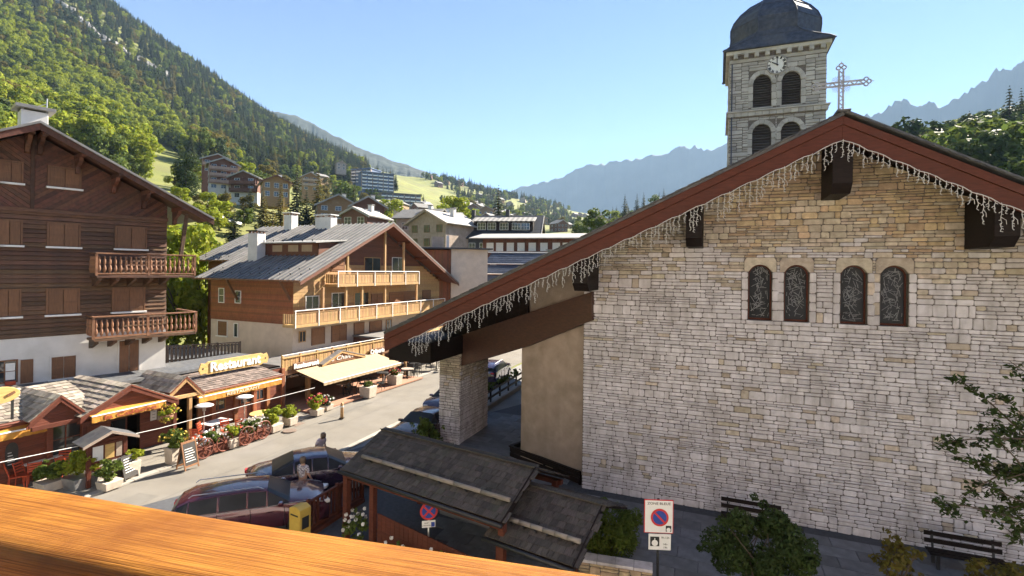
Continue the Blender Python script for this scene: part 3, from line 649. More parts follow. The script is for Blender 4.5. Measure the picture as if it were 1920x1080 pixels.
# ------------------------------------------------------------------ the church
def church():
    p1, p2 = gnd(1091,915), gnd(1920,1060)
    rot = math.degrees(math.atan2(p2.y-p1.y, p2.x-p1.x)); F = Fr(p1.x, p1.y, rot)
    root = F.empty('church'); tag(root, 'stone church with a wide red-brown gable roof hung with icicle lights', 'church')
    OV = -2.2
    aA, zA = F.hit(1580,212,OV); aL, zL = F.hit(722,622,OV); aR, zR = F.hit(1920,343,OV)
    mL = (zA-zL)/(aA-aL); mR = (zA-zR)/(aR-aA); aEnd = aA+13.5
    def roofz(a): return zA-(aA-a)*mL if a < aA else zA-(a-aA)*mR
    TH = 0.16                     # slates and boarding over the bargeboard
    # windows: four narrow arched lights
    WP = [(1404,1446,497,602),(1470,1517,495,604),(1580,1622,497,608),(1656,1698,499,611)]
    wins = []
    for x0,x1,y0,y1 in WP:
        a0 = F.a(x0,550); a1 = F.a(x1,550); wins.append([a0,a1])
    zt = sum(F.z((w[0]+w[1])/2,w[2]) for w in WP)/4; zs = sum(F.z((w[0]+w[1])/2,w[3]) for w in WP)/4
    wid = 0.74
    for w in wins:
        c = (w[0]+w[1])/2; w[0], w[1] = c-wid/2, c+wid/2
    # wall core with openings
    TOPC = 0.95                   # the wall stops under the rafters
    def wtop(a): return roofz(a)-TH-0.12
    core = MB(); Wd = 0.5
    A0, A1 = 0.0, aEnd-2.0
    xs = [A0]+[v for w in wins for v in w]+[A1]
    def cpoly(a, b, z0, z1):
        p = [(a,z0),(b,z0),(b,z1),(a,z1)]
        p = clip(p, -mL, 1, zA-aA*mL-TH-0.12); p = clip(p, mR, 1, zA+aA*mR-TH-0.12) if p else p
        if len(p) > 2: core.prism(p, 0, Wd)
    cpoly(A0, A1, -0.3, zs)
    for i in range(0, len(xs), 2): cpoly(xs[i], xs[i+1], zs, zt)
    cpoly(A0, A1, zt, zA)
    core.build('wall_core', G['mortar'], root, fix=True)
    # nave body behind, under the roof
    nav = MB(); nav.prism([(A0+0.02,-0.3),(A1-0.02,-0.3),(A1-0.02,wtop(A1)-0.3),(aA,wtop(aA)-0.3),(A0+0.02,wtop(A0)-0.3)], Wd+0.01, 26); nav.build('nave_wall', G['plaster'], root)
    def blocked(a, z):
        for w in wins:
            if w[0]-0.02 < a < w[1]+0.02 and zs-0.16 < z < zt+0.24: return True
            if w[0]-0.20 < a < w[1]+0.20 and zs-0.02 < z < zt-0.25: return True
            if w[0]-0.14 < a < w[1]+0.14 and zs-0.02 < z < zt+0.24: return True
        return False
    def free(za, zb):
        zm = (za+zb)/2; holes = []
        for w in wins:
            if zs <= zm <= zt-0.25: holes.append((w[0]-0.215,w[1]+0.215))
            elif zt-0.25 < zm < zt+0.24: holes.append((w[0]-0.135,w[1]+0.135))
            elif zs-0.135 < zm < zs: holes.append((w[0]-0.065,w[1]+0.065))
        x = A0; out = []
        for h in sorted(holes):
            if h[0] > x+0.02: out.append((x,h[0]))
            x = max(x,h[1])
        return out+[(x,A1)]
    rects = course(A0, A1, 0, zA-0.2, 3, (zs-0.135,zs,zt-0.25,zt+0.24), free)
    for w in wins:                # quoins beside each light, lintels over it, sill below
        rr = random.Random(int(w[0]*10)); z = zs
        while z < zt-0.25:
            h = min(rr.uniform(0.28,0.42), zt-0.25-z)
            if zt-0.25-z-h < 0.15: h = zt-0.25-z
            rects.append((w[0]-0.21,w[0]-0.005,z,z+h)); rects.append((w[1]+0.005,w[1]+0.21,z,z+h)); z += h
    def pick(a, z, rr):
        f = (z-6.4)/3.0+0.25*math.sin(a*1.3)+0.25*rr.uniform(-1,1)
        if a > aA+1.5: f -= 0.15
        return 1 if f > 0.55 or rr.random() < 0.05 else 0
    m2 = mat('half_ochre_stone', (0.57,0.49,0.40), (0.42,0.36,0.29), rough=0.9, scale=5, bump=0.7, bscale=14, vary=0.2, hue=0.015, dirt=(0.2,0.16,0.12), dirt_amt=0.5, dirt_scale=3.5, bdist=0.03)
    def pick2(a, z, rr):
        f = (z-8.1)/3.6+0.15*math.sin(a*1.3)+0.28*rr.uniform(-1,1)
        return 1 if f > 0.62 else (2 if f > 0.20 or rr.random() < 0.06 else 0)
    clips = [(-mL,1,zA-aA*mL-TH-0.10),(mR,1,zA+aA*mR-TH-0.10)]
    amax = F.a(1940,700)
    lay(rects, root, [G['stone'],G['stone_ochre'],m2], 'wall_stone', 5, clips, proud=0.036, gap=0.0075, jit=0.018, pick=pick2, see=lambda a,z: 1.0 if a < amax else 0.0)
    # arched heads and windows
    for w in wins:
        c = (w[0]+w[1])/2; r = (w[1]-w[0])/2; zc = zt-r
        o = [(w[0]-0.06,zt+0.24),(w[0]-0.13,zt+0.12),(w[0]-0.13,zt-0.25),(w[0],zt-0.25)]
        o += [(w[0],max(zc,zt-0.25))] if zc > zt-0.25 else []
        arc = [(c-r*math.cos(t), zc+r*math.sin(t)) for t in np.linspace(0,math.pi,15)]
        arc = [(x,z) for x,z in arc if z >= zt-0.25]
        poly = o+arc+[(w[1],zt-0.25),(w[1]+0.13,zt-0.25),(w[1]+0.13,zt+0.12),(w[1]+0.06,zt+0.24)]
        MB().prism(poly, -0.02, 0.3).build('lintel_stone', m2, root, bevel=0.015)
        full = [(c-r*math.cos(t), zc+r*math.sin(t)) for t in np.linspace(0,math.pi,17)]
        bx('sill_stone', w[0]-0.06, w[1]+0.06, -0.09, 0.24, zs-0.13, zs, G['stone'], root, 0.015)
        win = MB()
        inn = [(c+(x-c)*0.87, z-0.05 if z > zc else z) for x,z in full]
        outp = [(w[0],zs)]+full+[(w[1],zs)]; inp = [(w[0]+r*0.13,zs+0.07)]+[(c+(x-c)*0.87, zc+(z-zc)*0.87) for x,z in full]+[(w[1]-r*0.13,zs+0.07)]
        n = len(outp); vs = [(x,0.22,z) for x,z in outp]+[(x,0.22,z) for x,z in inp]+[(x,0.30,z) for x,z in outp]+[(x,0.30,z) for x,z in inp]
        fs = []
        for i in range(n):
            j = (i+1)%n; fs += [(i,j,n+j,n+i),(n+i,n+j,3*n+j,3*n+i),(2*n+i,2*n+j,j,i)]
        wf = win.add(vs, fs).build('window', G['redwood'], root)
        MB().prism(inp, 0.27, 0.29).build('glass', G['glassdark'], wf)
        tr = MB(); rr = random.Random(int(c*100))
        for k in range(120):        # leading of branches and chips
            x = rr.uniform(w[0]+0.09,w[1]-0.09); z = rr.uniform(zs+0.12, zt-0.08); L = rr.uniform(0.06,0.34); t = rr.choice([0.5,-0.5,1.1,-1.1,1.57,0.1])+rr.uniform(-.3,.3)
            q = (x+L*math.cos(t), z+L*math.sin(t))
            ok = w[0]+0.07 < q[0] < w[1]-0.07 and zs+0.08 < q[1] < zt-0.03 and math.hypot(q[0]-c, max(0,q[1]-zc)) < r*0.85 and math.hypot(x-c, max(0,z-zc)) < r*0.85
            if ok: tr.beam((x,0.263,z),(q[0],0.263,q[1]),0.012,0.012,up=(0,1,0))
        tr.build('leading', G['leadcame'], wf)
    # roof: slates, bargeboards, soffit
    DEP = 26.0
    for s, (ae, m_) in (('l',(aL,mL)),('r',(aEnd,mR))):
        ze = roofz(ae)
        MB().slab(*([(ae,OV-0.12,ze),(aA,OV-0.12,zA),(aA,DEP,zA),(ae,DEP,ze)]), 0.09).build('roof_slope', G['slate'], root)
        dz = 0.10
        sof = MB(); nb = 26
        MB().slab((ae,OV+0.1,ze-dz),(aA,OV+0.1,zA-dz),(aA,DEP,zA-dz),(ae,DEP,ze-dz), 0.06).build('soffit', G['soffit'], root)
        # bargeboard: a narrow proud board over a wide one
        sgn = -1 if s == 'l' else 1
        def bl(y0, y1, t0, t1, nm, m):
            P = [(ae,ze-t0),(aA,zA-t0),(aA,zA-t1),(ae,ze-t1)]
            MB().prism(P, y0, y1).build(nm, m, root, bevel=0.008)
        bl(OV-0.08, OV+0.05, 0.10, 0.34, 'bargeboard', G['redwood'])
        bl(OV-0.03, OV+0.05, 0.345, 0.80, 'bargeboard', G['redwood'])
        # slate course along the verge
        L = math.hypot(aA-ae, zA-ze); k = int(L/0.42)
        for i in range(k):
            t0, t1 = i/k, (i+1.35)/k; q0 = ae+(aA-ae)*t0; q1 = ae+(aA-ae)*min(1,t1); lift = 0.045
            v = MB(); zz0 = roofz(q0); zz1 = roofz(q1)
            v.slab((q0,OV-0.17,zz0+lift),(q1,OV-0.17,zz1+0.012),(q1,OV+0.6,zz1+0.012),(q0,OV+0.6,zz0+lift),0.02)
            v.build('slate', G['slate'], root, fix=False)
    bx('ridge_cap', aA-0.18, aA+0.18, OV-0.2, 8, zA+0.0, zA+0.07, G['slate'], root, 0.02)
    # purlin ends: dark hanging slabs with a cut corner
    for px, py, wpx, pyb in ((1540,300,0.52,363),(1286,420,0.5,462),(1808,400,0.55,463),(1073,520,0.55,546)):
        a, _ = F.hit(px,py,0.0 if px > 1377 else -1.85); zb = F.z(px+15,pyb,-1.7)
        ac = a if px > 1377 else a
        zt_ = min(roofz(ac), roofz(ac+wpx))-0.17
        v = MB(); prof = [(0.02,zb),(-1.55,zb),(-1.85,zb+0.28),(-1.85,zt_),(0.02,zt_)]
        vs = [(ac,y,z) for y,z in prof]+[(ac+wpx,y,z) for y,z in prof]; n = 5
        v.add(vs, [tuple(range(n)), tuple(range(2*n-1,n-1,-1))]+[(i,(i+1)%n,(i+1)%n+n,i+n) for i in range(n)])
        v.build('purlin_end', G['darkwood'], root, bevel=0.01)
    # iron cross at the gable tip
    cr = empty('roof_cross', (0,0,0)); cr.parent = root; cr.location = (aA-0.03, OV+0.1, zA); h = 1.5; zc = 0.88
    def bar(p, q, w, nm):
        v = MB(); d = (Vector(q)-Vector(p)); L = d.length; d.normalize(); u = Vector((-d.z,0,d.x))
        for s in (-1,1): v.beam(Vector(p)+u*w*s, Vector(q)+u*w*s, 0.046, 0.04, up=(0,1,0))
        k = int(L/0.11)
        for i in range(k):
            a = Vector(p)+d*(L*i/k); b = Vector(p)+d*(L*(i+1)/k); s = 1 if i % 2 else -1
            v.beam(a+u*w*s, b-u*w*s, 0.028, 0.026, up=(0,1,0))
        v.build(nm, G['iron'], cr)
    bar((0,0,0.0),(0,0,1.28),0.055,'upright'); bar((-0.55,0,zc),(0.55,0,zc),0.055,'arm')
    for c, d in (((0,0,1.36),(0,1)),((-0.62,0,zc),(-1,0)),((0.62,0,zc),(1,0))):
        v = MB()
        for k in range(3):
            t = math.atan2(d[1],d[0])+(k-1)*1.57; q = (c[0]+0.07*math.cos(t),0,c[2]+0.07*math.sin(t))
            v.tube([(q[0]+0.055*math.cos(s),0,q[2]+0.055*math.sin(s)) for s in np.linspace(0,6.283,11)], 0.02, 5)
        v.tube([(c[0]+d[0]*0.1,0,c[2]+d[1]*0.1),(c[0]+d[0]*0.2,0,c[2]+d[1]*0.2)], [0.02,0.004], 5); v.build('trefoil', G['iron'], cr)
    v = MB()
    for q in range(4):
        for k in range(5):
            t = R(45+90*q+(k-2)*11); v.beam((0.09*math.cos(t),0,zc+0.09*math.sin(t)),((0.30-0.02*abs(k-2))*math.cos(t),0,zc+(0.30-0.02*abs(k-2))*math.sin(t)),0.012,0.012,up=(0,1,0))
    v.build('rays', G['iron'], cr)
    # ---------------- porch on the left: plastered wall, pillar and brace beam under the same roof
    q0 = at(862, 700, 25.0); q1 = F.pt(0.05, 0.05)
    PF = Fr(q0.x, q0.y, math.degrees(math.atan2(q1.y-q0.y, q1.x-q0.x))); LP = math.hypot(q1.x-q0.x, q1.y-q0.y)
    def loc(a, d, z): p = PF.pt(a,d,z); return F.inv(p)
    def wall_in(name, aa, bb, za, zb, d0, d1, m, ztop_off=0.12):
        """a wall in the porch frame whose top follows the roof"""
        ps = []
        for d in (d0,d1):
            for a in (aa,bb): ps.append((a,d))
        v = []; 
        for z in ('b','t'):
            for a,d in ((aa,d0),(bb,d0),(bb,d1),(aa,d1)):
                x,y,_ = loc(a,d,0); v.append((x,y,za if z == 'b' else roofz(x)-ztop_off if zb is None else zb))
        MB().add(v, [(3,2,1,0),(4,5,6,7),(0,1,5,4),(1,2,6,5),(2,3,7,6),(3,0,4,7)]).build(name, m, root)
    a978 = PF.a(978,700,0.25)
    wall_in('plaster_wall', a978, LP-0.02, -0.2, None, 0.25, 0.6, G['plaster'], 0.17)
    # brace beam
    def beamz(px, py): return PF.hit(px,py,-0.12)
    bl = [beamz(853,632), beamz(1109,547), beamz(1109,601), beamz(985,650), beamz(853,690)]
    v = MB(); vs = []
    for d in (-0.12,0.16):
        for a,z in bl: x,y,_ = loc(a,d,0); vs.append((x,y,z))
    n = 5; v.add(vs, [tuple(range(n)), tuple(range(2*n-1,n-1,-1))]+[(i,(i+1)%n,(i+1)%n+n,i+n) for i in range(n)]); v.build('brace_beam', G['brownbeam'], root, bevel=0.01)
    # dark boards stand for the shade in the open roof above the beam
    a995 = PF.a(995,560,0.2); k = 12
    for i in range(k):
        aa = -1.6+(a995+1.6)*i/k; bb = -1.6+(a995+1.6)*(i+1)/k-0.01
        zb_ = max(PF.z(853,655,0.0), bl[0][1]-0.3)
        fz = lambda a: bl[0][1]+(bl[1][1]-bl[0][1])*max(0,min(1,(a-bl[0][0])/(bl[1][0]-bl[0][0])))-0.25
        v = []
        for z in (0,1):
            for a,d in ((aa,0.05),(bb,0.05),(bb,0.13),(aa,0.13)):
                x,y,_ = loc(a,d,0); v.append((x,y,fz(a) if z == 0 else roofz(x)-0.17))
        MB().add(v, [(3,2,1,0),(4,5,6,7),(0,1,5,4),(1,2,6,5),(2,3,7,6),(3,0,4,7)]).build('roof_shade_board', G['darkwood'], root)
    # pillar wall
    PL = Fr(at(824,700,25.05).x, at(824,700,25.05).y, rot); W = PL.a(862,700); ztop = PL.z(843,662)
    far = gnd(917,800); dl = (far-PL.pt(W,0)).length; axv = (far-PL.pt(W,0)).normalized()
    pe = PL.empty('pillar'); pe.parent = root; pe.matrix_parent_inverse = Matrix.Identity(4)
    lo = F.inv(PL.o); pe.location = (lo[0],lo[1],0); pe.rotation_euler = (0,0,0)
    MB().box(0.01, W-0.01, 0.01, dl-0.01, -0.2, ztop).build('pillar_core', G['mortar'], pe)
    r1 = course(0, W, 0, ztop, 8, wr=(0.18,0.45))
    lay(r1, pe, [G['stone'],m2], 'pillar_stone', 8, proud=0.04, nparts=140, pick=lambda a,z,rr: 1 if z > 3.1+rr.uniform(-.5,.5) else 0)
    r2 = course(0, dl, 0, ztop, 9)
    xf = Matrix.Translation((W,0,0)) @ Matrix.Rotation(R(90),4,'Z')
    lay(r2, pe, [G['stone'],m2], 'pillar_stone', 9, proud=0.035, nparts=140, xform=xf, pick=lambda a,z,rr: 1 if z > 3.1+rr.uniform(-.5,.5) else 0)
    x0, y0, _ = F.inv(PL.o)
    zz = roofz(x0+0.2)-0.17
    bx('pillar_head', x0-0.9, x0+W+0.1, y0-2.9, y0+dl, ztop+0.02, max(ztop+0.4, roofz(x0-0.9)-0.17), G['darkwood'], root)
    # icicle lights under the bargeboard
    ic = F.empty('icicle_lights'); tag(ic, 'string of white icicle lights hanging along the church bargeboard', 'string lights')
    yl = OV-0.13
    hook = [(a, roofz(a)-0.80) for a in np.linspace(aL+1.2, aA, 60)]+[(a, roofz(a)-0.80) for a in np.linspace(aA, aEnd-5, 44)[1:]]
    MB().tube([(a,yl,z+0.03*math.sin(i*2.1)) for i,(a,z) in enumerate(hook)], 0.012, 5).build('cable', G['lightcable'], ic)
    protos = []; rr = random.Random(12)
    for k in range(9):
        v = MB(); L = [0.22,0.34,0.5,0.62,0.3,0.75,0.42,0.55,0.26][k]; pts = [(0,0,0)]; n = int(L/0.07)
        for i in range(1,n+1): pts.append((rr.uniform(-.028,.028),rr.uniform(-.02,.02),-L*i/n))
        v.tube(pts, 0.0085, 4)
        for p in pts[1:]:
            s = rr.choice((-1,1)); q = (p[0]+0.045*s*rr.uniform(.6,1.3), p[1]+rr.uniform(-.02,.02), p[2]-rr.uniform(0.01,0.05))
            v.tube([p,q],[0.008,0.011],4)
        if k in (1,3,5,7):
            s = rr.choice((-1,1)); v.tube([pts[n//2],(pts[n//2][0]+0.1*s,0,pts[n//2][2]-0.09),(pts[n//2][0]+0.11*s,0,pts[n//2][2]-0.2)],0.008,4)
        protos.append(v.mesh('strand', G['lightcable'], fix=False))
    a = aL+1.25; i = 0
    while a < aEnd-5.2:
        z = roofz(a)-0.80
        o = link('strand', protos[rr.randrange(9)], ic); o.location = (a,yl,z+0.01); o.rotation_euler = (0,0,rr.uniform(-.5,.5)); a += rr.uniform(0.10,0.19); i += 1
    return F, PF, LP, rot
CHF, PORCH, PLEN, CROT = church()

# ------------------------------------------------------------------ the bell tower behind it
def tower():
    D = 32.0; p = at(1368, 200, D+1.2)
    F = Fr(p.x, p.y, CROT); root = F.empty('bell_tower'); tag(root, 'grey stone bell tower with a clock, louvred arches and dark domed roof', 'bell tower')
    W = F.a(1549,200); c = W/2
    zc0 = F.z(1458,88); zband = F.z(1458,203)-0.12
    zlo = 6.0
    ex = W/182.0       # metres per photo pixel on the face
    wins = []
    for x0,x1,y0,y1 in ((1414,1448,139,200),(1468,1503,133,197),(1413,1448,232,300),(1467,1503,227,300)):
        a0, a1 = F.a(x0,170), F.a(x1,170); zt_ = F.z((x0+x1)/2,y0); zs_ = F.z((x0+x1)/2,y1); wins.append([a0,a1,zs_,zt_])
    for i in (0,2):
        z0 = (wins[i][2]+wins[i+1][2])/2; z1 = (wins[i][3]+wins[i+1][3])/2
        for k in (0,1): wins[i+k][2], wins[i+k][3] = z0, z1
        g = wins[i+1][0]-wins[i][1]; w_ = (wins[i][1]-wins[i][0]+wins[i+1][1]-wins[i+1][0])/2
        wins[i][0], wins[i][1], wins[i+1][0], wins[i+1][1] = c-g/2-w_, c-g/2, c+g/2, c+g/2+w_
    core = MB(); zs_all = sorted(set([zlo]+[w[2] for w in wins]+[w[3] for w in wins]+[zc0]))
    for z0, z1 in zip(zs_all[:-1], zs_all[1:]):
        hs = [w for w in wins if w[2] < (z0+z1)/2 < w[3]]
        if hs:
            xs = [0]+[v for w in hs for v in w[:2]]+[W]
            for i in range(0,len(xs),2): core.box(xs[i],xs[i+1],0,0.45,z0,z1)
        else: core.box(0,W,0,0.45,z0,z1)
    core.box(0,0.45,0.451,W,zlo,zc0).box(W-0.45,W,0.451,W,zlo,zc0).box(0.451,W-0.451,W-0.45,W,zlo,zc0)
    core.build('tower_core', G['mortar'], root)
    cl = F.hit(1458,122); cr_ = 20.5*ex
    def blocked(a, z):
        for w in wins:
            if w[0]-0.28 < a < w[1]+0.28 and w[2]-0.05 < z < w[3]+0.25: return True
        return math.hypot(a-c, z-cl[1]) < cr_*0.9 or zband-0.28 < z < zband+0.12
    rects = pack(0, W, zlo, zc0-0.75, 0.085, 0.075, 21, blocked, wmin=4, wmax=11, hs=(2,2,3,3,4))
    for w in wins:
        rr = random.Random(int(w[0]*9)); z = w[2]
        while z < w[3]-0.3:
            h = min(rr.uniform(0.35,0.55), w[3]-0.3-z)
            if w[3]-0.3-z-h < 0.2: h = w[3]-0.3-z
            if w[0] < c: rects.append((w[0]-0.30,w[0]-0.005,z,z+h))
            else: rects.append((w[1]+0.005,w[1]+0.30,z,z+h))
            if w[0] < c: rects.append((w[1]+0.005,c-0.005,z,z+h))
            else: rects.append((c+0.005,w[0]-0.005,z,z+h))
            z += h
    lay(rects, root, [G['stone_tower']], 'tower_stone', 33, proud=0.05, gap=0.014, jit=0.02, see=lambda a,z: 1 if z > 13 else 0.2)
    rects = pack(0, W, zlo+4, zc0-0.5, 0.22, 0.16, 22, None, wmin=2, wmax=5, hs=(1,1,2,2))
    lay(rects, root, [G['stone_tower']], 'side_stone', 34, proud=0.05, nparts=0, xform=Matrix.Translation((0,W,0)) @ Matrix.Rotation(R(-90),4,'Z'))
    for w in wins:       # arched heads, frames and louvres
        cc = (w[0]+w[1])/2; r = (w[1]-w[0])/2; zc = w[3]-r
        arc = [(cc-r*math.cos(t), zc+r*math.sin(t)) for t in np.linspace(0,math.pi,15)]
        for k in range(7):   # voussoirs
            t0, t1 = math.pi*k/7+0.01, math.pi*(k+1)/7-0.01; ro = r+0.27
            poly = [(cc-r*math.cos(t0),zc+r*math.sin(t0)),(cc-ro*math.cos(t0),zc+ro*math.sin(t0)),(cc-ro*math.cos(t1),zc+ro*math.sin(t1)),(cc-r*math.cos(t1),zc+r*math.sin(t1))]
            if w[0] < c: poly = clip(poly, 1,0,c-0.01)
            else: poly = clip(poly, -1,0,-(c+0.01))
            if len(poly) > 2: MB().prism(poly, -0.055, 0.2).build('voussoir', G['stone_tower'], root, bevel=0.01)
        lv = bx('louvre_window', w[0]-0.02, w[1]+0.02, 0.34, 0.40, w[2], w[3], G['darkwood'], root)
        MB().prism([(w[0],w[3]+0.005),(w[0],zc)]+arc[1:-1]+[(w[1],zc),(w[1],w[3]+0.005)], 0.003, 0.12).build('arch_infill', G['stone_tower'], lv)
        n = 13
        for k in range(n):
            z = w[2]+0.06+(w[3]-w[2]-0.1)*k/n; hw = r if z < zc else math.sqrt(max(0.01, r*r-(z-zc)**2))
            hw *= 0.985
            MB().slab((cc-hw,0.10,z),(cc+hw,0.10,z),(cc+hw,0.30,z+0.17),(cc-hw,0.30,z+0.17),0.025).build('slat', MATLOUVRE, lv, fix=False)
        bx('window_sill', w[0]-0.1, w[1]+0.1, -0.12, 0.3, w[2]-0.10, w[2]-0.002, G['stone_tower'], root, 0.02)
    # string course and cornice with modillions
    for k in range(14): bx('band_stone', -0.12+(W+0.24)*k/14+0.008, -0.12+(W+0.24)*(k+1)/14-0.008, -0.16, 0.3, zband-0.24, zband+0.02, G['stone_tower'], root, 0.02)
    bx('band_drip', -0.2, W+0.2, -0.24, W+0.2, zband+0.025, zband+0.12, G['stone_tower'], root, 0.02)
    for k in range(9):
        a = 0.2+(W-0.55)*k/8; bx('modillion', a, a+0.26, -0.28, 0.0, zc0-0.50, zc0-0.24, G['stone_tower'], root, 0.03)
    bx('cornice', -0.24, W+0.24, -0.24, W+0.24, zc0-0.235, zc0, G['stone_tower'], root, 0.03)
    bx('cornice_course', -0.02, W+0.02, -0.05, W+0.02, zc0-0.72, zc0-0.51, G['stone_tower'], root, 0.02)
    # domed roof: square flared skirt turning into an eight-sided bulb
    zb = zc0+0.02; rows = []
    def ringpts(hw, z, ch, k): # square with cut corners (ch = 0 square, 0.586 regular octagon)
        e = hw*(1-ch); pts = [(-hw,-e),(-e,-hw),(e,-hw),(hw,-e),(hw,e),(e,hw),(-e,hw),(-hw,e)]
        return [(c+x, c+y, z) for x,y in pts]
    S = W/2
    prof = [(S+0.42,0.0,0.02),(S+0.32,0.2,0.08),(S+0.18,0.5,0.30),(S+0.02,0.85,0.5),(S-0.10,1.2,0.586),(S-0.05,1.7,0.586),(S-0.06,2.1,0.586),(S-0.25,2.6,0.586),(S-0.65,3.15,0.586),(S-1.25,3.7,0.586),(S-2.0,4.15,0.586),(S-2.6,4.6,0.586),(0.25,6.2,0.586)]
    for j in range(8):
        v = MB(); vs = []
        for hw, dz, ch in prof:
            rp = ringpts(hw, zb+dz, ch, 0); vs += [rp[j], rp[(j+1)%8]]
        v.add(vs, [(2*i,2*i+1,2*i+3,2*i+2) for i in range(len(prof)-1)]); v.build('roof_panel', G['lead'], root)
        t = MB().tube([Vector(vs[2*i])+ (Vector(vs[2*i])-Vector((c,c,vs[2*i][2]))).normalized()*0.01 for i in range(len(prof))], 0.05, 5); t.build('hip_roll', G['lead'], root)
        for zi in (3,6,8):
            a_, b_ = Vector(vs[2*zi]), Vector(vs[2*zi+1]); MB().tube([a_,b_],0.03,5).build('seam', G['lead'], root)
    bx('roof_base', -0.4, W+0.4, -0.4, W+0.4, zc0+0.001, zc0+0.03, G['lead'], root)
    MB().lathe([(0.25,0),(0.3,0.5),(0.05,1.0),(0.03,2.6)], (c,c,zb+6.1), 10).build('finial', G['lead'], root, smooth=True)
    # clock
    ck = empty('clock', (0,0,0)); ck.parent = root; ck.location = (c, -0.06, cl[1])
    MB().lathe([(cr_,0.05),(cr_,-0.05),(cr_-0.05,-0.07),(cr_-0.09,-0.05),(cr_-0.09,0.0)], n=40, axis='y').build('rim', G['stone_tower'], ck)
    MB().lathe([(cr_-0.08,0.02),(cr_-0.08,-0.03)], n=40, axis='y').build('clock_face', G['paintwhite'], ck)
    for i, s in enumerate(['XII','I','II','III','IIII','V','VI','VII','VIII','IX','X','XI']):
        t = R(90-30*i); rr_ = cr_*0.74
        text('numeral', s, cr_*0.36, G['black'], ck, (rr_*math.cos(t), -0.045, rr_*math.sin(t)), rot=(R(90),-(t-R(90)),0), bold=0.008, width=cr_*(0.1+0.055*len(s)))
    for ang, L, w, nm in ((90,0.8,0.045,'minute_hand'),(90-300+0,0.56,0.06,'hour_hand')):
        t = R(ang); MB().beam((-0.15*cr_*math.cos(t),-0.075,-0.15*cr_*math.sin(t)),(L*cr_*math.cos(t),-0.075,L*cr_*math.sin(t)),w,0.02,up=(0,1,0)).build(nm, G['black'], ck)
    # lightning rod down the corner
    MB().tube([(0.12,-0.12,zlo),(0.12,-0.12,zc0-0.8)],0.04,6).build('downpipe', G['lead'], root)
MATLOUVRE = mat('weathered_louvre', (0.12,0.105,0.105), (0.07,0.062,0.062), rough=0.7, scale=3, stretch=(1,6,6), vary=0.2)
tower()
# ------------------------------------------------------------------ street, kerbs, paving
KA, KB = gnd(200,922), gnd(823,694)
kd = (KB-KA).normalized(); kn = Vector((-kd.y, kd.x, 0))       # kn points left, away from the road
SF = Fr(KA.x, KA.y, math.degrees(math.atan2(kd.y, kd.x)))      # x along the street, y to the left
RW = -SF.inv(gnd(655,836))[1]                                    # road width
def sheet(name, poly, z, m, t=0.05):
    v = MB(); v.prismz(poly, z-t, z); return struct(v.build(name, m))
def sp(a, d): p = SF.pt(a,d); return (p.x, p.y)
sheet('road', [sp(-40,-RW), sp(75,-RW), sp(75,0), sp(-40,0)], 0.0, G['asphalt'])
sheet('side_street', [sp(-6,-RW-0.3), sp(75,-RW-0.3), (34,88), (12,40), (3.5,27), (-3.4,18.5)], -0.006, mat('far_asphalt', (0.22,0.215,0.215), (0.17,0.165,0.165), rough=0.9, scale=1.0, bump=0.2, bscale=50))
sheet('pavement', [sp(-40,0.34), sp(75,0.34), sp(75,12), sp(-40,12)], 0.05, G['pave'], 0.1)
sheet('pavement_edge_strip', [sp(-40,1.28), sp(75,1.28), sp(75,1.34), sp(-40,1.34)], 0.054, mat('joint_line', (0.20,0.18,0.165), rough=0.9), 0.01)
def kerb(name, d, w, n0, n1):
    v = MB(); rr = random.Random(3)
    for k in range(n0, n1): 
        a = SF.pt(k*1.0+0.006, d); b = SF.pt(k*1.0+0.994, d); v.beam((a.x,a.y,0.0),(b.x,b.y,0.0), w, 0.13+rr.uniform(-.006,.006))
    struct(v.build(name, G['kerb'], bevel=0.012))
kerb('kerb', 0.17, 0.32, -30, 60); kerb('kerb', -RW-0.15, 0.30, -30, 22)
# gutter line and patches in the road
sheet('gutter_line', [sp(-40,-0.02), sp(75,-0.02), sp(75,-0.10), sp(-40,-0.10)], 0.004, mat('gutter', (0.15,0.138,0.125), rough=0.9, scale=4), 0.02)
mh = gnd(543,809); o = MB().lathe([(0.34,0.02),(0.34,0.058),(0.30,0.062),(0.0,0.062)], (mh.x,mh.y,0), 24).build('manhole_cover', mat('cast_iron', (0.20,0.15,0.12), (0.14,0.10,0.08), rough=0.7, scale=20, bump=0.5)); tag(o, 'round rusty manhole cover set in the pale pavement', 'manhole cover')
# plaza by the church: joint bed plus single slabs
plaza = sheet('plaza', [(CHF.pt(-16,-13).x,CHF.pt(-16,-13).y),(CHF.pt(30,-13).x,CHF.pt(30,-13).y),(CHF.pt(30,0.4).x,CHF.pt(30,0.4).y),(CHF.pt(-1,14).x,CHF.pt(-1,14).y),(CHF.pt(-6.0,12).x,CHF.pt(-6.0,12).y)], 0.02, mat('plaza_joint', (0.075,0.078,0.088), (0.05,0.052,0.06), rough=0.9, scale=8), 0.04)
def slabs():
    rr = random.Random(6); n = 0; ms = {}
    for j in range(-10, 14):
        off = 0.5*(j%2)
        for i in range(-11, 16):
            a = i*1.1+off; d = j*0.62-0.6
            if d+0.6 > -0.02 and a+1.08 > -0.1: continue
            p = CHF.pt(a+.55, d+.3); s = SF.inv(p)
            if s[1] > -RW-0.7: continue
            if p.y < 9.5: continue
            u, v = topx((p.x,p.y,0.05))
            if not (840 < u < 1960 and 700 < v < 1100): continue
            k = rr.randrange(4)
            if k not in ms: ms[k] = MB().box(0.008,1.092,0.008,0.612,0,0.05+0.004*k).mesh('paving_slab', G['darkpave'], fix=False)
            o = link('paving_slab', ms[k], plaza); q = CHF.pt(a,d); o.location = (q.x,q.y,0.012); o.rotation_euler = (0,0,CHF.rot); n += 1
    print('slabs', n)
slabs()
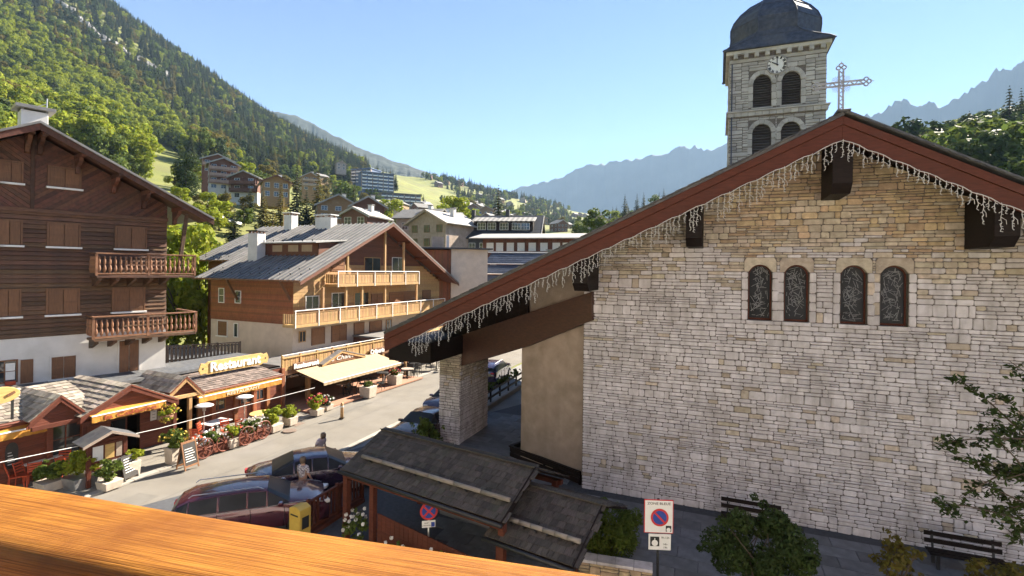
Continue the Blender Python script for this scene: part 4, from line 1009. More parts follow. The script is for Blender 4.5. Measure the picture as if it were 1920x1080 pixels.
# ------------------------------------------------------------------ leafy things
def bush_mesh(seed, rx, ry, rz, n, size, m, lobes=16, sq=False):
    rr = random.Random(seed); pts = []
    for i in range(lobes):
        t = rr.uniform(0,6.28); u = rr.uniform(0,1)**0.5; z = rr.uniform(0.15,0.85)
        if sq: pts.append((rr.uniform(-.75,.75)*rx, rr.uniform(-.75,.75)*ry, rz*rr.uniform(.12,.88), 0.22*min(rx,ry)))
        else:
            e = math.sqrt(max(0.1,1-(2*z-1)**2)); pts.append((rx*0.72*u*e*math.cos(t), ry*0.72*u*e*math.sin(t), rz*z, 0.30*min(rx,ry,rz)*rr.uniform(.8,1.2)))
    if not sq:
        for i in range(lobes//2):
            t = rr.uniform(0,6.28); z = rr.uniform(0.35,1.0); e = math.sqrt(max(0.05,1-(2*z-1)**2)); pts.append((rx*0.95*e*math.cos(t), ry*0.95*e*math.sin(t), rz*z*1.03, 0.13*min(rx,ry,rz)*rr.uniform(.6,1.3)))
    vs, fs = leaf_cloud(n, pts, size, seed); vs[:,2] = np.maximum(vs[:,2], 0.02)
    return mesh_np('foliage', vs, fs, m)
def bush(name, x, y, z, rx, ry, rz, n, size, m, label, cat='shrub', seed=1, group=None, sq=False, stems=True):
    e = empty(name, (x,y,z)); link('foliage', bush_mesh(seed, rx, ry, rz, n, size, m, sq=sq, lobes=90 if sq else 22), e)
    if stems:
        v = MB(); rr = random.Random(seed)
        for k in range(5): v.tube([(rr.uniform(-.1,.1),rr.uniform(-.1,.1),-0.05),(rr.uniform(-.3,.3)*rx,rr.uniform(-.3,.3)*ry,rz*0.5),(rr.uniform(-.6,.6)*rx,rr.uniform(-.6,.6)*ry,rz*0.8)],[0.03,0.02,0.006],5)
        v.build('stem', G['bark'], e)
    tag(e, label, cat, group); return e
p = gnd(1420,1160); bush('shrub', p.x, p.y, 0.06, 1.45,1.2,2.75, 15000, 0.042, G['leaf_dark'], 'big dark green shrub in front of the bench by the stone wall', seed=4)
p = gnd(1682,1150); bush('shrub', p.x, p.y, 0.06, 0.62,0.6,1.95, 1500, 0.06, G['leaf_olive'], 'small yellowish green shrub between the two benches', seed=5)
p = gnd(1885,1180); bush('shrub', p.x, p.y, 0.06, 1.0,0.8,1.55, 2200, 0.06, G['leaf_olive'], 'low olive shrub in front of the bench under the overhanging branches', seed=6)
p = gnd(1150,1042); he = bush('hedge', p.x-0.05, p.y+0.1, 0.06, 0.85,0.95,1.35, 15000, 0.032, G['leaf_mid'], 'clipped dark green hedge block beside the lower shingle roof', 'hedge', seed=7, sq=True); he.rotation_euler = (0,0,R(-32))
# tree whose branches reach in from the right
def right_tree():
    b = at(2090, 900, 10.2); e = empty('overhanging_tree', (b.x,b.y,0.0)); rr = random.Random(15); v = MB()
    o = Vector((b.x,b.y,0)); v.tube([(0,0,-0.1),(-0.1,0.05,2.2),(-0.05,0.0,4.5),(0.1,0,6.8)],[0.17,0.14,0.1,0.04],9)
    tips = [(1738,835,9.6),(1735,940,9.5),(1790,705,9.8),(1768,850,9.9),(1850,800,9.4),(1890,675,9.7),(1820,905,9.9),(1880,740,10.3),(1900,880,9.6),(1830,800,10.4),(1870,960,9.9),(1910,820,10.1),(1800,930,9.7),(1895,1000,9.8),(1880,900,9.3)]
    P = []
    for t in tips:
        q = at(*t)-o; z0 = rr.uniform(1.8,5.0); s = Vector((-0.08,0.02,min(z0,q.z+1.2))); m = s.lerp(q,0.5)+Vector((0,0,0.25)); ps = [s, s.lerp(m,0.5)+Vector((0,0,0.1)), m, m.lerp(q,0.55)+Vector((0,0,0.06)), q]
        v.tube(ps,[0.05,0.035,0.022,0.013,0.004],6)
        for k in range(16):
            f = 0.45+0.55*rr.random(); base = m.lerp(q,(f-0.45)/0.55); d = Vector((rr.uniform(-1,1),rr.uniform(-1,1),rr.uniform(-.5,.6)))*0.30; tp = base+d; v.tube([base,tp],[0.006,0.003],4)
            for j in range(11): P.append(tp.lerp(base, rr.random()*0.8)+Vector((rr.uniform(-.07,.07),rr.uniform(-.07,.07),rr.uniform(-.05,.05))))
    v.build('branch', G['bark'], e, smooth=True)
    rg = np.random.default_rng(2); pos = np.array([tuple(p) for p in P]); n = len(pos)
    nr = rg.normal(size=(n,3))*0.7+np.array([0,0,1.0]); nr /= np.linalg.norm(nr,axis=1)[:,None]; t = np.cross(nr, rg.normal(size=(n,3))); t /= np.linalg.norm(t,axis=1)[:,None]; bb = np.cross(nr,t); s = (0.045+0.03*rg.random(n))[:,None]
    q = np.stack([pos-t*s, pos+bb*s*0.5, pos+t*s*1.1, pos-bb*s*0.5],1).reshape(-1,3)
    link('crown', mesh_np('crown', q, np.arange(4*n).reshape(-1,4), G['leaf_dark']), e)
    tag(e, 'leafy tree reaching its thin branches in front of the church wall', 'tree')
right_tree()
# ------------------------------------------------------------------ benches
def bench(px, py, label, L=1.8, d=-1.25):
    a, _ = CHF.hit(px, py, d); e = CHF.empty('bench', a, d, 0.06); w = L/2
    for k, (y, z) in enumerate(((-0.16,0.45),(0.0,0.455),(0.16,0.45))): bx('seat_slat', -w, w, y-0.065, y+0.065, z-0.035, z, G['darkwood'], e, 0.006)
    for z in (0.62,0.82): MB().beam((-w,0.27+(z-.62)*.2,z),(w,0.27+(z-.62)*.2,z),0.03,0.13).build('back_slat', G['darkwood'], e, bevel=0.006)
    for s in (-0.78,0.78):
        v = MB(); v.beam((s*w,-0.18,0.0),(s*w,-0.18,0.42),0.06,0.08).beam((s*w,0.2,0.0),(s*w,0.24,0.42),0.06,0.08).beam((s*w,-0.22,0.40),(s*w,0.26,0.40),0.06,0.05).beam((s*w,0.25,0.42),(s*w,0.34,0.90),0.05,0.05); v.build('leg', G['black'], e)
    tag(e, label, 'bench'); return e
bench(1812,1050,'dark slatted bench against the church wall under the overhanging branches')
bench(1408,985,'dark slatted bench half hidden behind the big dark shrub')
# ------------------------------------------------------------------ signs
def disc(v, r, y, c, n=28, t=0.004, mi=0): v.lathe([(r,t),(r,-t)], (c[0],y,c[1]), n, mi, 'y')
def parking_sign():
    D = 12.5; p = at(1235, 968, D); e = empty('parking_sign', (p.x,p.y,0.0), R(-3)); z = p.z; w = 0.355; h = 0.41
    MB().tube([(0,0.05,-0.2),(0,0.05,z+h)],0.032,10).build('post', G['black'], e, smooth=True)
    pn = bx('sign_panel', -w, w, -0.012, 0.012, z-h, z+h, G['signred'], e, 0.02)
    bx('sign_field', -w+0.022, w-0.022, -0.018, -0.0125, z-h+0.022, z+h-0.022, G['signwhite'], e, 0.004)
    def rnd_(r, y, m, nm, c): v = MB(); disc(v, r, y, c); v.build(nm, m, e)
    rnd_(0.215,-0.022,G['signred'],'red_disc',(0.02,z-0.02)); rnd_(0.165,-0.029,G['signblue'],'blue_disc',(0.02,z-0.02))
    MB().beam((0.02-0.12,-0.036,z-0.02+0.12),(0.02+0.12,-0.036,z-0.02-0.12),0.045,0.006,up=(0,1,0)).build('red_bar', G['signred'], e)
    text('lettering','ZONE BLEUE',0.085,G['black'],e,(0,-0.021,z+0.315),depth=0.002,width=0.56)
    dk = bx('disc_pictogram', 0.17,0.30,-0.024,-0.0185,z-0.355,z-0.215,G['black'],e); MB().lathe([(0.05,0.002),(0.05,-0.002)],(0.235,-0.027,z-0.31),14,0,'y').build('dial', G['signwhite'], dk)
    z2 = z-h-0.215; bx('supplementary_panel', -0.27+0.03, 0.27+0.03, -0.010, 0.010, z2-0.195, z2+0.195, G['signwhite'], e, 0.015)
    d2 = bx('disc_pictogram', -0.20,0.02,-0.016,-0.0105,z2-0.10,z2+0.13,G['black'],e)
    MB().lathe([(0.075,0.002),(0.075,-0.002)],(-0.09,-0.019,z2-0.02),16,0,'y').build('dial', G['signwhite'], d2); bx('dial_hand', -0.10,-0.08,-0.022,-0.0165,z2+0.02,z2+0.1,G['signwhite'],d2)
    for k, s in enumerate(('9h-12h','14h-','19h')): text('lettering', s, 0.07, G['black'], e, (0.165,-0.0125,z2+(0.11,-0.05,-0.13)[k]), depth=0.002)
    tag(e, 'square white parking zone sign with blue and red disc on black post', 'sign')
parking_sign()
def nostop_sign():
    D = 14.6; p = at(804, 960, D); e = empty('no_stopping_sign', (p.x,p.y,0.0), R(12)); z = p.z+0.03
    MB().tube([(0,0.04,-0.2),(0,0.04,z+0.1)],0.03,10).build('post', G['steel'], e, smooth=True)
    for r, y, m, nm in ((0.25,-0.012,G['signred'],'red_disc'),(0.195,-0.02,G['signblue'],'blue_disc')):
        v = MB(); disc(v, r, y, (0,z)); v.build(nm, m, e)
    for s in (-1,1): MB().beam((-0.14*s,-0.028-0.002*s,z-0.14),(0.14*s,-0.028-0.002*s,z+0.14),0.05,0.006,up=(0,1,0)).build('red_bar', G['signred'], e)
    bx('supplementary_panel', -0.19,0.19,-0.01,0.01,z-0.47,z-0.27,G['signwhite'],e,0.01)
    bx('blue_pictogram', 0.07,0.17,-0.016,-0.0105,z-0.45,z-0.32,G['signblue'],e)
    for k, s in enumerate(('SAUF','LIVRAISON')): text('lettering', s, 0.05, G['black'], e, (-0.065,-0.0125,z-0.34-0.07*k), depth=0.002)
    tag(e, 'round no stopping sign with red cross under the shingle shelter eave', 'sign')
nostop_sign()
# ------------------------------------------------------------------ shingled shelter
def shelter():
    p, q = gnd(640,882,2.2), gnd(940,981,2.2); F = Fr(p.x,p.y,math.degrees(math.atan2(q.y-p.y,q.x-p.x))); L = (q-p).length
    root = F.empty('shingle_shelter'); tag(root, 'open timber shelter with two stepped dark shingle roofs and red board wall', 'shelter')
    d1 = F.inv(gnd(713,805,3.0))[1]; rr = random.Random(8); rest = MB(); npart = [0]
    protos = []
    for k in range(5):
        v = MB(); w = 0.125+0.02*k; v.add([(-w/2,0,0),(w/2,0,0),(w/2,0.34,0),(-w/2,0.34,0),(-w/2,0.004,0.022+0.003*k),(w/2,0,0.024),(w/2,0.34,0.016),(-w/2,0.34,0.016)],[(3,2,1,0),(4,5,6,7),(0,1,5,4),(1,2,6,5),(2,3,7,6),(3,0,4,7)]); protos.append((w, v.mesh('shingle', G['shingle'], fix=False), v))
    def roof(a0, a1, ze, zr, dr, sect, skew=0.0, single=300):
        sl = math.atan2(zr-ze, dr); Ls = math.hypot(dr, zr-ze); nrow = int(Ls/0.20)
        for side in (0,1):
            P = [(a0,0 if side == 0 else 2*dr,ze-0.02),(a1,0 if side == 0 else 2*dr,ze-0.02),(a1+skew,dr,zr-0.02),(a0+skew,dr,zr-0.02)]
            MB().slab(*(P if side == 0 else P[::-1]), 0.05).build('roof_boarding', G['darkwood'], sect)
            for j in range(nrow):
                s = Ls*j/nrow; a = a0+rr.uniform(-.05,0)+skew*s/Ls; end = a1+skew*s/Ls
                while a < end:
                    w, me, v = protos[rr.randrange(5)]
                    y = s*math.cos(sl); z = ze+s*math.sin(sl)+0.015+rr.uniform(0,0.008); rz = rr.uniform(-.04,.04)
                    if side == 1: y = 2*dr-y
                    Mx = Matrix.Translation((a+w/2,y,z)) @ Matrix.Rotation(0 if side == 0 else math.pi,4,'Z') @ Matrix.Rotation(sl-0.03,4,'X') @ Matrix.Rotation(rz,4,'Z')
                    if side == 0 and npart[0] < single and rr.random() < 0.62:
                        o = link('shingle', me, sect); o.matrix_local = Mx; npart[0] += 1
                    else: rest.add([Mx @ Vector(c) for c in v.v], v.f)
                    a += w+rr.uniform(0.004,0.016)
        bx('ridge_board', a0+skew, a1+skew, dr-0.10, dr+0.10, zr+0.025, zr+0.06, G['shingle'], sect, 0.01)
        # round snow guard log on brackets
        t = 0.30
        v0, v1 = Vector((a0+0.35+skew*t, dr*t, ze+(zr-ze)*t+0.12)), Vector((a1-0.05+skew*t, dr*t, ze+(zr-ze)*t+0.12)); n = 6
        for k in range(n):
            MB().tube([v0.lerp(v1,(k+0.02)/n), v0.lerp(v1,(k+0.98)/n)], 0.062, 10).build('snow_guard_log', MATLOG, sect, smooth=True)
            b = v0.lerp(v1,(k+0.5)/n); MB().beam(b+Vector((0,0,-0.13)), b+Vector((0,-0.12,-0.02)), 0.04, 0.03).build('log_bracket', G['black'], sect)
        MB().tube([(a0-0.05,-0.06,ze-0.03),(a1+0.05,-0.06,ze-0.05)],0.055,8).build('gutter', G['black'], sect, smooth=True)
        v = MB(); v.beam((a1+0.02,-0.02,ze-0.03),(a1+skew+0.02,dr,zr-0.02),0.03,0.16); v.build('verge_board', G['darkwood'], sect)
    up = bpy.data.objects.new('upper_roof', None); SC.collection.objects.link(up); up.parent = root
    lw = bpy.data.objects.new('lower_roof', None); SC.collection.objects.link(lw); lw.parent = root
    sk = F.inv(gnd(713,805,3.0))[0]*0.5+ (F.inv(gnd(1010,880,3.0))[0]-L)*0.5
    roof(0, L, 2.2, 3.0, d1, up, sk, 200)
    la0 = F.inv(gnd(910,1007,1.72))[0]; la1 = F.inv(gnd(1075,1064,1.72))[0]; lr = F.inv(gnd(1070,931,2.45)); e0 = F.inv(gnd(910,1007,1.72))[1]
    n0 = len(rest.v); roof(la0, la1, 1.72, 2.45, max(1.4, lr[1]-e0), lw, sk, 300)
    o = rest.build('small_shingles', G['shingle'], root, fix=False); o['kind'] = 'stuff'
    # posts, beam, board wall
    for a, d in ((0.12,0.12),(1.15,0.25),(L-0.1,0.2),(0.3,2*d1-0.2),(L-0.2,2*d1-0.2)): bx('post', a-0.085, a+0.085, d-0.085, d+0.085, 0, 2.12 if d < 0.3 else 2.12, G['redwood'], root, 0.012)
    bx('eave_beam', 0, L, 0.05, 0.20, 1.98, 2.12, G['redwood'], root, 0.01); bx('eave_beam', 0, L, 2*d1-0.2, 2*d1-0.05, 1.98, 2.12, G['redwood'], root, 0.01)
    n = 36; a0, a1 = 1.3, L+1.9
    for k in range(n):
        a = a0+(a1-a0)*k/n; bx('wall_board', a+0.006, a+(a1-a0)/n-0.006, 0.28, 0.315, 0, 1.10-0.012*k if k < n else 1.0, G['redwood'], root)
    bx('wall_rail', a0, a1, 0.27, 0.35, 0.52, 0.60, G['redwood'], root)
    bx('back_wall', 1.4, L-0.3, 2*d1-0.42, 2*d1-0.25, 0, 1.5, mat('grey_render', (0.22,0.23,0.25), (0.17,0.175,0.19), rough=0.9, scale=2), root)
    for a in (la0+0.15, la1-0.2): bx('post', a-0.08, a+0.08, 0.36, 0.52, 0, 1.62, G['redwood'], root, 0.01)
    return F, L
MATLOG = mat('weathered_log', (0.27,0.235,0.205), (0.17,0.145,0.125), rough=0.85, scale=4, stretch=(1,6,6), vary=0.2, bump=0.3)
SHF, SHL = shelter()
# slatted fence and yellow box beside it
def fence_piece():
    p, q = gnd(578,941,1.1), gnd(652,899,1.1); F = Fr(p.x,p.y,math.degrees(math.atan2(q.y-p.y,q.x-p.x))); L = (q-p).length+0.8; e = F.empty('slat_fence'); tag(e, 'brown timber slat fence running from the yellow box under the shelter', 'fence')
    MB().beam((0,0,1.08),(L,0,1.08),0.09,0.07).build('top_rail', G['redwood'], e, bevel=0.01); MB().beam((0,0,0.22),(L,0,0.22),0.06,0.09).build('bottom_rail', G['redwood'], e, bevel=0.01)
    MB().beam((0,0,0.06),(L,0,0.06),0.28,0.16).build('sill_beam', G['redwood'], e, bevel=0.02)
    n = int(L/0.17)
    for k in range(n): bx('slat', k*L/n+0.03, k*L/n+0.12, -0.018, 0.018, 0.27, 1.04, G['redwood'], e)
    for a in (0.0, L/2, L): bx('post', a-0.05, a+0.05, -0.05, 0.05, 0, 1.18, G['redwood'], e, 0.01)
fence_piece()
p = at(563,942,15.3); e = empty('letter_box', (p.x,p.y,0), R(-30)); z0 = 0.35
MB().prism([(-0.24,0.0),(0.24,0.0),(0.24,0.98),(0.05,1.06),(-0.24,0.98)], -0.2, 0.2).build('box_body', G['mailyellow'], e, bevel=0.02).location = (0,0,z0)
bx('posting_slot', -0.16,0.16,-0.212,-0.198,z0+0.78,z0+0.82,G['black'],e); bx('door_panel', -0.2,0.2,-0.21,-0.199,z0+0.1,z0+0.66,G['mailyellow'],e,0.004); bx('stand', -0.06,0.06,-0.05,0.05,0,z0,G['black'],e)
bx('side_vent', 0.235,0.25,-0.12,0.12,z0+0.4,z0+0.75,G['black'],e)
tag(e, 'yellow metal letter box beside the brown slat fence', 'letter box')
# flowers in front of the shelter
def flowers(px, py, n, label, m, D=None, w=0.5, h=0.7, seed=1):
    p = gnd(px, py) if D is None else at(px,py,D); e = empty('flowering_plant', (p.x,p.y,0.0)); rr = random.Random(seed)
    link('foliage', bush_mesh(seed, w, w*0.8, h, 700, 0.045, G['leaf_mid']), e)
    v = MB()
    for k in range(n):
        t = rr.uniform(0,6.28); r = w*rr.random()**0.5; z = h*rr.uniform(0.55,1.12); c = Vector((r*math.cos(t), r*math.sin(t)-0.05, z))
        for j in range(6):
            d = Vector((rr.gauss(0,1),rr.gauss(0,1),rr.gauss(0,1))).normalized()*0.04; u = d.orthogonal().normalized()*0.05; b = len(v.v); w2 = d.cross(u).normalized()*0.05
            v.add([c+d-u, c+d+w2, c+d+u, c+d-w2], [(0,1,2,3)])
    v.build('blossoms', m, e, fix=False); tag(e, label, 'plant')
flowers(672,1018,22,'white flowering plant by the front posts of the shingle shelter',G['flower_w'],w=0.55,h=0.95,seed=3)
flowers(741,1075,12,'small white roses in front of the red board wall',G['flower_w'],w=0.4,h=0.85,seed=4)
flowers(818,1100,12,'white flowers under the no stopping sign',G['flower_w'],w=0.4,h=0.9,seed=5)
# low stone wall in front of the hedge, planter trough by the porch
def low_wall():
    p, q = gnd(1085,1046,0.45), gnd(1224,1068,0.45); F = Fr(p.x,p.y,math.degrees(math.atan2(q.y-p.y,q.x-p.x))); L = (q-p).length; e = F.empty('low_wall'); tag(e, 'low rough stone wall with flat coping in front of the hedge', 'wall')
    bx('wall_core', 0.01,L-0.01,0.02,0.3,-0.05,0.36,G['mortar'],e); lay(pack(0,L,0,0.36,0.1,0.09,4), e, [G['stone_ochre']], 'wall_stone', 6, proud=0.03)
    n = 4
    for k in range(n): bx('coping_stone', k*L/n+0.005, (k+1)*L/n-0.005, -0.05, 0.36, 0.365, 0.45, G['stone'], e, 0.015)
low_wall()
def trough():
    p, q = gnd(957,858), gnd(1088,911); F = Fr(p.x,p.y,math.degrees(math.atan2(q.y-p.y,q.x-p.x))); L = (q-p).length; e = F.empty('planter_trough'); tag(e, 'long dark timber planter trough along the plastered porch wall', 'planter')
    for z in (0.08,0.30): bx('front_board', 0,L,-0.05,0.0,z,z+0.17,G['darkwood'],e,0.01); bx('end_board', -0.05,-0.001,0,1.0,z,z+0.17,G['darkwood'],e,0.01)
    bx('front_cap', -0.05,L,-0.08,0.06,0.50,0.56,G['darkwood'],e,0.01)
    bx('end_cap', -0.10,0.06,0.065,1.0,0.50,0.56,G['darkwood'],e,0.01)
    for a in (0.03, L*0.5, L-0.1): bx('stake', a, a+0.08, 0.005,0.08,0,0.49,G['darkwood'],e)
    bx('soil', 0.0,L,0.09,0.9,0.0,0.36,mat('soil',(0.05,0.038,0.03),(0.03,0.024,0.02),rough=1,scale=20,bump=0.6),e)
trough()
# ------------------------------------------------------------------ balcony rail in the foreground
def balcony_rail():
    zr = HC-0.45; p, q = gnd(0,896,zr), gnd(1240,1079,zr); F = Fr(p.x,p.y,math.degrees(math.atan2(q.y-p.y,q.x-p.x)), 0); n_ = F.inv(gnd(0,1028,zr))[1]
    e = F.empty('balcony_rail', 0,0,zr); e.location.z = zr; tag(e, 'thick varnished orange timber balcony handrail in the foreground', 'handrail')
    w = abs(n_); prof = []
    rad = 0.034
    for cx, cz, t0 in ((-rad,-rad,0),(-w+rad,-rad,90),(-w+rad*1.0,-0.10,180),(-rad,-0.10,270)):
        for k in range(6): t = R(t0+90*k/5); prof.append((cx+rad*math.cos(t), cz+rad*math.sin(t)))
    x0, x1 = -2.2, 2.6; n = len(prof); vs = []; segs = 40
    for i in range(segs+1):
        x = x0+(x1-x0)*i/segs; vs += [(x, y+0.0015*math.sin(x*9), z+0.002*math.sin(x*5+1)) for y,z in prof]
    fs = [(i*n+k, i*n+(k+1)%n, (i+1)*n+(k+1)%n, (i+1)*n+k) for i in range(segs) for k in range(n)]+[tuple(range(n)), tuple(segs*n+k for k in range(n))]
    MB().add(vs, fs).build('handrail', G['rail'], e, smooth=True)
    for x in (-2.0,-0.9,0.2,1.3,2.4): bx('post', x-0.045,x+0.045,-w/2-0.04,-w/2+0.04,-1.05,-0.13,G['rail'],e,0.006)
    for k in range(24):
        x = -2.0+k*0.19
        bx('baluster', x+0.06,x+0.15,-w/2-0.015,-w/2+0.015,-0.95,-0.2,G['rail'],e)
    for z in (-0.98,-0.22): bx('cross_rail', -2.1,2.5,-w/2-0.03,-w/2-0.016,z,z+0.07,G['rail'],e)
balcony_rail()
def near_balcony():
    pass
# repairs and seams in the road surface
def road_marks():
    m1 = mat('newer_asphalt', (0.165,0.152,0.134), (0.135,0.124,0.11), rough=0.9, scale=2, bump=0.3, bscale=60); m2 = mat('tar_seam', (0.105,0.097,0.088), (0.085,0.08,0.072), rough=0.7, scale=3)
    for a0,a1,d0,d1 in ((4,6.5,-3.9,-2.7),(11,14.5,-1.4,-0.6),(19,21,-4.2,-3.1),(-3,0.5,-2.2,-1.2)): sheet('asphalt_patch', [sp(a0,d0),sp(a1,d0+0.06),sp(a1-0.1,d1),sp(a0+0.05,d1-0.05)], 0.0045, m1, 0.01)
    rr = random.Random(9)
    for base, n0, n1 in ((-RW*0.5,-20,34),(-RW*0.22,6,20)):
        v = MB(); pts = [(k*0.9, base+0.05*math.sin(k*0.7)+rr.uniform(-.03,.03)) for k in range(n0,n1)]
        for (a,b),(c_,d) in zip(pts[:-1],pts[1:]): v.add([(*sp(a,b-0.012),0.0045),(*sp(c_,d-0.012),0.0045),(*sp(c_,d+0.012),0.0045),(*sp(a,b+0.012),0.0045)],[(0,1,2,3)])
        struct(v.build('tar_seam', m2))
    g = SF.pt(9.2,-0.35); o = MB().box(-0.35,0.35,-0.2,0.2,-0.02,0.008).build('drain_grate', MATS['cast_iron']); o.location = (g.x,g.y,0); o.rotation_euler = (0,0,SF.rot); tag(o,'rectangular iron drain grate at the kerb by the bollard','drain')
road_marks()
# ------------------------------------------------------------------ the house this balcony belongs to (unseen behind the viewer, its front whitened to bounce sun)
def own_house():
    F = Fr(0,-1.3,-8); e = F.empty('balcony_house'); tag(e, 'unseen pale rendered chalet whose balcony looks out over the street', 'house')
    W = mat('pale_bounce_render', (0.80,0.78,0.77), (0.75,0.73,0.72), rough=0.9, scale=2, bump=0.3, bscale=30)
    bx('wall', -17, 17, -9, -0.001, -0.3, 13.2, W, e)
    MB().prism([(-17,13.2),(17,13.2),(0,18.5)], -9, -0.001).build('gable', G['orangewood'], e)
    for s in (-1,1):
        q = [(s*18.2,-10,12.95),(0,-10,18.8),(0,1.0,18.8),(s*18.2,1.0,12.95)]; MB().slab(*(q if s > 0 else q[::-1]),0.2).build('roof_slope', G['metalroof'], e)
    for fl in range(4):
        z = 0.9+2.95*fl
        for x in (-14,-9.5,-5,5,9.5,14):
            o = bx('window', x-0.75, x+0.75, 0.0, 0.04, z, z+1.4, G['glass'], e)
            for s in (-1,1): bx('shutter', x+s*1.2-0.38, x+s*1.2+0.38, 0.001, 0.05, z, z+1.4, G['shutter_orange'], e)
    bx('balcony_deck', -4.0, 4.0, 0.0, 2.0, HC-1.68, HC-1.53, G['honeywood'], e)
    bx('shade_cladding', -4.5, 4.5, 0.001, 0.04, HC-1.5, HC+1.3, G['shutter'], e); bx('balcony_door', -1.2, 1.2, 0.041, 0.06, HC-1.5, HC+0.6, G['glass'], e)  # cladding added dark to cut light bounced onto the rail
    bx('shade_deck', -4.5, 4.5, 0.0, 1.9, HC+1.31, HC+1.5, G['shutter'], e)  # unseen deck added to shade the wall and the rail's near side
own_house()
# ------------------------------------------------------------------ pieces shared by the chalets
def shutter_window(par, a0, a1, z0, z1, y=-0.0, m=None, sill=True, leaves=2, frame=None):
    """closed board shutters in a plain frame, on a wall whose face is at y"""
    m = m or G['shutter']; f = 0.07; v = MB()
    v.box(a0-f,a0,y-0.05,y+0.02,z0,z1+f).box(a1,a1+f,y-0.05,y+0.02,z0,z1+f).box(a0,a1,y-0.05,y+0.02,z1,z1+f)
    w = v.build('window', frame or G['shutter'], par)
    n = leaves; L = (a1-a0)/n
    for k in range(n):
        x0, x1 = a0+L*k+0.012, a0+L*(k+1)-0.012
        s = bx('shutter', x0, x1, y-0.04, y-0.005, z0+0.015, z1-0.01, m, w, 0.004)
        for t in (0.12,0.46,0.80):
            zz = z0+(z1-z0)*t; bx('shutter_rail', x0+0.03, x1-0.03, y-0.062, y-0.042, zz, zz+(z1-z0)*0.08, m, s if False else w)
    if sill: bx('sill', a0-0.12, a1+0.12, y-0.14, y+0.02, z0-0.09, z0-0.004, G['paintwhite'], w, 0.006)
    return w
def glass_window(par, a0, a1, z0, z1, y, frame, panes=2, cross=1, glass=None):
    f = 0.06; v = MB(); v.box(a0-f,a0,y-0.04,y+0.03,z0-f,z1+f).box(a1,a1+f,y-0.04,y+0.03,z0-f,z1+f).box(a0,a1,y-0.04,y+0.03,z1,z1+f).box(a0,a1,y-0.04,y+0.03,z0-f,z0)
    for k in range(1,panes): x = a0+(a1-a0)*k/panes; v.box(x-0.02,x+0.02,y-0.03,y+0.0,z0,z1)
    for k in range(1,cross+1): z = z0+(z1-z0)*k/(cross+1); v.box(a0,a1,y-0.028,y-0.012,z-0.015,z+0.015)
    w = v.build('window', frame, par); bx('pane', a0,a1,y-0.008,y+0.006,z0,z1,glass or G['glass'],w); return w
BAL = None
def baluster_mesh(h):
    return MB().lathe([(0.035,0),(0.035,0.06*h),(0.055,0.10*h),(0.075,0.26*h),(0.05,0.42*h),(0.03,0.50*h),(0.05,0.56*h),(0.055,0.72*h),(0.03,0.86*h),(0.04,0.92*h),(0.04,h)], n=8).mesh('baluster', G['baluster'], smooth=True)
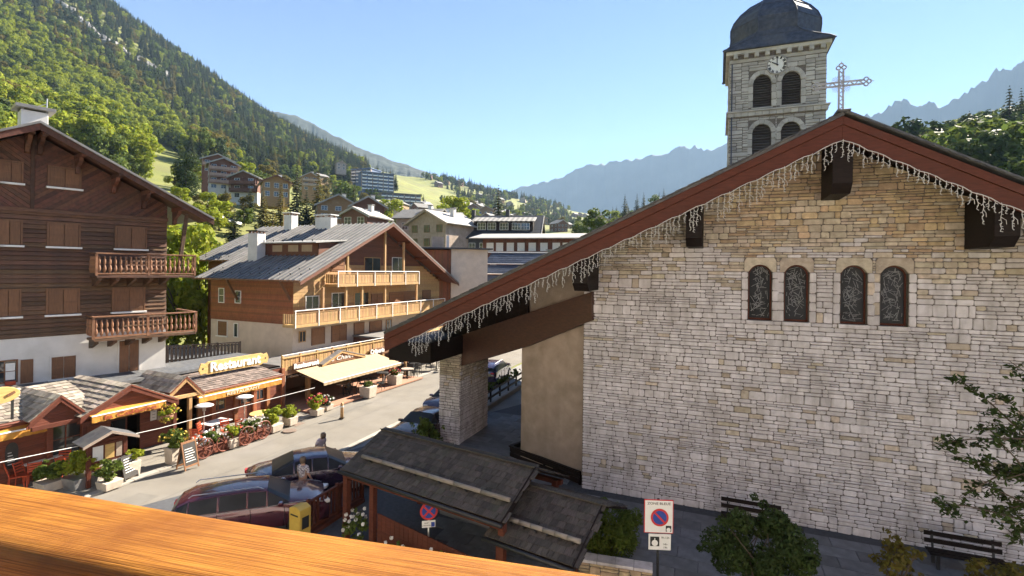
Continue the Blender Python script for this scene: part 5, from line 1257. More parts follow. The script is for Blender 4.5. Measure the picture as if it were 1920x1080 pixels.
def chalet_left():
    c = at(311,600,27.5); F = Fr(c.x, c.y, 51); root = F.empty('dark_chalet'); tag(root, 'tall dark timber chalet with white ground storey and closed brown shutters', 'house')
    OV = -1.6; aA, zA = F.hit(75,228,OV); aE, zE = F.hit(401,410,OV); m = (zA-zE)/(aE-aA); aW = 2*aA; aEl = 2*aA-aE
    rz = lambda a: zA-abs(a-aA)*m
    zw = F.z(160,626); zg = F.z(160,402); gb = H1(c.x,c.y)-0.3; DEP = 13.0
    bx('white_wall', aW, 0, 0, DEP, -0.3, zw, G['white'], root)
    bx('timber_core', aW+0.06, -0.06, 0.06, DEP-0.06, zw, zg, G['darkwood'], root)
    top = rz(0)-0.25
    MB().prism([(aW+0.06,zg),(-0.06,zg),(-0.06,top),(aA,zA-0.25),(aW+0.06,top)] if top > zg+0.05 else [(aW+0.06,zg),(-0.06,zg),(aA,zA-0.25)], 0.08, DEP-0.1).build('gable_core', G['darkwood'], root)
    n = int((zg-zw)/0.205); h = (zg-zw)/n; rr = random.Random(5)
    pm = [MB().add([(aW-0.0,0.055,0),(0.0,0.055,0),(0.0,0.055,h*0.985),(aW,0.055,h*0.985),(aW,-0.035+0.01*k,0.012),(0.0,-0.04,0.012),(0.0,0.004*k,h*0.93),(aW,0.0,h*0.95)],[(3,2,1,0),(4,5,6,7),(0,1,5,4),(1,2,6,5),(2,3,7,6),(3,0,4,7)]).mesh('plank', G['plank'], fix=False) for k in range(3)]
    for k in range(n): o = link('plank', pm[k%3], root); o.location = (rr.uniform(-.01,.01), rr.uniform(-.008,.008), zw+k*h)
    bx('storey_beam', aW-0.03, 0.03, -0.10, 0.06, zg-0.08, zg+0.10, G['plank'], root, 0.01)
    # gable boards in a V
    bw = 0.165; c45 = math.cos(R(38)); s45 = math.sin(R(38))
    for side in (-1,1):
        k = -60
        for k in range(-46, 46):
            # strip along direction (side*c,s): offset across
            nx_, nz_ = -side*s45, c45
            o0, o1 = k*bw, k*bw+bw*0.94; poly = [(aA-14,zg-14),(aA+14,zg-14),(aA+14,zg+14),(aA-14,zg+14)]
            base = nx_*aA+nz_*zg
            poly = clip(poly, nx_, nz_, base+o1); poly = clip(poly, -nx_, -nz_, -(base+o0)) if poly else poly
            for cl in ((-side,0,-side*aA-0.006),(0,-1,-(zg+0.11)),(m*side,1,zA+side*m*aA-0.26),(side,0,side*(0.0 if side > 0 else aW))):
                poly = clip(poly, *cl) if len(poly) > 2 else []
            if len(poly) > 2: MB().prism(poly, -0.012-0.008*(k%2), 0.07).build('gable_board', G['gableboard'], root, fix=True)
    MB().prism([(aA-0.07,zg+0.1),(aA+0.07,zg+0.1),(aA+0.07,zA-0.4),(aA-0.07,zA-0.4)], -0.06, -0.022).build('gable_post', G['gableboard'], root, bevel=0.01)
    # windows
    def zrow(pys): return sum(F.z(px,py,0) for px,py in pys)/len(pys)
    rows = [(zrow([(119,352)]), zrow([(119,316)]), [(0,38),(91,148)]), (zrow([(119,462),(245,467)]), zrow([(119,420),(245,428)]), [(-4,38),(91,147),(218,272)]), (zrow([(119,587),(242,585)]), zrow([(119,543),(242,541)]), [(-5,37),(91,147),(214,270)])]
    for z0, z1, xs in rows:
        for x0, x1 in xs: shutter_window(root, F.a(x0,450), F.a(x1,450), z0, z1, -0.045)
        if xs[0][0] <= 0:
            d = F.a(91,450)-F.a(0,450); shutter_window(root, F.a(0,450)-d, F.a(0,450)-d+1.6, z0, z1, -0.045)
    shutter_window(root, F.a(96,690), F.a(142,690), F.z(119,709), F.z(119,668), 0, frame=G['white'])
    shutter_window(root, F.a(223,670), F.a(260,670), F.z(240,702), F.z(240,638), 0, frame=G['white'])
    w = glass_window(root, F.a(-14,695), F.a(30,695), F.z(10,716), F.z(10,678), -0.01, G['shutter'], 2, 1)
    bx('lace_curtain', F.a(10,695), F.a(28,695), -0.03, -0.022, F.z(10,713), F.z(10,682), G['paintwhite'], w)
    o = bx('open_shutter', F.a(38,695), F.a(62,695), -0.05, -0.012, F.z(50,718), F.z(50,674), G['shutter'], root, 0.005)
    bx('flower_box', F.a(8,715), F.a(28,715), -0.25, -0.06, F.z(10,722), F.z(10,715), G['redplastic'], root)
    # balconies
    bm = baluster_mesh(0.80)
    for (x0,x1,yt,yb,seed) in ((181,365,475,513,1),(175,367,590,630,2)):
        d = -1.25; b0, b1 = F.a(x0,(yt+yb)/2,d), F.a(x1,(yt+yb)/2,d); zt = F.z((x0+311)/2,yt,d); zb = zt-1.08; e = bpy.data.objects.new('balcony', None); SC.collection.objects.link(e); e.parent = root
        bx('deck', b0, b1, d-0.05, -0.045, zb-0.13, zb-0.02, G['plank'], e, 0.01)
        bx('top_rail', b0-0.05, b1+0.05, d-0.07, d+0.07, zt-0.07, zt, G['baluster'], e, 0.012); bx('bottom_rail', b0, b1, d-0.05, d+0.05, zb+0.04, zb+0.11, G['baluster'], e, 0.01)
        bx('side_rail', b0-0.04, b0+0.06, d+0.075, -0.05, zt-0.07, zt, G['baluster'], e); bx('side_rail', b1-0.06, b1+0.04, d+0.075, 1.5, zt-0.07, zt, G['baluster'], e)
        k = int((b1-b0)/0.205)
        for i in range(k): o = link('baluster', bm, e); o.location = (b0+(b1-b0)*(i+.5)/k, d, zb+0.11)
        for i in range(5): o = link('baluster', bm, e); o.location = (b0, d+(i+.7)*0.22, zb+0.11)
        for x in (b0, (b0+b1)/2, b1): bx('rail_post', x-0.05, x+0.05, d-0.052, d+0.048, zb-0.02, zt-0.071, G['baluster'], e)
        for i in range(5):
            x = b0+0.15+(min(b1,-0.15)-b0-0.3)*i/4; MB().prism([(0,0),(-1.15,0),(-1.15,-0.1),(-0.1,-0.42),(0,-0.42)],-0.07,0.07).build('bracket', G['plank'], e).matrix_local = Matrix.Translation((x,-0.045,zb-0.131)) @ Matrix.Rotation(R(90),4,'Z')
        if seed == 1: MB().beam((b1-0.75,d+0.1,zb),(b1-0.35,d+0.15,rz(b1-0.35)-0.45),0.16,0.16).build('roof_post', G['plank'], root, bevel=0.01)
    # roof
    for ae in (aE, aEl):
        ze = rz(ae); q = [(ae,OV-0.1,ze),(aA,OV-0.1,zA),(aA,DEP+1,zA),(ae,DEP+1,ze)]
        MB().slab(*(q if ae < aA else q[::-1]), 0.07).build('roof_slope', G['metalroof'], root)
        dn = 0.09
        nb = 11
        for k in range(nb):
            y0 = OV+0.02+(0.6-OV)*k/nb; y1 = OV+0.02+(0.6-OV)*(k+1)/nb-0.012
            q = [(ae,y0,ze-dn),(aA,y0,zA-dn),(aA,y1,zA-dn),(ae,y1,ze-dn)]; MB().slab(*(q if ae < aA else q[::-1]),0.025).build('soffit_board', G['gableboard'], root, fix=False)
        MB().prism([(ae,ze-0.08),(aA,zA-0.08),(aA,zA-0.36),(ae,ze-0.36)], OV-0.05, OV+0.015).build('bargeboard', G['gableboard'], root, bevel=0.008)
        MB().prism([(ae,ze+0.03),(aA,zA+0.03),(aA,zA-0.07),(ae,ze-0.07)], OV-0.13, OV-0.101).build('verge_strip', G['metalroof'], root)
        # purlin brackets under the verge
        for t in (0.03,0.22,0.42,0.60,0.80):
            a = aA+(ae-aA)*t; z = rz(a)-0.15
            MB().beam((a,OV+0.12,z-0.16),(a,0.06,z-0.16),0.2,0.2).build('purlin', G['gableboard'], root, bevel=0.02)
            MB().prism([(0,0),(0.95,0),(0.8,-0.2),(0.35,-0.35),(0.2,-0.65),(0,-0.7)],-0.08,0.08).build('corbel', G['gableboard'], root, bevel=0.01).matrix_local = Matrix.Translation((a,-0.03,z-0.262)) @ Matrix.Rotation(R(-90),4,'Z')
    ca, cz = F.hit(62,212,3.0); bx('chimney', ca-0.5, ca+0.5, 2.5, 3.5, rz(ca)-0.6, F.z(62,212,3.0), G['white'], root, 0.02); bx('chimney_cap', ca-0.72, ca+0.76, 2.3, 3.7, F.z(62,209,3.0), F.z(62,203,3.0), G['metalroof'], root, 0.01)
    for dx in (-0.44,0.44):
        for dy in (2.5,3.5): bx('cap_leg', ca+dx-0.05, ca+dx+0.05, dy-0.05, dy+0.05, F.z(62,212,3.0), F.z(62,209,3.0), G['metalroof'], root)
    MB().tube([(ca+0.5,3,F.z(62,203,3.0)),(ca+0.52,3,F.z(62,180,3.0))],0.03,6).tube([(ca+0.52,3,F.z(62,190,3.0)),(ca+0.15,3,F.z(62,198,3.0))],0.02,5).build('aerial', G['steel'], root)
    return F
LCF = chalet_left()
# ------------------------------------------------------------------ restaurant row along the pavement
_r = gnd(267,843); RF = Fr(_r.x, _r.y, 65)
def shingle_roof(par, P, rows, m, name='roof', th=0.06, seed=1, wid=0.26, lift=0.02):
    """sloping roof P = [eave left, eave right, top right, top left] with rows of separate shingles laid on a board"""
    q = [Vector(p) for p in P]; MB().slab(*q, th).build(name, G['redwall'], par); rr = random.Random(seed); v = MB()
    n = (q[1]-q[0]).cross(q[3]-q[0]).normalized()
    for j in range(rows):
        t0, t1 = j/rows, (j+1.25)/rows; L0, R0 = q[0].lerp(q[3],t0), q[1].lerp(q[2],t0); L1, R1 = q[0].lerp(q[3],min(1,t1)), q[1].lerp(q[2],min(1,t1)); W = (R0-L0).length; k = max(1,int(W/wid)); x = 0.0
        while x < 1:
            w = rr.uniform(0.7,1.3)/k; x2 = min(1,x+w-0.03/k); l = lift*rr.uniform(0.6,1.6)
            a, b, c, d = L0.lerp(R0,x)+n*(l+0.02), L0.lerp(R0,x2)+n*(l+0.02), L1.lerp(R1,x2)+n*0.006, L1.lerp(R1,x)+n*0.006
            v.add([a-n*0.02,b-n*0.02,c-n*0.004,d-n*0.004,a,b,c,d],[(4,5,6,7),(0,1,5,4),(1,2,6,5),(3,0,4,7)]); x += w
    o = v.build('shingles', m, par, fix=False); o['kind'] = 'stuff'
def gable_front(par, ap, lf, rf, d, back, m, wood, name='gable', boards=True):
    """small gabled canopy: ap, lf, rf are (a,z) of apex and feet on the plane d; runs back to depth back"""
    e = bpy.data.objects.new(name, None); SC.collection.objects.link(e); e.parent = par
    shingle_roof(e, [(lf[0],d-0.1,lf[1]),(ap[0],d-0.1,ap[1]),(ap[0],back,ap[1]),(lf[0],back,lf[1])], 1, m, 'roof_slope', seed=3) if False else None
    for ft in (lf, rf):
        left = ft[0] < ap[0]
        P = [(ft[0],back,ft[1]),(ft[0],d-0.12,ft[1]),(ap[0],d-0.12,ap[1]),(ap[0],back,ap[1])]
        if not left: P = [P[1],P[0],P[3],P[2]]
        L = math.hypot(ft[0]-ap[0], ft[1]-ap[1]); shingle_roof(e, P, max(3,int(L/0.24)), m, 'roof_slope', seed=int(L*10))
        MB().prism([(ft[0],ft[1]-0.05),(ap[0],ap[1]-0.05),(ap[0],ap[1]-0.27),(ft[0],ft[1]-0.27)], d-0.10, d-0.04).build('bargeboard', wood, e, bevel=0.008)
    zb = max(lf[1],rf[1])-0.28
    if boards:
        n = 9
        for k in range(n):
            z0 = zb+(ap[1]-0.25-zb)*k/n; z1 = zb+(ap[1]-0.25-zb)*(k+1)/n-0.01
            def lim(z, ft): return ap[0]+(ft[0]-ap[0])*min(1,max(0,(ap[1]-0.2-z)/(ap[1]-ft[1])))
            MB().prism([(lim(z0,lf),z0),(lim(z0,rf),z0),(lim(z1,rf),z1),(lim(z1,lf),z1)], d+0.12, d+0.16).build('gable_board', G['redwall'], e, fix=True)
    MB().beam((lf[0]+0.1,d+0.0,zb-0.02),(rf[0]-0.1,d+0.0,zb-0.02),0.14,0.16).build('tie_beam', wood, e, bevel=0.01)
    return e
def awning(par, x0, yt0, x1, yt1, drop, d0, d1, m, name='awning', val=0.26, txt=None):
    """sloping cloth from the wall (d0) to a front bar (d1) with a hanging valance; pixels give the front bar"""
    a0, z0 = RF.hit(x0,yt0,d1); a1, z1 = RF.hit(x1,yt1,d1); z = (z0+z1)/2; e = bpy.data.objects.new(name, None); SC.collection.objects.link(e); e.parent = par
    MB().slab((a0,d1,z),(a1,d1,z),(a1,d0,z+drop),(a0,d0,z+drop),0.012).build('cloth', m, e)
    n = 30; vs = []
    for k in range(n+1):
        x = a0+(a1-a0)*k/n; y = d1-0.012-0.01*math.sin(k*1.7); vs += [(x,d1-0.012,z+0.002),(x,y,z-val+0.012*math.cos(k*2.1))]
    MB().add(vs, [(2*k,2*k+2,2*k+3,2*k+1) for k in range(n)]).build('valance', m, e)
    MB().tube([(a0,d1,z),(a1,d1,z)],0.03,8).build('front_bar', G['paintwhite'], e); MB().tube([(a0+0.1,d0,z-0.1),(a0+0.1,d1+0.02,z-0.03)],0.02,6).tube([(a1-0.1,d0,z-0.1),(a1-0.1,d1+0.02,z-0.03)],0.02,6).build('arm', G['steel'], e)
    if txt:
        s, w, size, mm = txt; text('lettering', s, size, mm, e, ((a0+a1)/2, d1-0.035, z-val*0.5), depth=0.003, width=w*(a1-a0), bold=0.006)
    return e
def shops():
    A = RF.a; Z = RF.z
    root = RF.empty('restaurant'); tag(root, 'red timber restaurant with small shingled gables and yellow awnings', 'restaurant')
    aL, aR = A(-90,830), A(530,745)
    H = 2.45
    # walls of boards with openings
    dr0, dr1 = A(207,820), A(262,820)
    segs = [(aL, A(88,840)), (A(160,830), dr0), (dr1, A(322,800)), (A(372,790), aR)]
    for s0, s1 in segs:
        bx('wall_core', s0, s1, 0.02, 0.25, 0, H, G['darkwood'], root); n = 12
        for k in range(n): bx('wall_board', s0, s1, -0.012-0.006*(k%2), 0.018, H*k/n+0.004, H*(k+1)/n-0.004, G['redwall'], root)
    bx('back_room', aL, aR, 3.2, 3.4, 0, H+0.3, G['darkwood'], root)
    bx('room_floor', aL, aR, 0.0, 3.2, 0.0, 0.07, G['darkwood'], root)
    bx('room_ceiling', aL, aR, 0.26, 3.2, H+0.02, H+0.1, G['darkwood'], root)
    bx('door_panel', dr1-1.05, dr1-0.55, 0.9, 0.95, 0.07, 2.2, G['redwall'], root); glass_window(root, dr0+0.05, dr0+0.9, 0.9, 2.1, 0.6, G['redwall'], 1, 1)
    # windows in the boarded parts
    for x0,x1,y0,y1 in ((395,420,735,800),(450,470,733,780),(478,492,735,770)): glass_window(root, A(x0,770), A(x1,770), 0.95, 2.0, -0.03, G['orangewood'], 2, 1)
    for x in (372,398,440,475,500,528): a = A(x,770); bx('pilaster', a-0.11, a+0.11, -0.14, -0.02, 0, H, G['orangewood'], root, 0.01)
    for x in (90,160): a = A(x,830); bx('pilaster', a-0.1, a+0.1, -0.16, -0.02, 0, H, G['redwall'], root, 0.01)
    glass_window(root, A(97,820), A(152,820), 0.5, 2.25, 0.1, G['redwall'], 2, 1)
    o = MB().prism([(A(9,840),0.75),(A(33,840),0.75)]+[((A(9,840)+A(33,840))/2+ (A(33,840)-A(9,840))/2*math.cos(t), 1.45+0.28*math.sin(t)) for t in np.linspace(0,math.pi,9)], -0.06, -0.02).build('menu_blackboard', G['chalk'], root)
    for k in range(5): bx('chalk_line', A(13,840), A(28,840)-0.03*k, -0.066, -0.061, 0.9+0.11*k, 0.925+0.11*k, G['paintwhite'], o)
    for x0,x1,z0,z1,m in ((281,292,1.25,1.95,'signwhite'),(294,306,1.2,1.6,'plaster')):
        mb_ = bx('menu_board', A(x0,780), A(x1,780), -0.07, -0.03, z0, z1, G[m], root)
        for k in range(4): bx('menu_line', A(x0,780)+0.06, A(x1,780)-0.06, -0.075, -0.071, z0+0.12+0.14*k, z0+0.135+0.14*k, G['black'], mb_)
    # main lean-to roofs
    SL = G['shingle_light']
    def pr(x, y, d): a, z = RF.hit(x,y,d); return (a,d,z)
    e0 = pr(-60,812,-0.9); e1 = pr(95,774,-0.9); ze = (e0[2]+e1[2])/2
    a330 = A(330,745,-0.6); zr4 = (pr(372,737,-0.9)[2]+pr(527,702,-0.9)[2])/2
    shingle_roof(root, [(e0[0],-0.9,ze),(e1[0]+1.6,-0.9,ze),(e1[0]+1.6,1.6,ze+0.75),(e0[0],1.6,ze+0.75)], 10, SL, 'lean_to_roof', seed=2)
    a4, b4 = pr(366,737,-0.9)[0], pr(529,700,-0.9)[0]
    shingle_roof(root, [(a4,-0.9,zr4),(b4,-0.9,zr4),(b4-0.4,1.2,zr4+0.55),(a4+0.2,1.2,zr4+0.55)], 10, mat('brown_shingle', (0.20,0.155,0.135), (0.11,0.085,0.075), rough=0.85, scale=6, vary=0.4, bump=0.3), 'lean_to_roof', seed=4)
    for s0, s1, zz in ((e0[0],e1[0]+1.0,ze),(a4,b4,zr4)):
        MB().tube([(s0,-1.0,zz-0.02),(s1,-1.0,zz-0.02)],0.05,8).build('gutter', G['redwall'], root); bx('eave_board', s0, s1, -0.88, -0.84, zz-0.25, zz-0.05, G['redwall'], root)
    # flat parts behind the gables up to the chalet wall
    bx('flat_roof', aL, aR, 1.25, 5.6, H+0.45, H+0.58, G['slate'], root)
    # gables
    W = G['orangewood']
    gable_front(root, RF.hit(112,740,-1.3), RF.hit(52,792,-1.3), RF.hit(166,776,-1.3), -1.3, 2.2, SL, G['redwood'])
    g2 = (RF.hit(244,720,-1.5), RF.hit(148,783,-1.5), RF.hit(333,748,-1.5)); gable_front(root, *g2, -1.5, 2.4, SL, G['redwood'])
    gable_front(root, RF.hit(348,705,-1.2), RF.hit(316,737,-1.2), RF.hit(382,737,-1.2), -1.2, 1.8, SL, G['honeywood'])
    for x, y, d, m in ((157,830,-1.4,'redwood'),(326,800,-1.4,'redwood'),(355,800,-1.15,'honeywood')):
        a = A(x,y,d); zt = {157:g2[1][1],326:g2[2][1],355:RF.hit(348,738,-1.2)[1]+0.2}[x]; bx('canopy_post', a-0.08, a+0.08, d-0.08, d+0.08, 0.05, zt-0.3, G[m], root, 0.01)
    # awnings
    LT = G['paintwhite']
    awning(root, -60, 826, 88, 797, 0.35, -0.2, -1.15, G['yellowcloth'])
    awning(root, 172, 778, 311, 755, 0.18, -0.9, -1.75, G['yellowcloth'], txt=('la Calèche', 0.7, 0.25, mat('faded_orange_print',(0.30,0.06,0.02),(0.26,0.05,0.02),rough=0.8)))
    awning(root, 373, 746, 528, 711, 0.35, -0.2, -1.15, G['yellowcloth'], txt=('RESTAURANT', 0.40, 0.2, mat('pale_print',(0.66,0.52,0.36),(0.6,0.47,0.32),rough=0.8)))
    return root
shops()
def plank_sign(name, x0, y0, x1, y1, hpx, d, s, label, wood, letters, fr=RF, textw=0.72, ends=True, shear=0.0):
    (a0,z0), (a1,z1) = fr.hit(x0,y0,d), fr.hit(x1,y1,d); z = (z0+z1)/2; D = fr.pt((a0+a1)/2,d).y; h = hpx*D/FPX; e = fr.empty(name, a0, d, z-h/2); L = a1-a0
    if ends: poly = [(0.0,h*0.45),(0.12,h*0.95),(0.34,h*0.86),(0.5,h),(L-0.5,h),(L-0.34,h*0.86),(L-0.12,h*0.95),(L,h*0.5),(L-0.1,h*0.06),(L-0.34,h*0.12),(L-0.5,0),(0.5,0),(0.34,h*0.12),(0.1,h*0.06)]
    else: poly = [(0,0),(L,0),(L,h),(0,h)]
    MB().prism(poly, -0.03, 0.03).build('sign_board', wood, e, bevel=0.012)
    text('lettering', s, h*0.98, letters, e, (L/2,-0.055,h*0.5), depth=0.02, width=L*textw, bold=0.02, shear=shear)
    if ends:
        for x in (0.22, L-0.22): MB().lathe([(0.05,-0.035),(0.05,-0.03)],(x,0,h*0.5),10,0,'y').build('bolt', G['black'], e)
    for x in (0.25*L,0.75*L): bx('bracket', x-0.03,x+0.03,0.032,0.5,0.02,0.06,G['black'],e); bx('bracket_leg', x-0.03,x+0.03,0.45,0.5,-0.45,0.02,G['black'],e)
    tag(e, label, 'sign'); return e
plank_sign('roof_sign', 372, 691, 503, 672, 23, 0.3, 'Restaurant', 'carved yellow wooden sign reading Restaurant on the shingle roof', G['signwood'], G['paintwhite'])
def round_sign():
    D = RF.hit(-2,742,-1.0); e = RF.empty('oval_sign', D[0], -1.0, D[1]); r = 0.52
    MB().prism([(r*1.12*math.cos(t), 0.5*r*math.sin(t)*1.15) for t in np.linspace(0,6.283,33)[:-1]], -0.04, 0.04).build('sign_board', G['signwood'], e, bevel=0.015)
    text('lettering','C',0.36,G['paintwhite'],e,(-0.22,-0.06,0.0),depth=0.02,bold=0.02)
    MB().beam((0.2,-0.06,-0.04),(0.42,-0.06,0.06),0.09,0.03,up=(0,1,0)).build('carved_mark', G['shutter'], e)
    for x in (-0.4,0.4): bx('bracket_leg', x-0.03,x+0.03,0.042,0.12,-0.95,-0.1,G['black'],e)
    tag(e,'oval yellow wooden sign standing on the bleached shingle eave','sign')
round_sign()
# ------------------------------------------------------------------ terrace restaurant below the orange chalet
def terrace():
    A = RF.a; root = RF.empty('terrace_restaurant', A(540,760), 0); o = A(540,760); tag(root, 'low terrace restaurant with honey board parapet and beige awning', 'restaurant')
    aR = A(742,690)-o; Ztop = (RF.z(530,672)+RF.z(730,633))/2; zb = Ztop-0.82
    n = int((aR+0.5)/0.19); ms = [MB().box(0.006,0.178,-0.02-0.008*k,0.02,0,0.72).mesh('parapet_board', G['honeywood'], fix=False) for k in range(2)]
    for k in range(n): q = link('parapet_board', ms[k%2], root); q.location = (-0.45+k*0.19, 0, zb)
    bx('parapet_rail', -0.5, aR, -0.09, 0.09, Ztop-0.09, Ztop-0.02, G['honeywood'], root, 0.01)
    MB().tube([(-0.5,-0.05,Ztop+0.12),(aR,-0.05,Ztop+0.12)],0.025,6).build('white_rail', G['paintwhite'], root)
    for k in range(9): x = -0.45+(aR+0.4)*k/8; bx('parapet_post', x-0.05, x+0.05, -0.06, 0.06, zb-0.05, Ztop+0.14, G['honeywood'], root)
    bx('roof_deck', -0.5, aR, 0.12, 4.75, zb-0.12, zb-0.02, G['metalroof'], root); bx('fascia_beam', -0.5, aR, -0.05, 0.1, zb-0.28, zb-0.01, G['shutter'], root, 0.01)
    bx('ceiling', -0.5, aR, 0.101, 4.75, zb-0.2, zb-0.13, G['darkwood'], root)
    bx('back_wall', -0.5, aR, 3.2, 3.4, 0, zb-0.2, G['shutter'], root); bx('floor', -0.5, aR, -2.6, 3.2, 0.05, 0.14, G['terracotta'], root)
    for x in (-0.35, 1.6, 5.2, 8.8, aR-0.2): bx('column', x-0.12, x+0.12, -0.04, 0.2, 0.14, zb-0.28, G['plaster'] if x < 0 else G['honeywood'], root, 0.01)
    for k in range(4): glass_window(root, 2.0+2.6*k, 3.7+2.6*k, 0.9, zb-0.5, 3.15, G['orangewood'], 2, 1)
    # beige awning
    d1 = -2.4; (a0,z0),(a1,z1) = RF.hit(607,716,d1), RF.hit(752,682,d1); z = (z0+z1)/2; a0 -= o; a1 -= o
    aw = bpy.data.objects.new('beige_awning', None); SC.collection.objects.link(aw); aw.parent = root; zt = z+0.55
    MB().slab((a0,d1,z),(a1,d1,z),(a1,0.0,zt),(a0,0.0,zt),0.012).build('cloth', G['beigecloth'], aw)
    nn = 60; vs = []
    for k in range(nn+1): x = a0+(a1-a0)*k/nn; vs += [(x,d1-0.01,z),(x,d1-0.015-0.008*math.sin(k*1.9),z-0.17+0.012*math.cos(k*2.3))]
    MB().add(vs, [(2*k,2*k+2,2*k+3,2*k+1) for k in range(nn)]).build('valance', G['beigecloth'], aw); MB().tube([(a0,d1,z),(a1,d1,z)],0.03,8).build('front_bar', G['paintwhite'], aw)
    for x in (a0+0.3,(a0+a1)/2,a1-0.3): MB().tube([(x,0,zt-0.35),(x,d1,z-0.02)],0.02,6).build('arm', G['steel'], aw)
    # painted gable ornament
    g = bpy.data.objects.new('sign_gable', None); SC.collection.objects.link(g); g.parent = root; dd = -0.35
    ap, l, r_ = RF.hit(640,656,dd), RF.hit(603,683,dd), RF.hit(684,666,dd); ap=(ap[0]-o,ap[1]); l=(l[0]-o,l[1]); r_=(r_[0]-o,l[1]+0.02)
    for ft in (l,r_):
        P = [(ft[0],0.1,ft[1]),(ft[0],dd-0.1,ft[1]),(ap[0],dd-0.1,ap[1]),(ap[0],0.1,ap[1])]
        MB().slab(*(P if ft is l else [P[1],P[0],P[3],P[2]]),0.05).build('roof_slope', G['metalroof'], g)
        MB().prism([(ft[0],ft[1]-0.06),(ap[0],ap[1]-0.06),(ap[0],ap[1]-0.2),(ft[0],ft[1]-0.2)],dd-0.08,dd-0.03).build('bargeboard', G['honeywood'], g)
    MB().prism([(l[0]+0.2,l[1]-0.1),(r_[0]-0.2,l[1]-0.1),(ap[0],ap[1]-0.2)],dd-0.02,dd+0.03).build('gable_panel', G['shutter'], g)
    text('lettering','le Chalet',0.4,G['paintwhite'],g,(ap[0],dd-0.04,l[1]+0.18),depth=0.005,width=(r_[0]-l[0])*0.55,shear=0.2)
    return root
terrace()
plank_sign('fascia_sign', 549, 687, 597, 679, 12, -0.12, 'Restaurant', 'white lettered Restaurant sign on the dark fascia beside the small gable', G['shutter'], G['paintwhite'], ends=False, textw=0.97)
plank_sign('fascia_sign', 693, 661, 720, 655, 11, -0.12, 'Crêperie', 'small white lettered Creperie sign at the far end of the parapet', G['shutter'], G['paintwhite'], ends=False, textw=0.97)
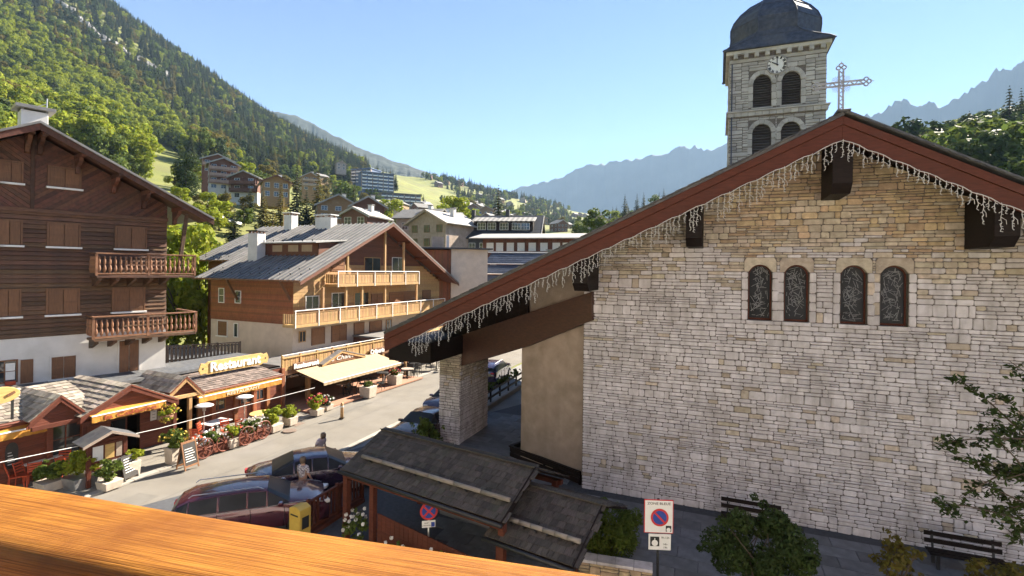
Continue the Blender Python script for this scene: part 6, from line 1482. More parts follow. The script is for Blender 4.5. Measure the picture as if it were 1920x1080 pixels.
# ------------------------------------------------------------------ big orange chalet with the metal roof
def hit_plane(px, py, p0, n):
    X, Z = ray(px, py); d = Vector((X,1,Z)); C = Vector((0,0,HC)); t = (Vector(p0)-C).dot(n)/d.dot(n); return C+d*t
def mid_chalet():
    ac = RF.a(549,600,4.8); c = RF.pt(ac,4.8); F = Fr(c.x,c.y,65); S = Fr(c.x,c.y,-25)
    root = F.empty('orange_chalet'); tag(root, 'large orange timber chalet with grey standing seam roof and honey balconies', 'house')
    OV = -1.5; aA, zA = F.hit(735,418,OV); aR, zR = F.hit(858,531,OV); aLv = -0.9; _, zL = F.hit(551,527,OV); mL = (zA-zL)/(aA-aLv); mR = (zA-zR)/(aR-aA)
    W = aR-1.3; rz = lambda a: zA-(aA-a)*mL if a < aA else zA-(a-aA)*mR
    zwh = (S.z(452,602)+S.z(546,609))/2; DW = -S.a(396,560); DEP = max(20.0, DW+10)
    zb1 = F.z(690,600,-1.2); zb2 = F.z(700,537,-1.2)
    # walls
    bx('white_wall', 0, W, 0, DW, -0.2, zwh, G['cream'], root)
    bx('upper_core', 0.06, W-0.06, 0.08, DW-0.06, zwh, zL+0.1, G['redgable'], root)
    MB().prism([(0.06,zL+0.1),(W-0.06,zL+0.1),(W-0.06,rz(W)-0.3),(aA,zA-0.3),(0.06,rz(0.06)-0.3)], 0.08, DW-0.06).build('gable_core', G['redgable'], root)
    # facade boards (honey below the left eave, red above)
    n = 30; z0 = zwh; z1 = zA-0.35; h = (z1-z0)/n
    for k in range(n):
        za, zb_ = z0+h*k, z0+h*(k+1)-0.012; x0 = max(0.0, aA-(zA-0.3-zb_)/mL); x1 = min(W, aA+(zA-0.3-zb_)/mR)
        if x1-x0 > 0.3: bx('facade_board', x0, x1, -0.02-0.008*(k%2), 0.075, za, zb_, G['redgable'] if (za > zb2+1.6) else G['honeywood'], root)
    # side boards
    sm = bpy.data.objects.new('side_wall', None); SC.collection.objects.link(sm); sm.parent = root; sm.rotation_euler = (0,0,R(-90))
    n = 24; h = (zL+0.3-zwh)/n
    for k in range(n): bx('side_board', -DW, 0, -0.03-0.008*(k%2), 0.02, zwh+h*k, zwh+h*(k+1)-0.012, G['orangewood'], sm)
    for x0,x1,y0,y1 in ((412,421,541,566),(443,452,546,567)): glass_window(sm, S.a(x0,555), S.a(x1,555), S.z(x0,y1), S.z(x0,y0), -0.05, G['paintwhite'], 1, 1)
    glass_window(sm, S.a(440,615), S.a(446,615), S.z(443,631), S.z(443,607), -0.02, G['paintwhite'], 1, 0); shutter_window(sm, S.a(409,615), S.a(426,615), S.z(416,629), S.z(416,602), -0.0, leaves=1, frame=G['white'])
    for px in (446,545): a = S.a(px,560); MB().beam((a,-0.05,S.z(px,562)),(a-0.1,-0.85,zL-0.1),0.14,0.16).build('eave_brace', G['shutter'], sm, bevel=0.01)
    # openings
    posts = G['honeywood']
    def opening(x0,x1,y0,y1,kind):
        a0, a1 = F.a(x0,(y0+y1)/2), F.a(x1,(y0+y1)/2); zz0, zz1 = F.z((x0+x1)/2,y1), F.z((x0+x1)/2,y0)
        if kind == 's': shutter_window(root, a0, a1, zz0, zz1, -0.03, G['shutter_orange'], leaves=1 if a1-a0 < 1.3 else 2, sill=False)
        else: glass_window(root, a0, a1, zz0, zz1, -0.045, posts if kind == 'g' else G['paintwhite'], 2, 0)
    for q in ((622,644,484,508,'s'),(683,712,484,508,'g'),(735,757,484,508,'w'),(573,596,556,578,'w'),(622,645,550,576,'w'),(664,690,549,575,'g'),(696,716,552,573,'s'),(730,778,548,566,'s'),(792,806,545,562,'s'),
              (561,571,622,640,'g'),(585,607,616,646,'s'),(622,648,611,640,'s'),(664,681,606,632,'s'),(693,714,603,630,'s'),(724,733,600,625,'g')): opening(*q)
    # balconies
    bm = [MB().box(0.008,0.168,-0.016-0.006*k,0.016,0,0.70).mesh('balcony_board', G['honeywood'], fix=False) for k in range(2)]
    def balcony(a0, a1, zt, d, posts_up=None):
        e = bpy.data.objects.new('balcony', None); SC.collection.objects.link(e); e.parent = root; zf = zt-1.0
        bx('deck', a0, a1, d-0.06, -0.035, zf-0.2, zf, G['honeywood'], e, 0.01); n = int((a1-a0)/0.175)
        for k in range(n): o = link('balcony_board', bm[k%2], e); o.location = (a0+k*(a1-a0)/n, d, zf+0.06)
        for z in (zt-0.2, zf+0.02): bx('balcony_rail', a0, a1, d-0.05, d-0.026, z, z+0.035, G['honeywood'], e)
        MB().tube([(a0-0.04,d-0.03,zt),(a1+0.04,d-0.03,zt)],0.035,6).build('top_rail', G['paintwhite'], e)
        k = max(2,int((a1-a0)/2.0))
        for i in range(k+1): x = a0+(a1-a0)*i/k; bx('balcony_post', x-0.035, x+0.035, d-0.085, d-0.053, zf-0.22, zt-0.02, G['paintwhite'], e)
        m = int(abs(d)/0.19)
        for x in (a0+0.01, a1-0.01):
            for j in range(m): o = link('balcony_board', bm[j%2], e); o.location = (x, d+0.02+j*(abs(d)-0.06)/m, zf+0.06); o.rotation_euler = (0,0,R(90))
        if posts_up:
            for x, zz in posts_up: bx('roof_post', x-0.09, x+0.09, d+0.1, d+0.26, zf+0.001, zz, G['honeywood'], e, 0.01)
    zt2 = F.z(700,509,-1.25); zt1 = (F.z(560,583,-1.25)+F.z(828,560,-1.25))/2
    ax = lambda px, py: F.a(px,py,-1.1)
    balcony(F.a(633,522,-1.25), F.a(785,522,-1.25), zt2, -1.25, [(ax(x,500), rz(ax(x,500))-0.45) for x in (652,722,757)])
    balcony(F.a(553,597,-1.25), F.a(833,572,-1.25), zt1, -1.25, [(ax(x,560), zt2-1.21) for x in (606,649,679,722,781)])
    # roof
    def rp(a, w): return (a, w, rz(a))
    def panels(a0, a1, w0, w1, step=0.52):
        n = int((w1-w0)/step)
        for k in range(n):
            u0, u1 = w0+(w1-w0)*k/n, w0+(w1-w0)*(k+1)/n
            q = [rp(a0,u0),rp(a1,u0),rp(a1,u1),rp(a0,u1)] if a0 < a1 else [rp(a1,u0),rp(a0,u0),rp(a0,u1),rp(a1,u1)]
            v = MB().slab(*q,0.05); d = Vector(q[1])-Vector(q[0]); v.beam(Vector(q[0])+Vector((0,0,0.05)), Vector(q[1])+Vector((0,0,0.05)),0.06,0.11); v.build('roof_panel', G['metalroof'], root, fix=False)
    nrm = Vector((-mL,0,1)).normalized(); nw = F.ax*nrm.x+Vector((0,0,nrm.z)); P0 = F.pt(aA,0,zA)
    pe = F.inv(hit_plane(367,488,P0,nw)); aRear = max(aLv+1.0, min(pe[0], aA-3)); wRear = max(DW+6, min(pe[1], 26))
    panels(aLv, aA, OV-0.15, DW+0.9); panels(aRear, aA, DW+0.9, wRear); panels(aA+0.02, aR, OV-0.15, wRear, 2.0)
    bx('rear_wall', aRear+0.9, W, DW+0.02, wRear-1.2, -0.2, rz(aRear+0.9)-0.3, G['orangewood'], root)
    print('mid', 'W',W,'DW',DW,'zA',zA,'zL',zL,'rear',pe)
    for (a0,w0,w1) in ((aLv,OV-0.15,DW+0.9),(aRear,DW+0.9,wRear)):
        MB().beam((a0-0.05,w0,rz(a0)-0.02),(a0-0.05,w1,rz(a0)-0.02),0.12,0.12).build('gutter', G['shutter'], root)
    for ae in (aLv,aR): MB().prism([(ae,rz(ae)-0.06),(aA,zA-0.06),(aA,zA-0.30),(ae,rz(ae)-0.30)],OV-0.2,OV-0.151).build('bargeboard', G['redgable'], root)
    for ae in (aLv,aR):
        q = [(ae,OV,rz(ae)-0.09),(aA,OV,zA-0.09),(aA,0.05,zA-0.09),(ae,0.05,rz(ae)-0.09)]; MB().slab(*(q if ae < aA else q[::-1]),0.03).build('soffit', G['redgable'], root)
    for t in (0.0,0.25,0.5,0.75):
        for ae in (aLv,aR):
            a = aA+(ae-aA)*t; MB().beam((a,OV+0.1,rz(a)-0.25),(a,0.05,rz(a)-0.25),0.2,0.24).build('purlin', G['redgable'], root, bevel=0.01)
    # snow hooks on the slope
    sh = MB().add([(0,-0.06,0),(0,0.06,0),(-0.05,0.06,0.16),(-0.05,-0.06,0.16),(0.06,0,0.0)],[(0,1,2,3),(0,3,4),(1,4,2)]).mesh('snow_hook', G['darkroof'])
    rr = random.Random(2)
    for a in (aLv+0.7, aLv+1.5):
        for k in range(10): o = link('snow_hook', sh, root); w = OV+0.5+k*1.05; o.location = (a, w, rz(a)+0.02)
    for k in range(8): a = aRear+0.5; o = link('snow_hook', sh, root); o.location = (a, DW+1.5+k*1.0, rz(a)+0.02)
    # chimneys
    def chimney(px, pbase, ptop, ww, dd, ridge_=False):
        p = hit_plane(px,pbase,P0,nw); a, w, z = F.inv(p)
        if ridge_: a = aA-0.6
        zt = at(px,ptop,F.pt(a,w).y).z; bx('chimney', a-dd/2, a+dd/2, w-ww/2, w+ww/2, rz(a-dd/2)-0.5, zt-0.25, G['white'], root, 0.02)
        for i in (-1,0,1):
            for s in (-1,1): bx('chimney_brick', a+s*dd*0.4-0.06, a+s*dd*0.4+0.06, w+i*ww*0.38-0.06, w+i*ww*0.38+0.06, zt-0.25, zt-0.1, G['terracotta'], root)
        bx('chimney_cap', a-dd/2-0.12, a+dd/2+0.12, w-ww/2-0.12, w+ww/2+0.12, zt-0.1, zt, G['white'] if ridge_ else G['darkroof'], root, 0.015)
    chimney(481,486,432,1.1,0.8); chimney(561,421,399,1.0,0.8,True); chimney(622,421,403,1.9,0.8,True)
    # shed dormer
    p0 = F.inv(hit_plane(500,478,P0,nw)); p1 = F.inv(hit_plane(640,482,P0,nw)); a0 = (p0[0]+p1[0])/2; w1, w0 = p0[1], max(p1[1], 0.6); hz = 1.15; zr_ = rz(a0)
    dm = bpy.data.objects.new('dormer', None); SC.collection.objects.link(dm); dm.parent = root; slope = 0.10; aback = a0+(hz)/(mL-slope)
    bx('dormer_front', a0, a0+0.1, w0, w1, zr_, zr_+hz-0.06, G['redgable'], dm)
    MB().slab((a0-0.55,w0-0.3,zr_+hz-0.055),(aback+0.2,w0-0.3,zr_+hz+(aback-a0)*slope),(aback+0.2,w1+0.3,zr_+hz+(aback-a0)*slope),(a0-0.55,w1+0.3,zr_+hz-0.055),0.09).build('dormer_roof', mat('pale_metal',(0.42,0.41,0.39),(0.34,0.33,0.32),rough=0.5,metal=0.1,scale=1.5), dm)
    for s in (w0,w1-0.08): MB().add([(a0,s,zr_),(a0,s+0.08,zr_),(a0,s,zr_+hz-0.06),(a0,s+0.08,zr_+hz-0.06),(aback,s,zr_+hz+0.02),(aback,s+0.08,zr_+hz+0.02)],[(0,2,4),(1,5,3),(0,1,3,2),(2,3,5,4),(0,4,5,1)]).build('dormer_cheek', G['redgable'], dm)
    for t in (0.2,0.45,0.75): w = w0+(w1-w0)*t; o = bx('dormer_window', a0-0.04, a0-0.005, w-0.55, w+0.55, zr_+0.35, zr_+0.88, G['beigecloth'], dm)
    for k in range(6): o = link('snow_hook', sh, root); o.location = (a0-0.3, w0+0.3+(w1-w0-0.6)*k/5, zr_+hz)
    # aerial mast
    p = F.inv(hit_plane(485,430,P0,nw)); MB().tube([(p[0]+3,p[1],rz(p[0]+3)-0.2),(p[0]+3,p[1],rz(p[0]+3)+4.5)],0.03,6).build('aerial_mast', G['honeywood'], root)
    return F
MCF = mid_chalet()
# dark slat fence on the flat roof between the two chalets
def roof_fence():
    p, q = at(312,648,28.6), at(452,640,32.5); F = Fr(p.x,p.y,math.degrees(math.atan2(q.y-p.y,q.x-p.x)), p.z-1.0); L = math.hypot(q.x-p.x,q.y-p.y); e = F.empty('terrace_fence'); e.location.z = p.z-1.05; tag(e, 'dark board fence round the flat terrace between the two chalets', 'fence')
    dz = (q.z-p.z)
    ms = MB().box(0,0.14,-0.015,0.015,0.08,0.95).mesh('fence_board', G['darkwood'], fix=False); n = int(L/0.22)
    for k in range(n): o = link('fence_board', ms, e); o.location = (k*L/n, 0, dz*k/n)
    for z in (0.2,0.85,1.0): MB().beam((0,0.03,z),(L,0.03,z+dz),0.04,0.06).build('fence_rail', G['darkwood'], e)
    for k in range(4): x = L*k/3; bx('fence_post', x-0.04,x+0.04,0.05,0.11,-1.2+dz*k/3,1.05+dz*k/3,G['darkwood'],e)
    r = F.pt(L/2,0); 
    b = MB().prismz([(0,0),(L,0),(L,7),(0,9)], -0.16, 0.0).build('terrace_deck', G['darkroof'], e); bx('terrace_wall', 0.02, L, 0.1, 0.3, -p.z-0.1+1.05, -0.17, G['darkwood'], e)
roof_fence()
# ------------------------------------------------------------------ houses behind
HN = [0]
def house(name, label, px, py, D, w, dep, h, rise, rot, wall, roof, rows, cols, base=None, ov=0.8, balc=None, cat='house', group=None, wmat=None, front='gable', win='g', rail=None, basez=None, chim=True, under=4.0):
    """a chalet whose front bottom edge centre shows at (px, py) at distance D; rows x cols of windows on the front and left side"""
    p = at(px, py, D); F = Fr(p.x, p.y, rot, p.z); e = F.empty(name); e.location.z = p.z; tag(e, label, cat, group); x0, x1 = -w/2, w/2; wm = wmat or G['paintwhite']
    sh = h/rows
    if base: bx('base_wall', x0, x1, 0, dep, -under, sh, base, e); bx('wall', x0+0.02, x1-0.02, 0.02, dep-0.02, sh, h, wall, e)
    else: bx('wall', x0, x1, 0, dep, -under, h, wall, e)
    t = 0.22
    if front == 'gable':
        MB().prism([(x0+0.02,h),(x1-0.02,h),(0,h+rise-0.05)], 0.02, dep-0.02).build('gable', wall, e)
        m = rise/(w/2)
        for s in (-1,1):
            ae = s*(w/2+ov); ze = h-ov*m+0.02; q = [(ae,-ov,ze+t),(0,-ov,h+rise+t),(0,dep+ov,h+rise+t),(ae,dep+ov,ze+t)]; MB().slab(*(q if s < 0 else q[::-1]),t).build('roof_slope', roof, e)
            MB().prism([(ae,ze+t-0.02),(0,h+rise+t-0.02),(0,h+rise-0.2),(ae,ze-0.2)],-ov-0.06,-ov-0.01).build('bargeboard', wall if rail is None else rail, e)
    else:
        m = rise/(dep/2)
        vs = [(x0+0.02,0.02,h),(x1-0.02,0.02,h),(x1-0.02,dep-0.02,h),(x0+0.02,dep-0.02,h),(x0+0.02,dep/2,h+rise-0.05),(x1-0.02,dep/2,h+rise-0.05)]
        MB().add(vs,[(0,1,5,4),(2,3,4,5),(0,4,3),(1,2,5)]).build('gable', wall, e)
        ze = h-ov*m+0.02
        MB().slab((x0-ov,-ov,ze+t),(x1+ov,-ov,ze+t),(x1+ov,dep/2,h+rise+t),(x0-ov,dep/2,h+rise+t),t).build('roof_slope', roof, e)
        MB().slab((x0-ov,dep/2,h+rise+t),(x1+ov,dep/2,h+rise+t),(x1+ov,dep+ov,ze+t),(x0-ov,dep+ov,ze+t),t).build('roof_slope', roof, e)
    ww = min(1.25, w/cols*0.5); wh = min(1.35, sh*0.52)
    for r in range(rows):
        z0 = sh*r+sh*0.30
        for c_ in range(cols):
            a = x0+w*(c_+.5)/cols
            if win == 's': shutter_window(e, a-ww/2, a+ww/2, z0, z0+wh, -0.0, leaves=2, sill=False)
            else: glass_window(e, a-ww/2, a+ww/2, z0, z0+wh, -0.02, wm, 2, 1)
        if balc and r >= 1:
            bx('balcony', x0+0.1, x1-0.1, -1.2, -0.02, sh*r-0.12, sh*r+0.02, balc, e); bx('balcony_rail', x0+0.1, x1-0.1, -1.2, -1.14, sh*r+0.15, sh*r+0.95, balc, e)
            k = max(2,int(w/3.5))
            for i in range(k+1): x = x0+0.15+(w-0.3)*i/k; bx('balcony_post', x-0.08, x+0.08, -1.13, -1.0, sh*r+0.025, min(sh*(r+1)-0.13, h+rise*0.5), balc, e)
    sd = bpy.data.objects.new('side_windows', None); SC.collection.objects.link(sd); sd.parent = e; sd.location = (x0,0,0); sd.rotation_euler = (0,0,R(-90))
    kc = max(1,int(dep/3.5))
    for r in range(rows):
        for c_ in range(kc): a = -dep*(c_+.5)/kc; glass_window(sd, a-ww/2, a+ww/2, sh*r+sh*0.3, sh*r+sh*0.3+wh, -0.02, wm, 2, 1)
    if chim:
        cx = w*0.2; zc = h+rise*(0.6 if front == 'gable' else 1.0)
        bx('chimney', cx-0.4, cx+0.4, dep*0.5-0.4, dep*0.5+0.4, h*0.8, h+rise+0.9, G['white'], e); bx('chimney_cap', cx-0.55, cx+0.55, dep*0.5-0.55, dep*0.5+0.55, h+rise+0.95, h+rise+1.05, G['metalroof'], e)
    return e
BR = mat('red_brown_wall', (0.165,0.075,0.052), (0.12,0.055,0.04), rough=0.8, scale=1.5, stretch=(1,1,8), vary=0.1)
TAN = mat('tan_timber', (0.30,0.19,0.10), (0.22,0.135,0.07), rough=0.8, scale=1.5, stretch=(1,1,8))
PALE = mat('pale_roof', (0.36,0.34,0.32), (0.27,0.255,0.24), rough=0.7, scale=1.0, bump=0.2)  # light grey roofing
GREYR = mat('grey_tiled_roof', (0.20,0.19,0.185), (0.13,0.125,0.12), rough=0.75, scale=1.5, bump=0.3)
PINKB = mat('pinkish_balcony', (0.42,0.28,0.22), (0.34,0.22,0.17), rough=0.8, scale=2)
# hillside apartment chalets
house('hill_chalet','tall red-brown apartment chalet with four pink balconies beside the poplar',419,357,148,7.4,8.0,7.6,1.7,32,BR,PALE,4,3,base=G['white'],balc=PINKB,rail=PALE,under=2.0,chim=False)
house('hill_chalet','red-brown apartment chalet behind the tall one with balconies',408,325,161,8.4,9,4.2,1.8,32,BR,PALE,2,3,balc=PINKB,rail=PALE,under=6,chim=False)
house('hill_chalet','dark red chalet with white base below the apartment chalets',457,374,142,7.2,8,6.2,1.7,6,BR,GREYR,3,2,base=G['white'],balc=BR,rail=PALE,under=1.5,chim=False)
house('hill_chalet','low tan chalet with a broad pale roof behind the larches',518,373,137,6.6,8.5,4.6,1.6,30,TAN,PALE,2,3,rail=BR,under=2)
house('hill_chalet','pale balconied chalet half hidden between two spruces on the hill',582,358,205,6.5,8,5.6,1.8,30,TAN,PALE,3,2,balc=G['plaster'],rail=PALE)
house('hill_chalet','small pale chalet high in the wood above the blue flats',640,318,430,8,8,5,2.2,30,G['plaster'],PALE,2,2)
house('roofline_chalet','broad brown chalet with stone gable rising behind the metal roof chimneys',634,414,118,9,11,3.6,2.4,24,TAN,GREYR,2,3,rail=PALE)
house('roofline_chalet','brown gabled chalet next to the stone gabled one',690,416,108,6.6,9,3.4,1.9,20,BR,GREYR,1,2,rail=PALE)
house('roofline_chalet','small chalet with pale framed gable just above the metal roof ridge',664,428,92,5.2,8,2.4,1.3,-14,BR,PALE,1,2,rail=PALE)
house('roofline_chalet','tan house with light grey hipped roofs beside the dark roofed hotel',800,468,92,8.5,11,4.8,2.2,-30,G['plaster'],PALE,2,3,wmat=BR)
house('roofline_chalet','low house with pale roof tucked behind the tan house',832,446,112,9,9,4.0,2.0,20,TAN,PALE,1,3,front='eave')
house('roofline_chalet','grey roofed house above the red gable verge',776,440,104,8,9,3.5,2.0,-15,G['plaster'],GREYR,1,2,front='eave')
# apartment blocks on the far slope
def flats(label, px, py, D, w, dep, floors, rot, m, roofm):
    p = at(px,py,D); F = Fr(p.x,p.y,rot,p.z); e = F.empty('apartment_block'); e.location.z = p.z; tag(e, label, 'apartments'); h = floors*2.8
    bx('wall', -w/2, w/2, 0, dep, -8, h, m, e); bx('roof', -w/2-0.6, w/2+0.6, -1.6, dep+0.6, h+0.01, h+0.5, roofm, e)
    n = int(w/4.2); bmh = MB().box(-w/n*0.42,w/n*0.42,-1.4,-1.25,0.05,1.0).mesh('balcony_front', G['paintwhite'], fix=False); dk = MB().box(-w/n*0.42,w/n*0.42,-1.4,0,-0.12,0.04).mesh('balcony_deck', G['plaster'], fix=False); wn = MB().box(-w/n*0.32,w/n*0.32,-0.06,-0.005,0.1,2.1).mesh('window', G['glass'], fix=False)
    for f in range(floors):
        for k in range(n):
            x = -w/2+w*(k+.5)/n
            for me in (bmh,dk,wn): o = link(me.name.split('.')[0], me, e); o.location = (x,0,f*2.8+0.1)
    for k in range(0,n+1,2): x = -w/2+w*k/n; bx('fin_wall', x-0.15, x+0.15, -1.45, -0.005, -2, h, G['plaster'], e)
    return e
BLUEG = mat('blue_grey_render', (0.16,0.21,0.33), (0.12,0.16,0.26), rough=0.8)
flats('blue grey apartment block with white balconies below the meadow', 708, 357, 420, 26, 13, 5, 28, BLUEG, BLUEG)
flats('blue roofed apartment block behind the blue grey one', 678, 342, 440, 20, 14, 4, -20, BLUEG, mat('blue_roof',(0.10,0.17,0.36),rough=0.6))
flats('long apartment block with rows of pale balconies below the meadow edge', 752, 392, 385, 30, 13, 4, 24, mat('mauve_grey_render',(0.20,0.17,0.19),rough=0.8), GREYR)
# cream boxy building
def cream_block():
    c = at(846,500,55); F = Fr(c.x,c.y,14); e = F.empty('cream_building'); tag(e, 'plain cream rendered building with timber side and flat dark eave', 'building')
    L = F.a(914,500); zt = F.z(846,467); bx('cream_wall', 0, L, 0, 7, -0.2, zt, G['cream'], e); Sd = 4.6
    bx('timber_core', -3.6, -0.01, 0.35, 6.9, -0.2, zt-0.1, G['orangewood'], e); n = 18
    for k in range(n): bx('timber_board', -3.6+3.58*k/n, -3.6+3.58*(k+1)/n-0.02, 0.31, 0.345, 2, zt-0.1, G['orangewood'], e)
    bx('flat_roof', -4.2, L+0.5, -0.5, 7.4, zt+0.005, zt+0.16, G['darkroof'], e, 0.02); bx('chimney', -1.9,-0.6,2,3,zt+0.17,zt+1.4,G['plaster'],e); bx('chimney_pipe', -0.3,0.0,2.1,2.4,zt+0.17,zt+1.6,G['white'],e)
cream_block()
# long timber building with white windows
def long_hall():
    c = at(905,470,72); F = Fr(c.x,c.y,-14); e = F.empty('timber_hall'); tag(e, 'long red-brown timber building with a row of white windows', 'building'); L = F.a(1135,455); z1 = F.z(1000,446); z0 = F.z(1000,486)
    bx('core', 0.0, L, 0.05, 9, -0.2, z1, BR, e); n = 60
    ms = MB().box(0.01,L/n-0.012,-0.01,0.045,0,z1-0.05).mesh('wall_board', G['redgable'], fix=False)
    for k in range(n): o = link('wall_board', ms, e); o.location = (L*k/n, 0.0-0.01*(k%2), 0)
    for px in (919,937,957,977,998,1020,1043,1062): a = F.a(px,463); glass_window(e, a-0.45, a+0.45, F.z(px,470), F.z(px,456), -0.05, G['paintwhite'], 2, 1, glass=G['paintwhite'])
    for px in (925,945,968): a = F.a(px,489); glass_window(e, a-0.4, a+0.4, F.z(px,496), F.z(px,482), -0.05, G['paintwhite'], 2, 1)
    MB().slab((-1.6,-1.4,z1-0.05),(L+1,-1.4,z1-0.05),(L+1,5,z1+0.95),(-1.6,5,z1+0.95),0.15).build('roof_slope', PALE, e); MB().slab((-1.6,5,z1+0.95),(L+1,5,z1+0.95),(L+1,10,z1),(-1.6,10,z1),0.15).build('roof_slope', PALE, e)
    a0 = F.a(1028,480,-4); o = bx('green_shed', a0, a0+2.6, -4.5, -2.0, 0, F.z(1040,470,-4), mat('green_tin',(0.10,0.19,0.13),rough=0.6), e); bx('shed_roof', a0-0.2, a0+2.8, -4.8, -1.8, F.z(1040,470,-4)+0.01, F.z(1040,470,-4)+0.12, PALE, e)
long_hall()
# dark slate roof in three steps
def slate_house():
    e = None
    c = at(905,520,60); F = Fr(c.x,c.y,-10); e = F.empty('slate_roof_house'); tag(e, 'low house with blue-black slate roof in stepped bands behind the bargeboard', 'house')
    L = F.a(1030,480,4)+1; z0, z1, z2, z3 = F.z(930,545,0), F.z(930,516,2), F.z(930,497,4), F.z(930,474,6.5)
    DS = mat('blue_slate', (0.045,0.055,0.085), (0.025,0.03,0.05), rough=0.45, scale=6, vary=0.3, bump=0.4)
    bx('wall', 0.2, L, 0.2, 9, -0.2, z0-0.1, G['plaster'], e)
    for (d0,za,d1,zb_,s) in ((0,z0,2,z1,1),(2,z1+0.12,4,z2,2),(4,z2+0.12,6.5,z3,3)):
        x0 = F.a(880+s*9,510,d0)
        shingle_roof(e, [(x0,d0,za),(L,d0,za),(L,d1,zb_),(x0+0.5,d1,zb_)], 6, DS, 'roof_slope', seed=s, wid=0.4); bx('snow_bar', x0, L, d0-0.06, d0+0.02, za+0.0, za+0.09, G['paintwhite'], e)
    bx('ridge_strip', F.a(907,480,4), L, 6.4, 6.6, z3, z3+0.15, G['paintwhite'], e); MB().slab((0,6.6,z3+0.05),(L,6.6,z3+0.05),(L,10,z1),(0,10,z1),0.1).build('roof_back', DS, e)
slate_house()
# dark roofed hotel with a long shed dormer
def dark_hotel():
    c = at(938,470,95); F = Fr(c.x,c.y,-8); e = F.empty('dark_roofed_hotel'); tag(e, 'large dark roofed building with long pale striped dormer and white windows', 'building')
    x0, x1 = F.a(843,460), F.a(1014,440); zr = F.z(950,404,6.5); ze = F.z(900,446,-0.8); dep = 13.0
    bx('wall', x0+0.8, x1-0.8, 0, dep, -0.2, ze+0.4, G['darkroof'], e)
    MB().slab((x0,-0.8,ze),(x1,-0.8,ze),(x1,6.5,zr),(x0+3.2,6.5,zr),0.2).build('roof_slope', G['darkroof'], e); MB().slab((x0+3.2,6.5,zr),(x1,6.5,zr),(x1,13.8,ze),(x0,13.8,ze),0.2).build('roof_slope', G['darkroof'], e)
    vs = [(x1-0.85,0,ze+0.3),(x1-0.85,dep,ze+0.3),(x1-0.85,6.5,zr-0.3),(x1-0.8,0,ze+0.3),(x1-0.8,dep,ze+0.3),(x1-0.8,6.5,zr-0.3)]; MB().add(vs,[(0,1,2),(5,4,3),(0,3,4,1),(1,4,5,2),(2,5,3,0)]).build('gable', BR, e)
    MB().slab((x1-0.02,-0.85,ze+0.03),(x1+0.12,-0.85,ze+0.03),(x1+0.12,6.5,zr+0.03),(x1-0.02,6.5,zr+0.03),0.3).build('bargeboard', PALE, e)
    m = (zr-ze)/7.3; a0, a1 = F.a(890,430,2.2), F.a(1000,430,2.2); d = 1.4; zb_ = ze+m*2.2; hz = 1.9
    bx('dormer_wall', a0, a1, d, d+2.5, zb_-0.6, zb_+hz-0.1, G['darkwood'], e)
    k = 26
    for i in range(k):
        u0, u1 = a0-0.4+(a1-a0+0.8)*i/k, a0-0.4+(a1-a0+0.8)*(i+1)/k; MB().slab((u0,d-0.7,zb_+hz-0.1),(u1-0.02,d-0.7,zb_+hz-0.1),(u1-0.02,d+3.4,zb_+hz+1.0),(u0,d+3.4,zb_+hz+1.0),0.1+0.05*(i%2)).build('dormer_roof_sheet', PALE if i%2 else GREYR, e)
    for px in (903,922,945,968,985): a = F.a(px,428,d); glass_window(e, a-0.75, a+0.75, zb_+0.2, zb_+1.45, d-0.02, G['paintwhite'], 3, 1)
    a = F.a(876,425,2); bx('skylight', a-0.5,a+0.5,0.6,1.6,ze+m*1.4,ze+m*1.4+1.4,G['paintwhite'],e)
    for px in (845,862,885,905): a = F.a(px,462,0); glass_window(e, a-0.55, a+0.55, F.z(px,470), F.z(px,456), -0.02, G['paintwhite'], 2, 1)
    for px, dd in ((888,6.5),(952,6.5)): a = F.a(px,405,dd); bx('chimney', a-0.35,a+0.35,6,7,zr-0.5,zr+1.1,G['darkroof'],e)
dark_hotel()
# small far chalets dotted over the valley slope: copies of four kinds
def far_houses():
    protos = []
    for k, (wl, rf, w, dp, h, rise) in enumerate(((TAN,PALE,9,9,5.5,2.4),(BR,GREYR,8,10,6,2.4),(G['plaster'],PALE,10,9,6,2.6),(TAN,GREYR,11,10,7,2.8))):
        e = house('far_chalet','x',900,430,400,w,dp,h,rise,0,wl,rf,2,3,rail=PALE,win='g',chim=(k%2==0)); protos.append(e)
    rr = random.Random(21); spots = []
    for (x0,x1,y0,y1,n) in ((860,1010,372,408,15),(880,1130,402,428,20),(1000,1135,405,436,12),(700,800,400,420,6),(560,640,345,372,3),(800,870,330,352,5),(840,905,388,404,5)):
        for _ in range(n): spots.append((rr.uniform(x0,x1), rr.uniform(y0,y1)))
    n = 0; used = set()
    for px, py in spots:
        X, Z = ray(px, py); D = 150.0
        while D < 1500 and HC+Z*D > H1(X*D,D): D += 10
        if D >= 1500 or D < 170: continue
        k = rr.randrange(4); e = protos[k] if k not in used else copy_tree(protos[k]); used.add(k)
        e.location = (X*D, D, H1(X*D,D)); e.rotation_euler = (0,0,R(rr.uniform(-50,35))); s = rr.uniform(0.85,1.3); e.scale = (s,s,s)
        zn = 'on the wooded shoulder below the skyline' if py < 355 else ('around the apartment blocks' if px < 830 else ('on the upper slope behind the dark hotel' if py < 404 else 'in the far village over the church roof')); e['label'] = ['small tan chalet with pale roof ','small red-brown chalet with grey roof ','small rendered house with pale roof ','broad tan chalet with grey roof '][k]+zn; e['category'] = 'house'; e['group'] = ['pale roofed tan chalets on the far slope','grey roofed brown chalets on the far slope','rendered houses on the far slope','broad tan chalets on the far slope'][k]; n += 1
    print('far houses', n)
far_houses()
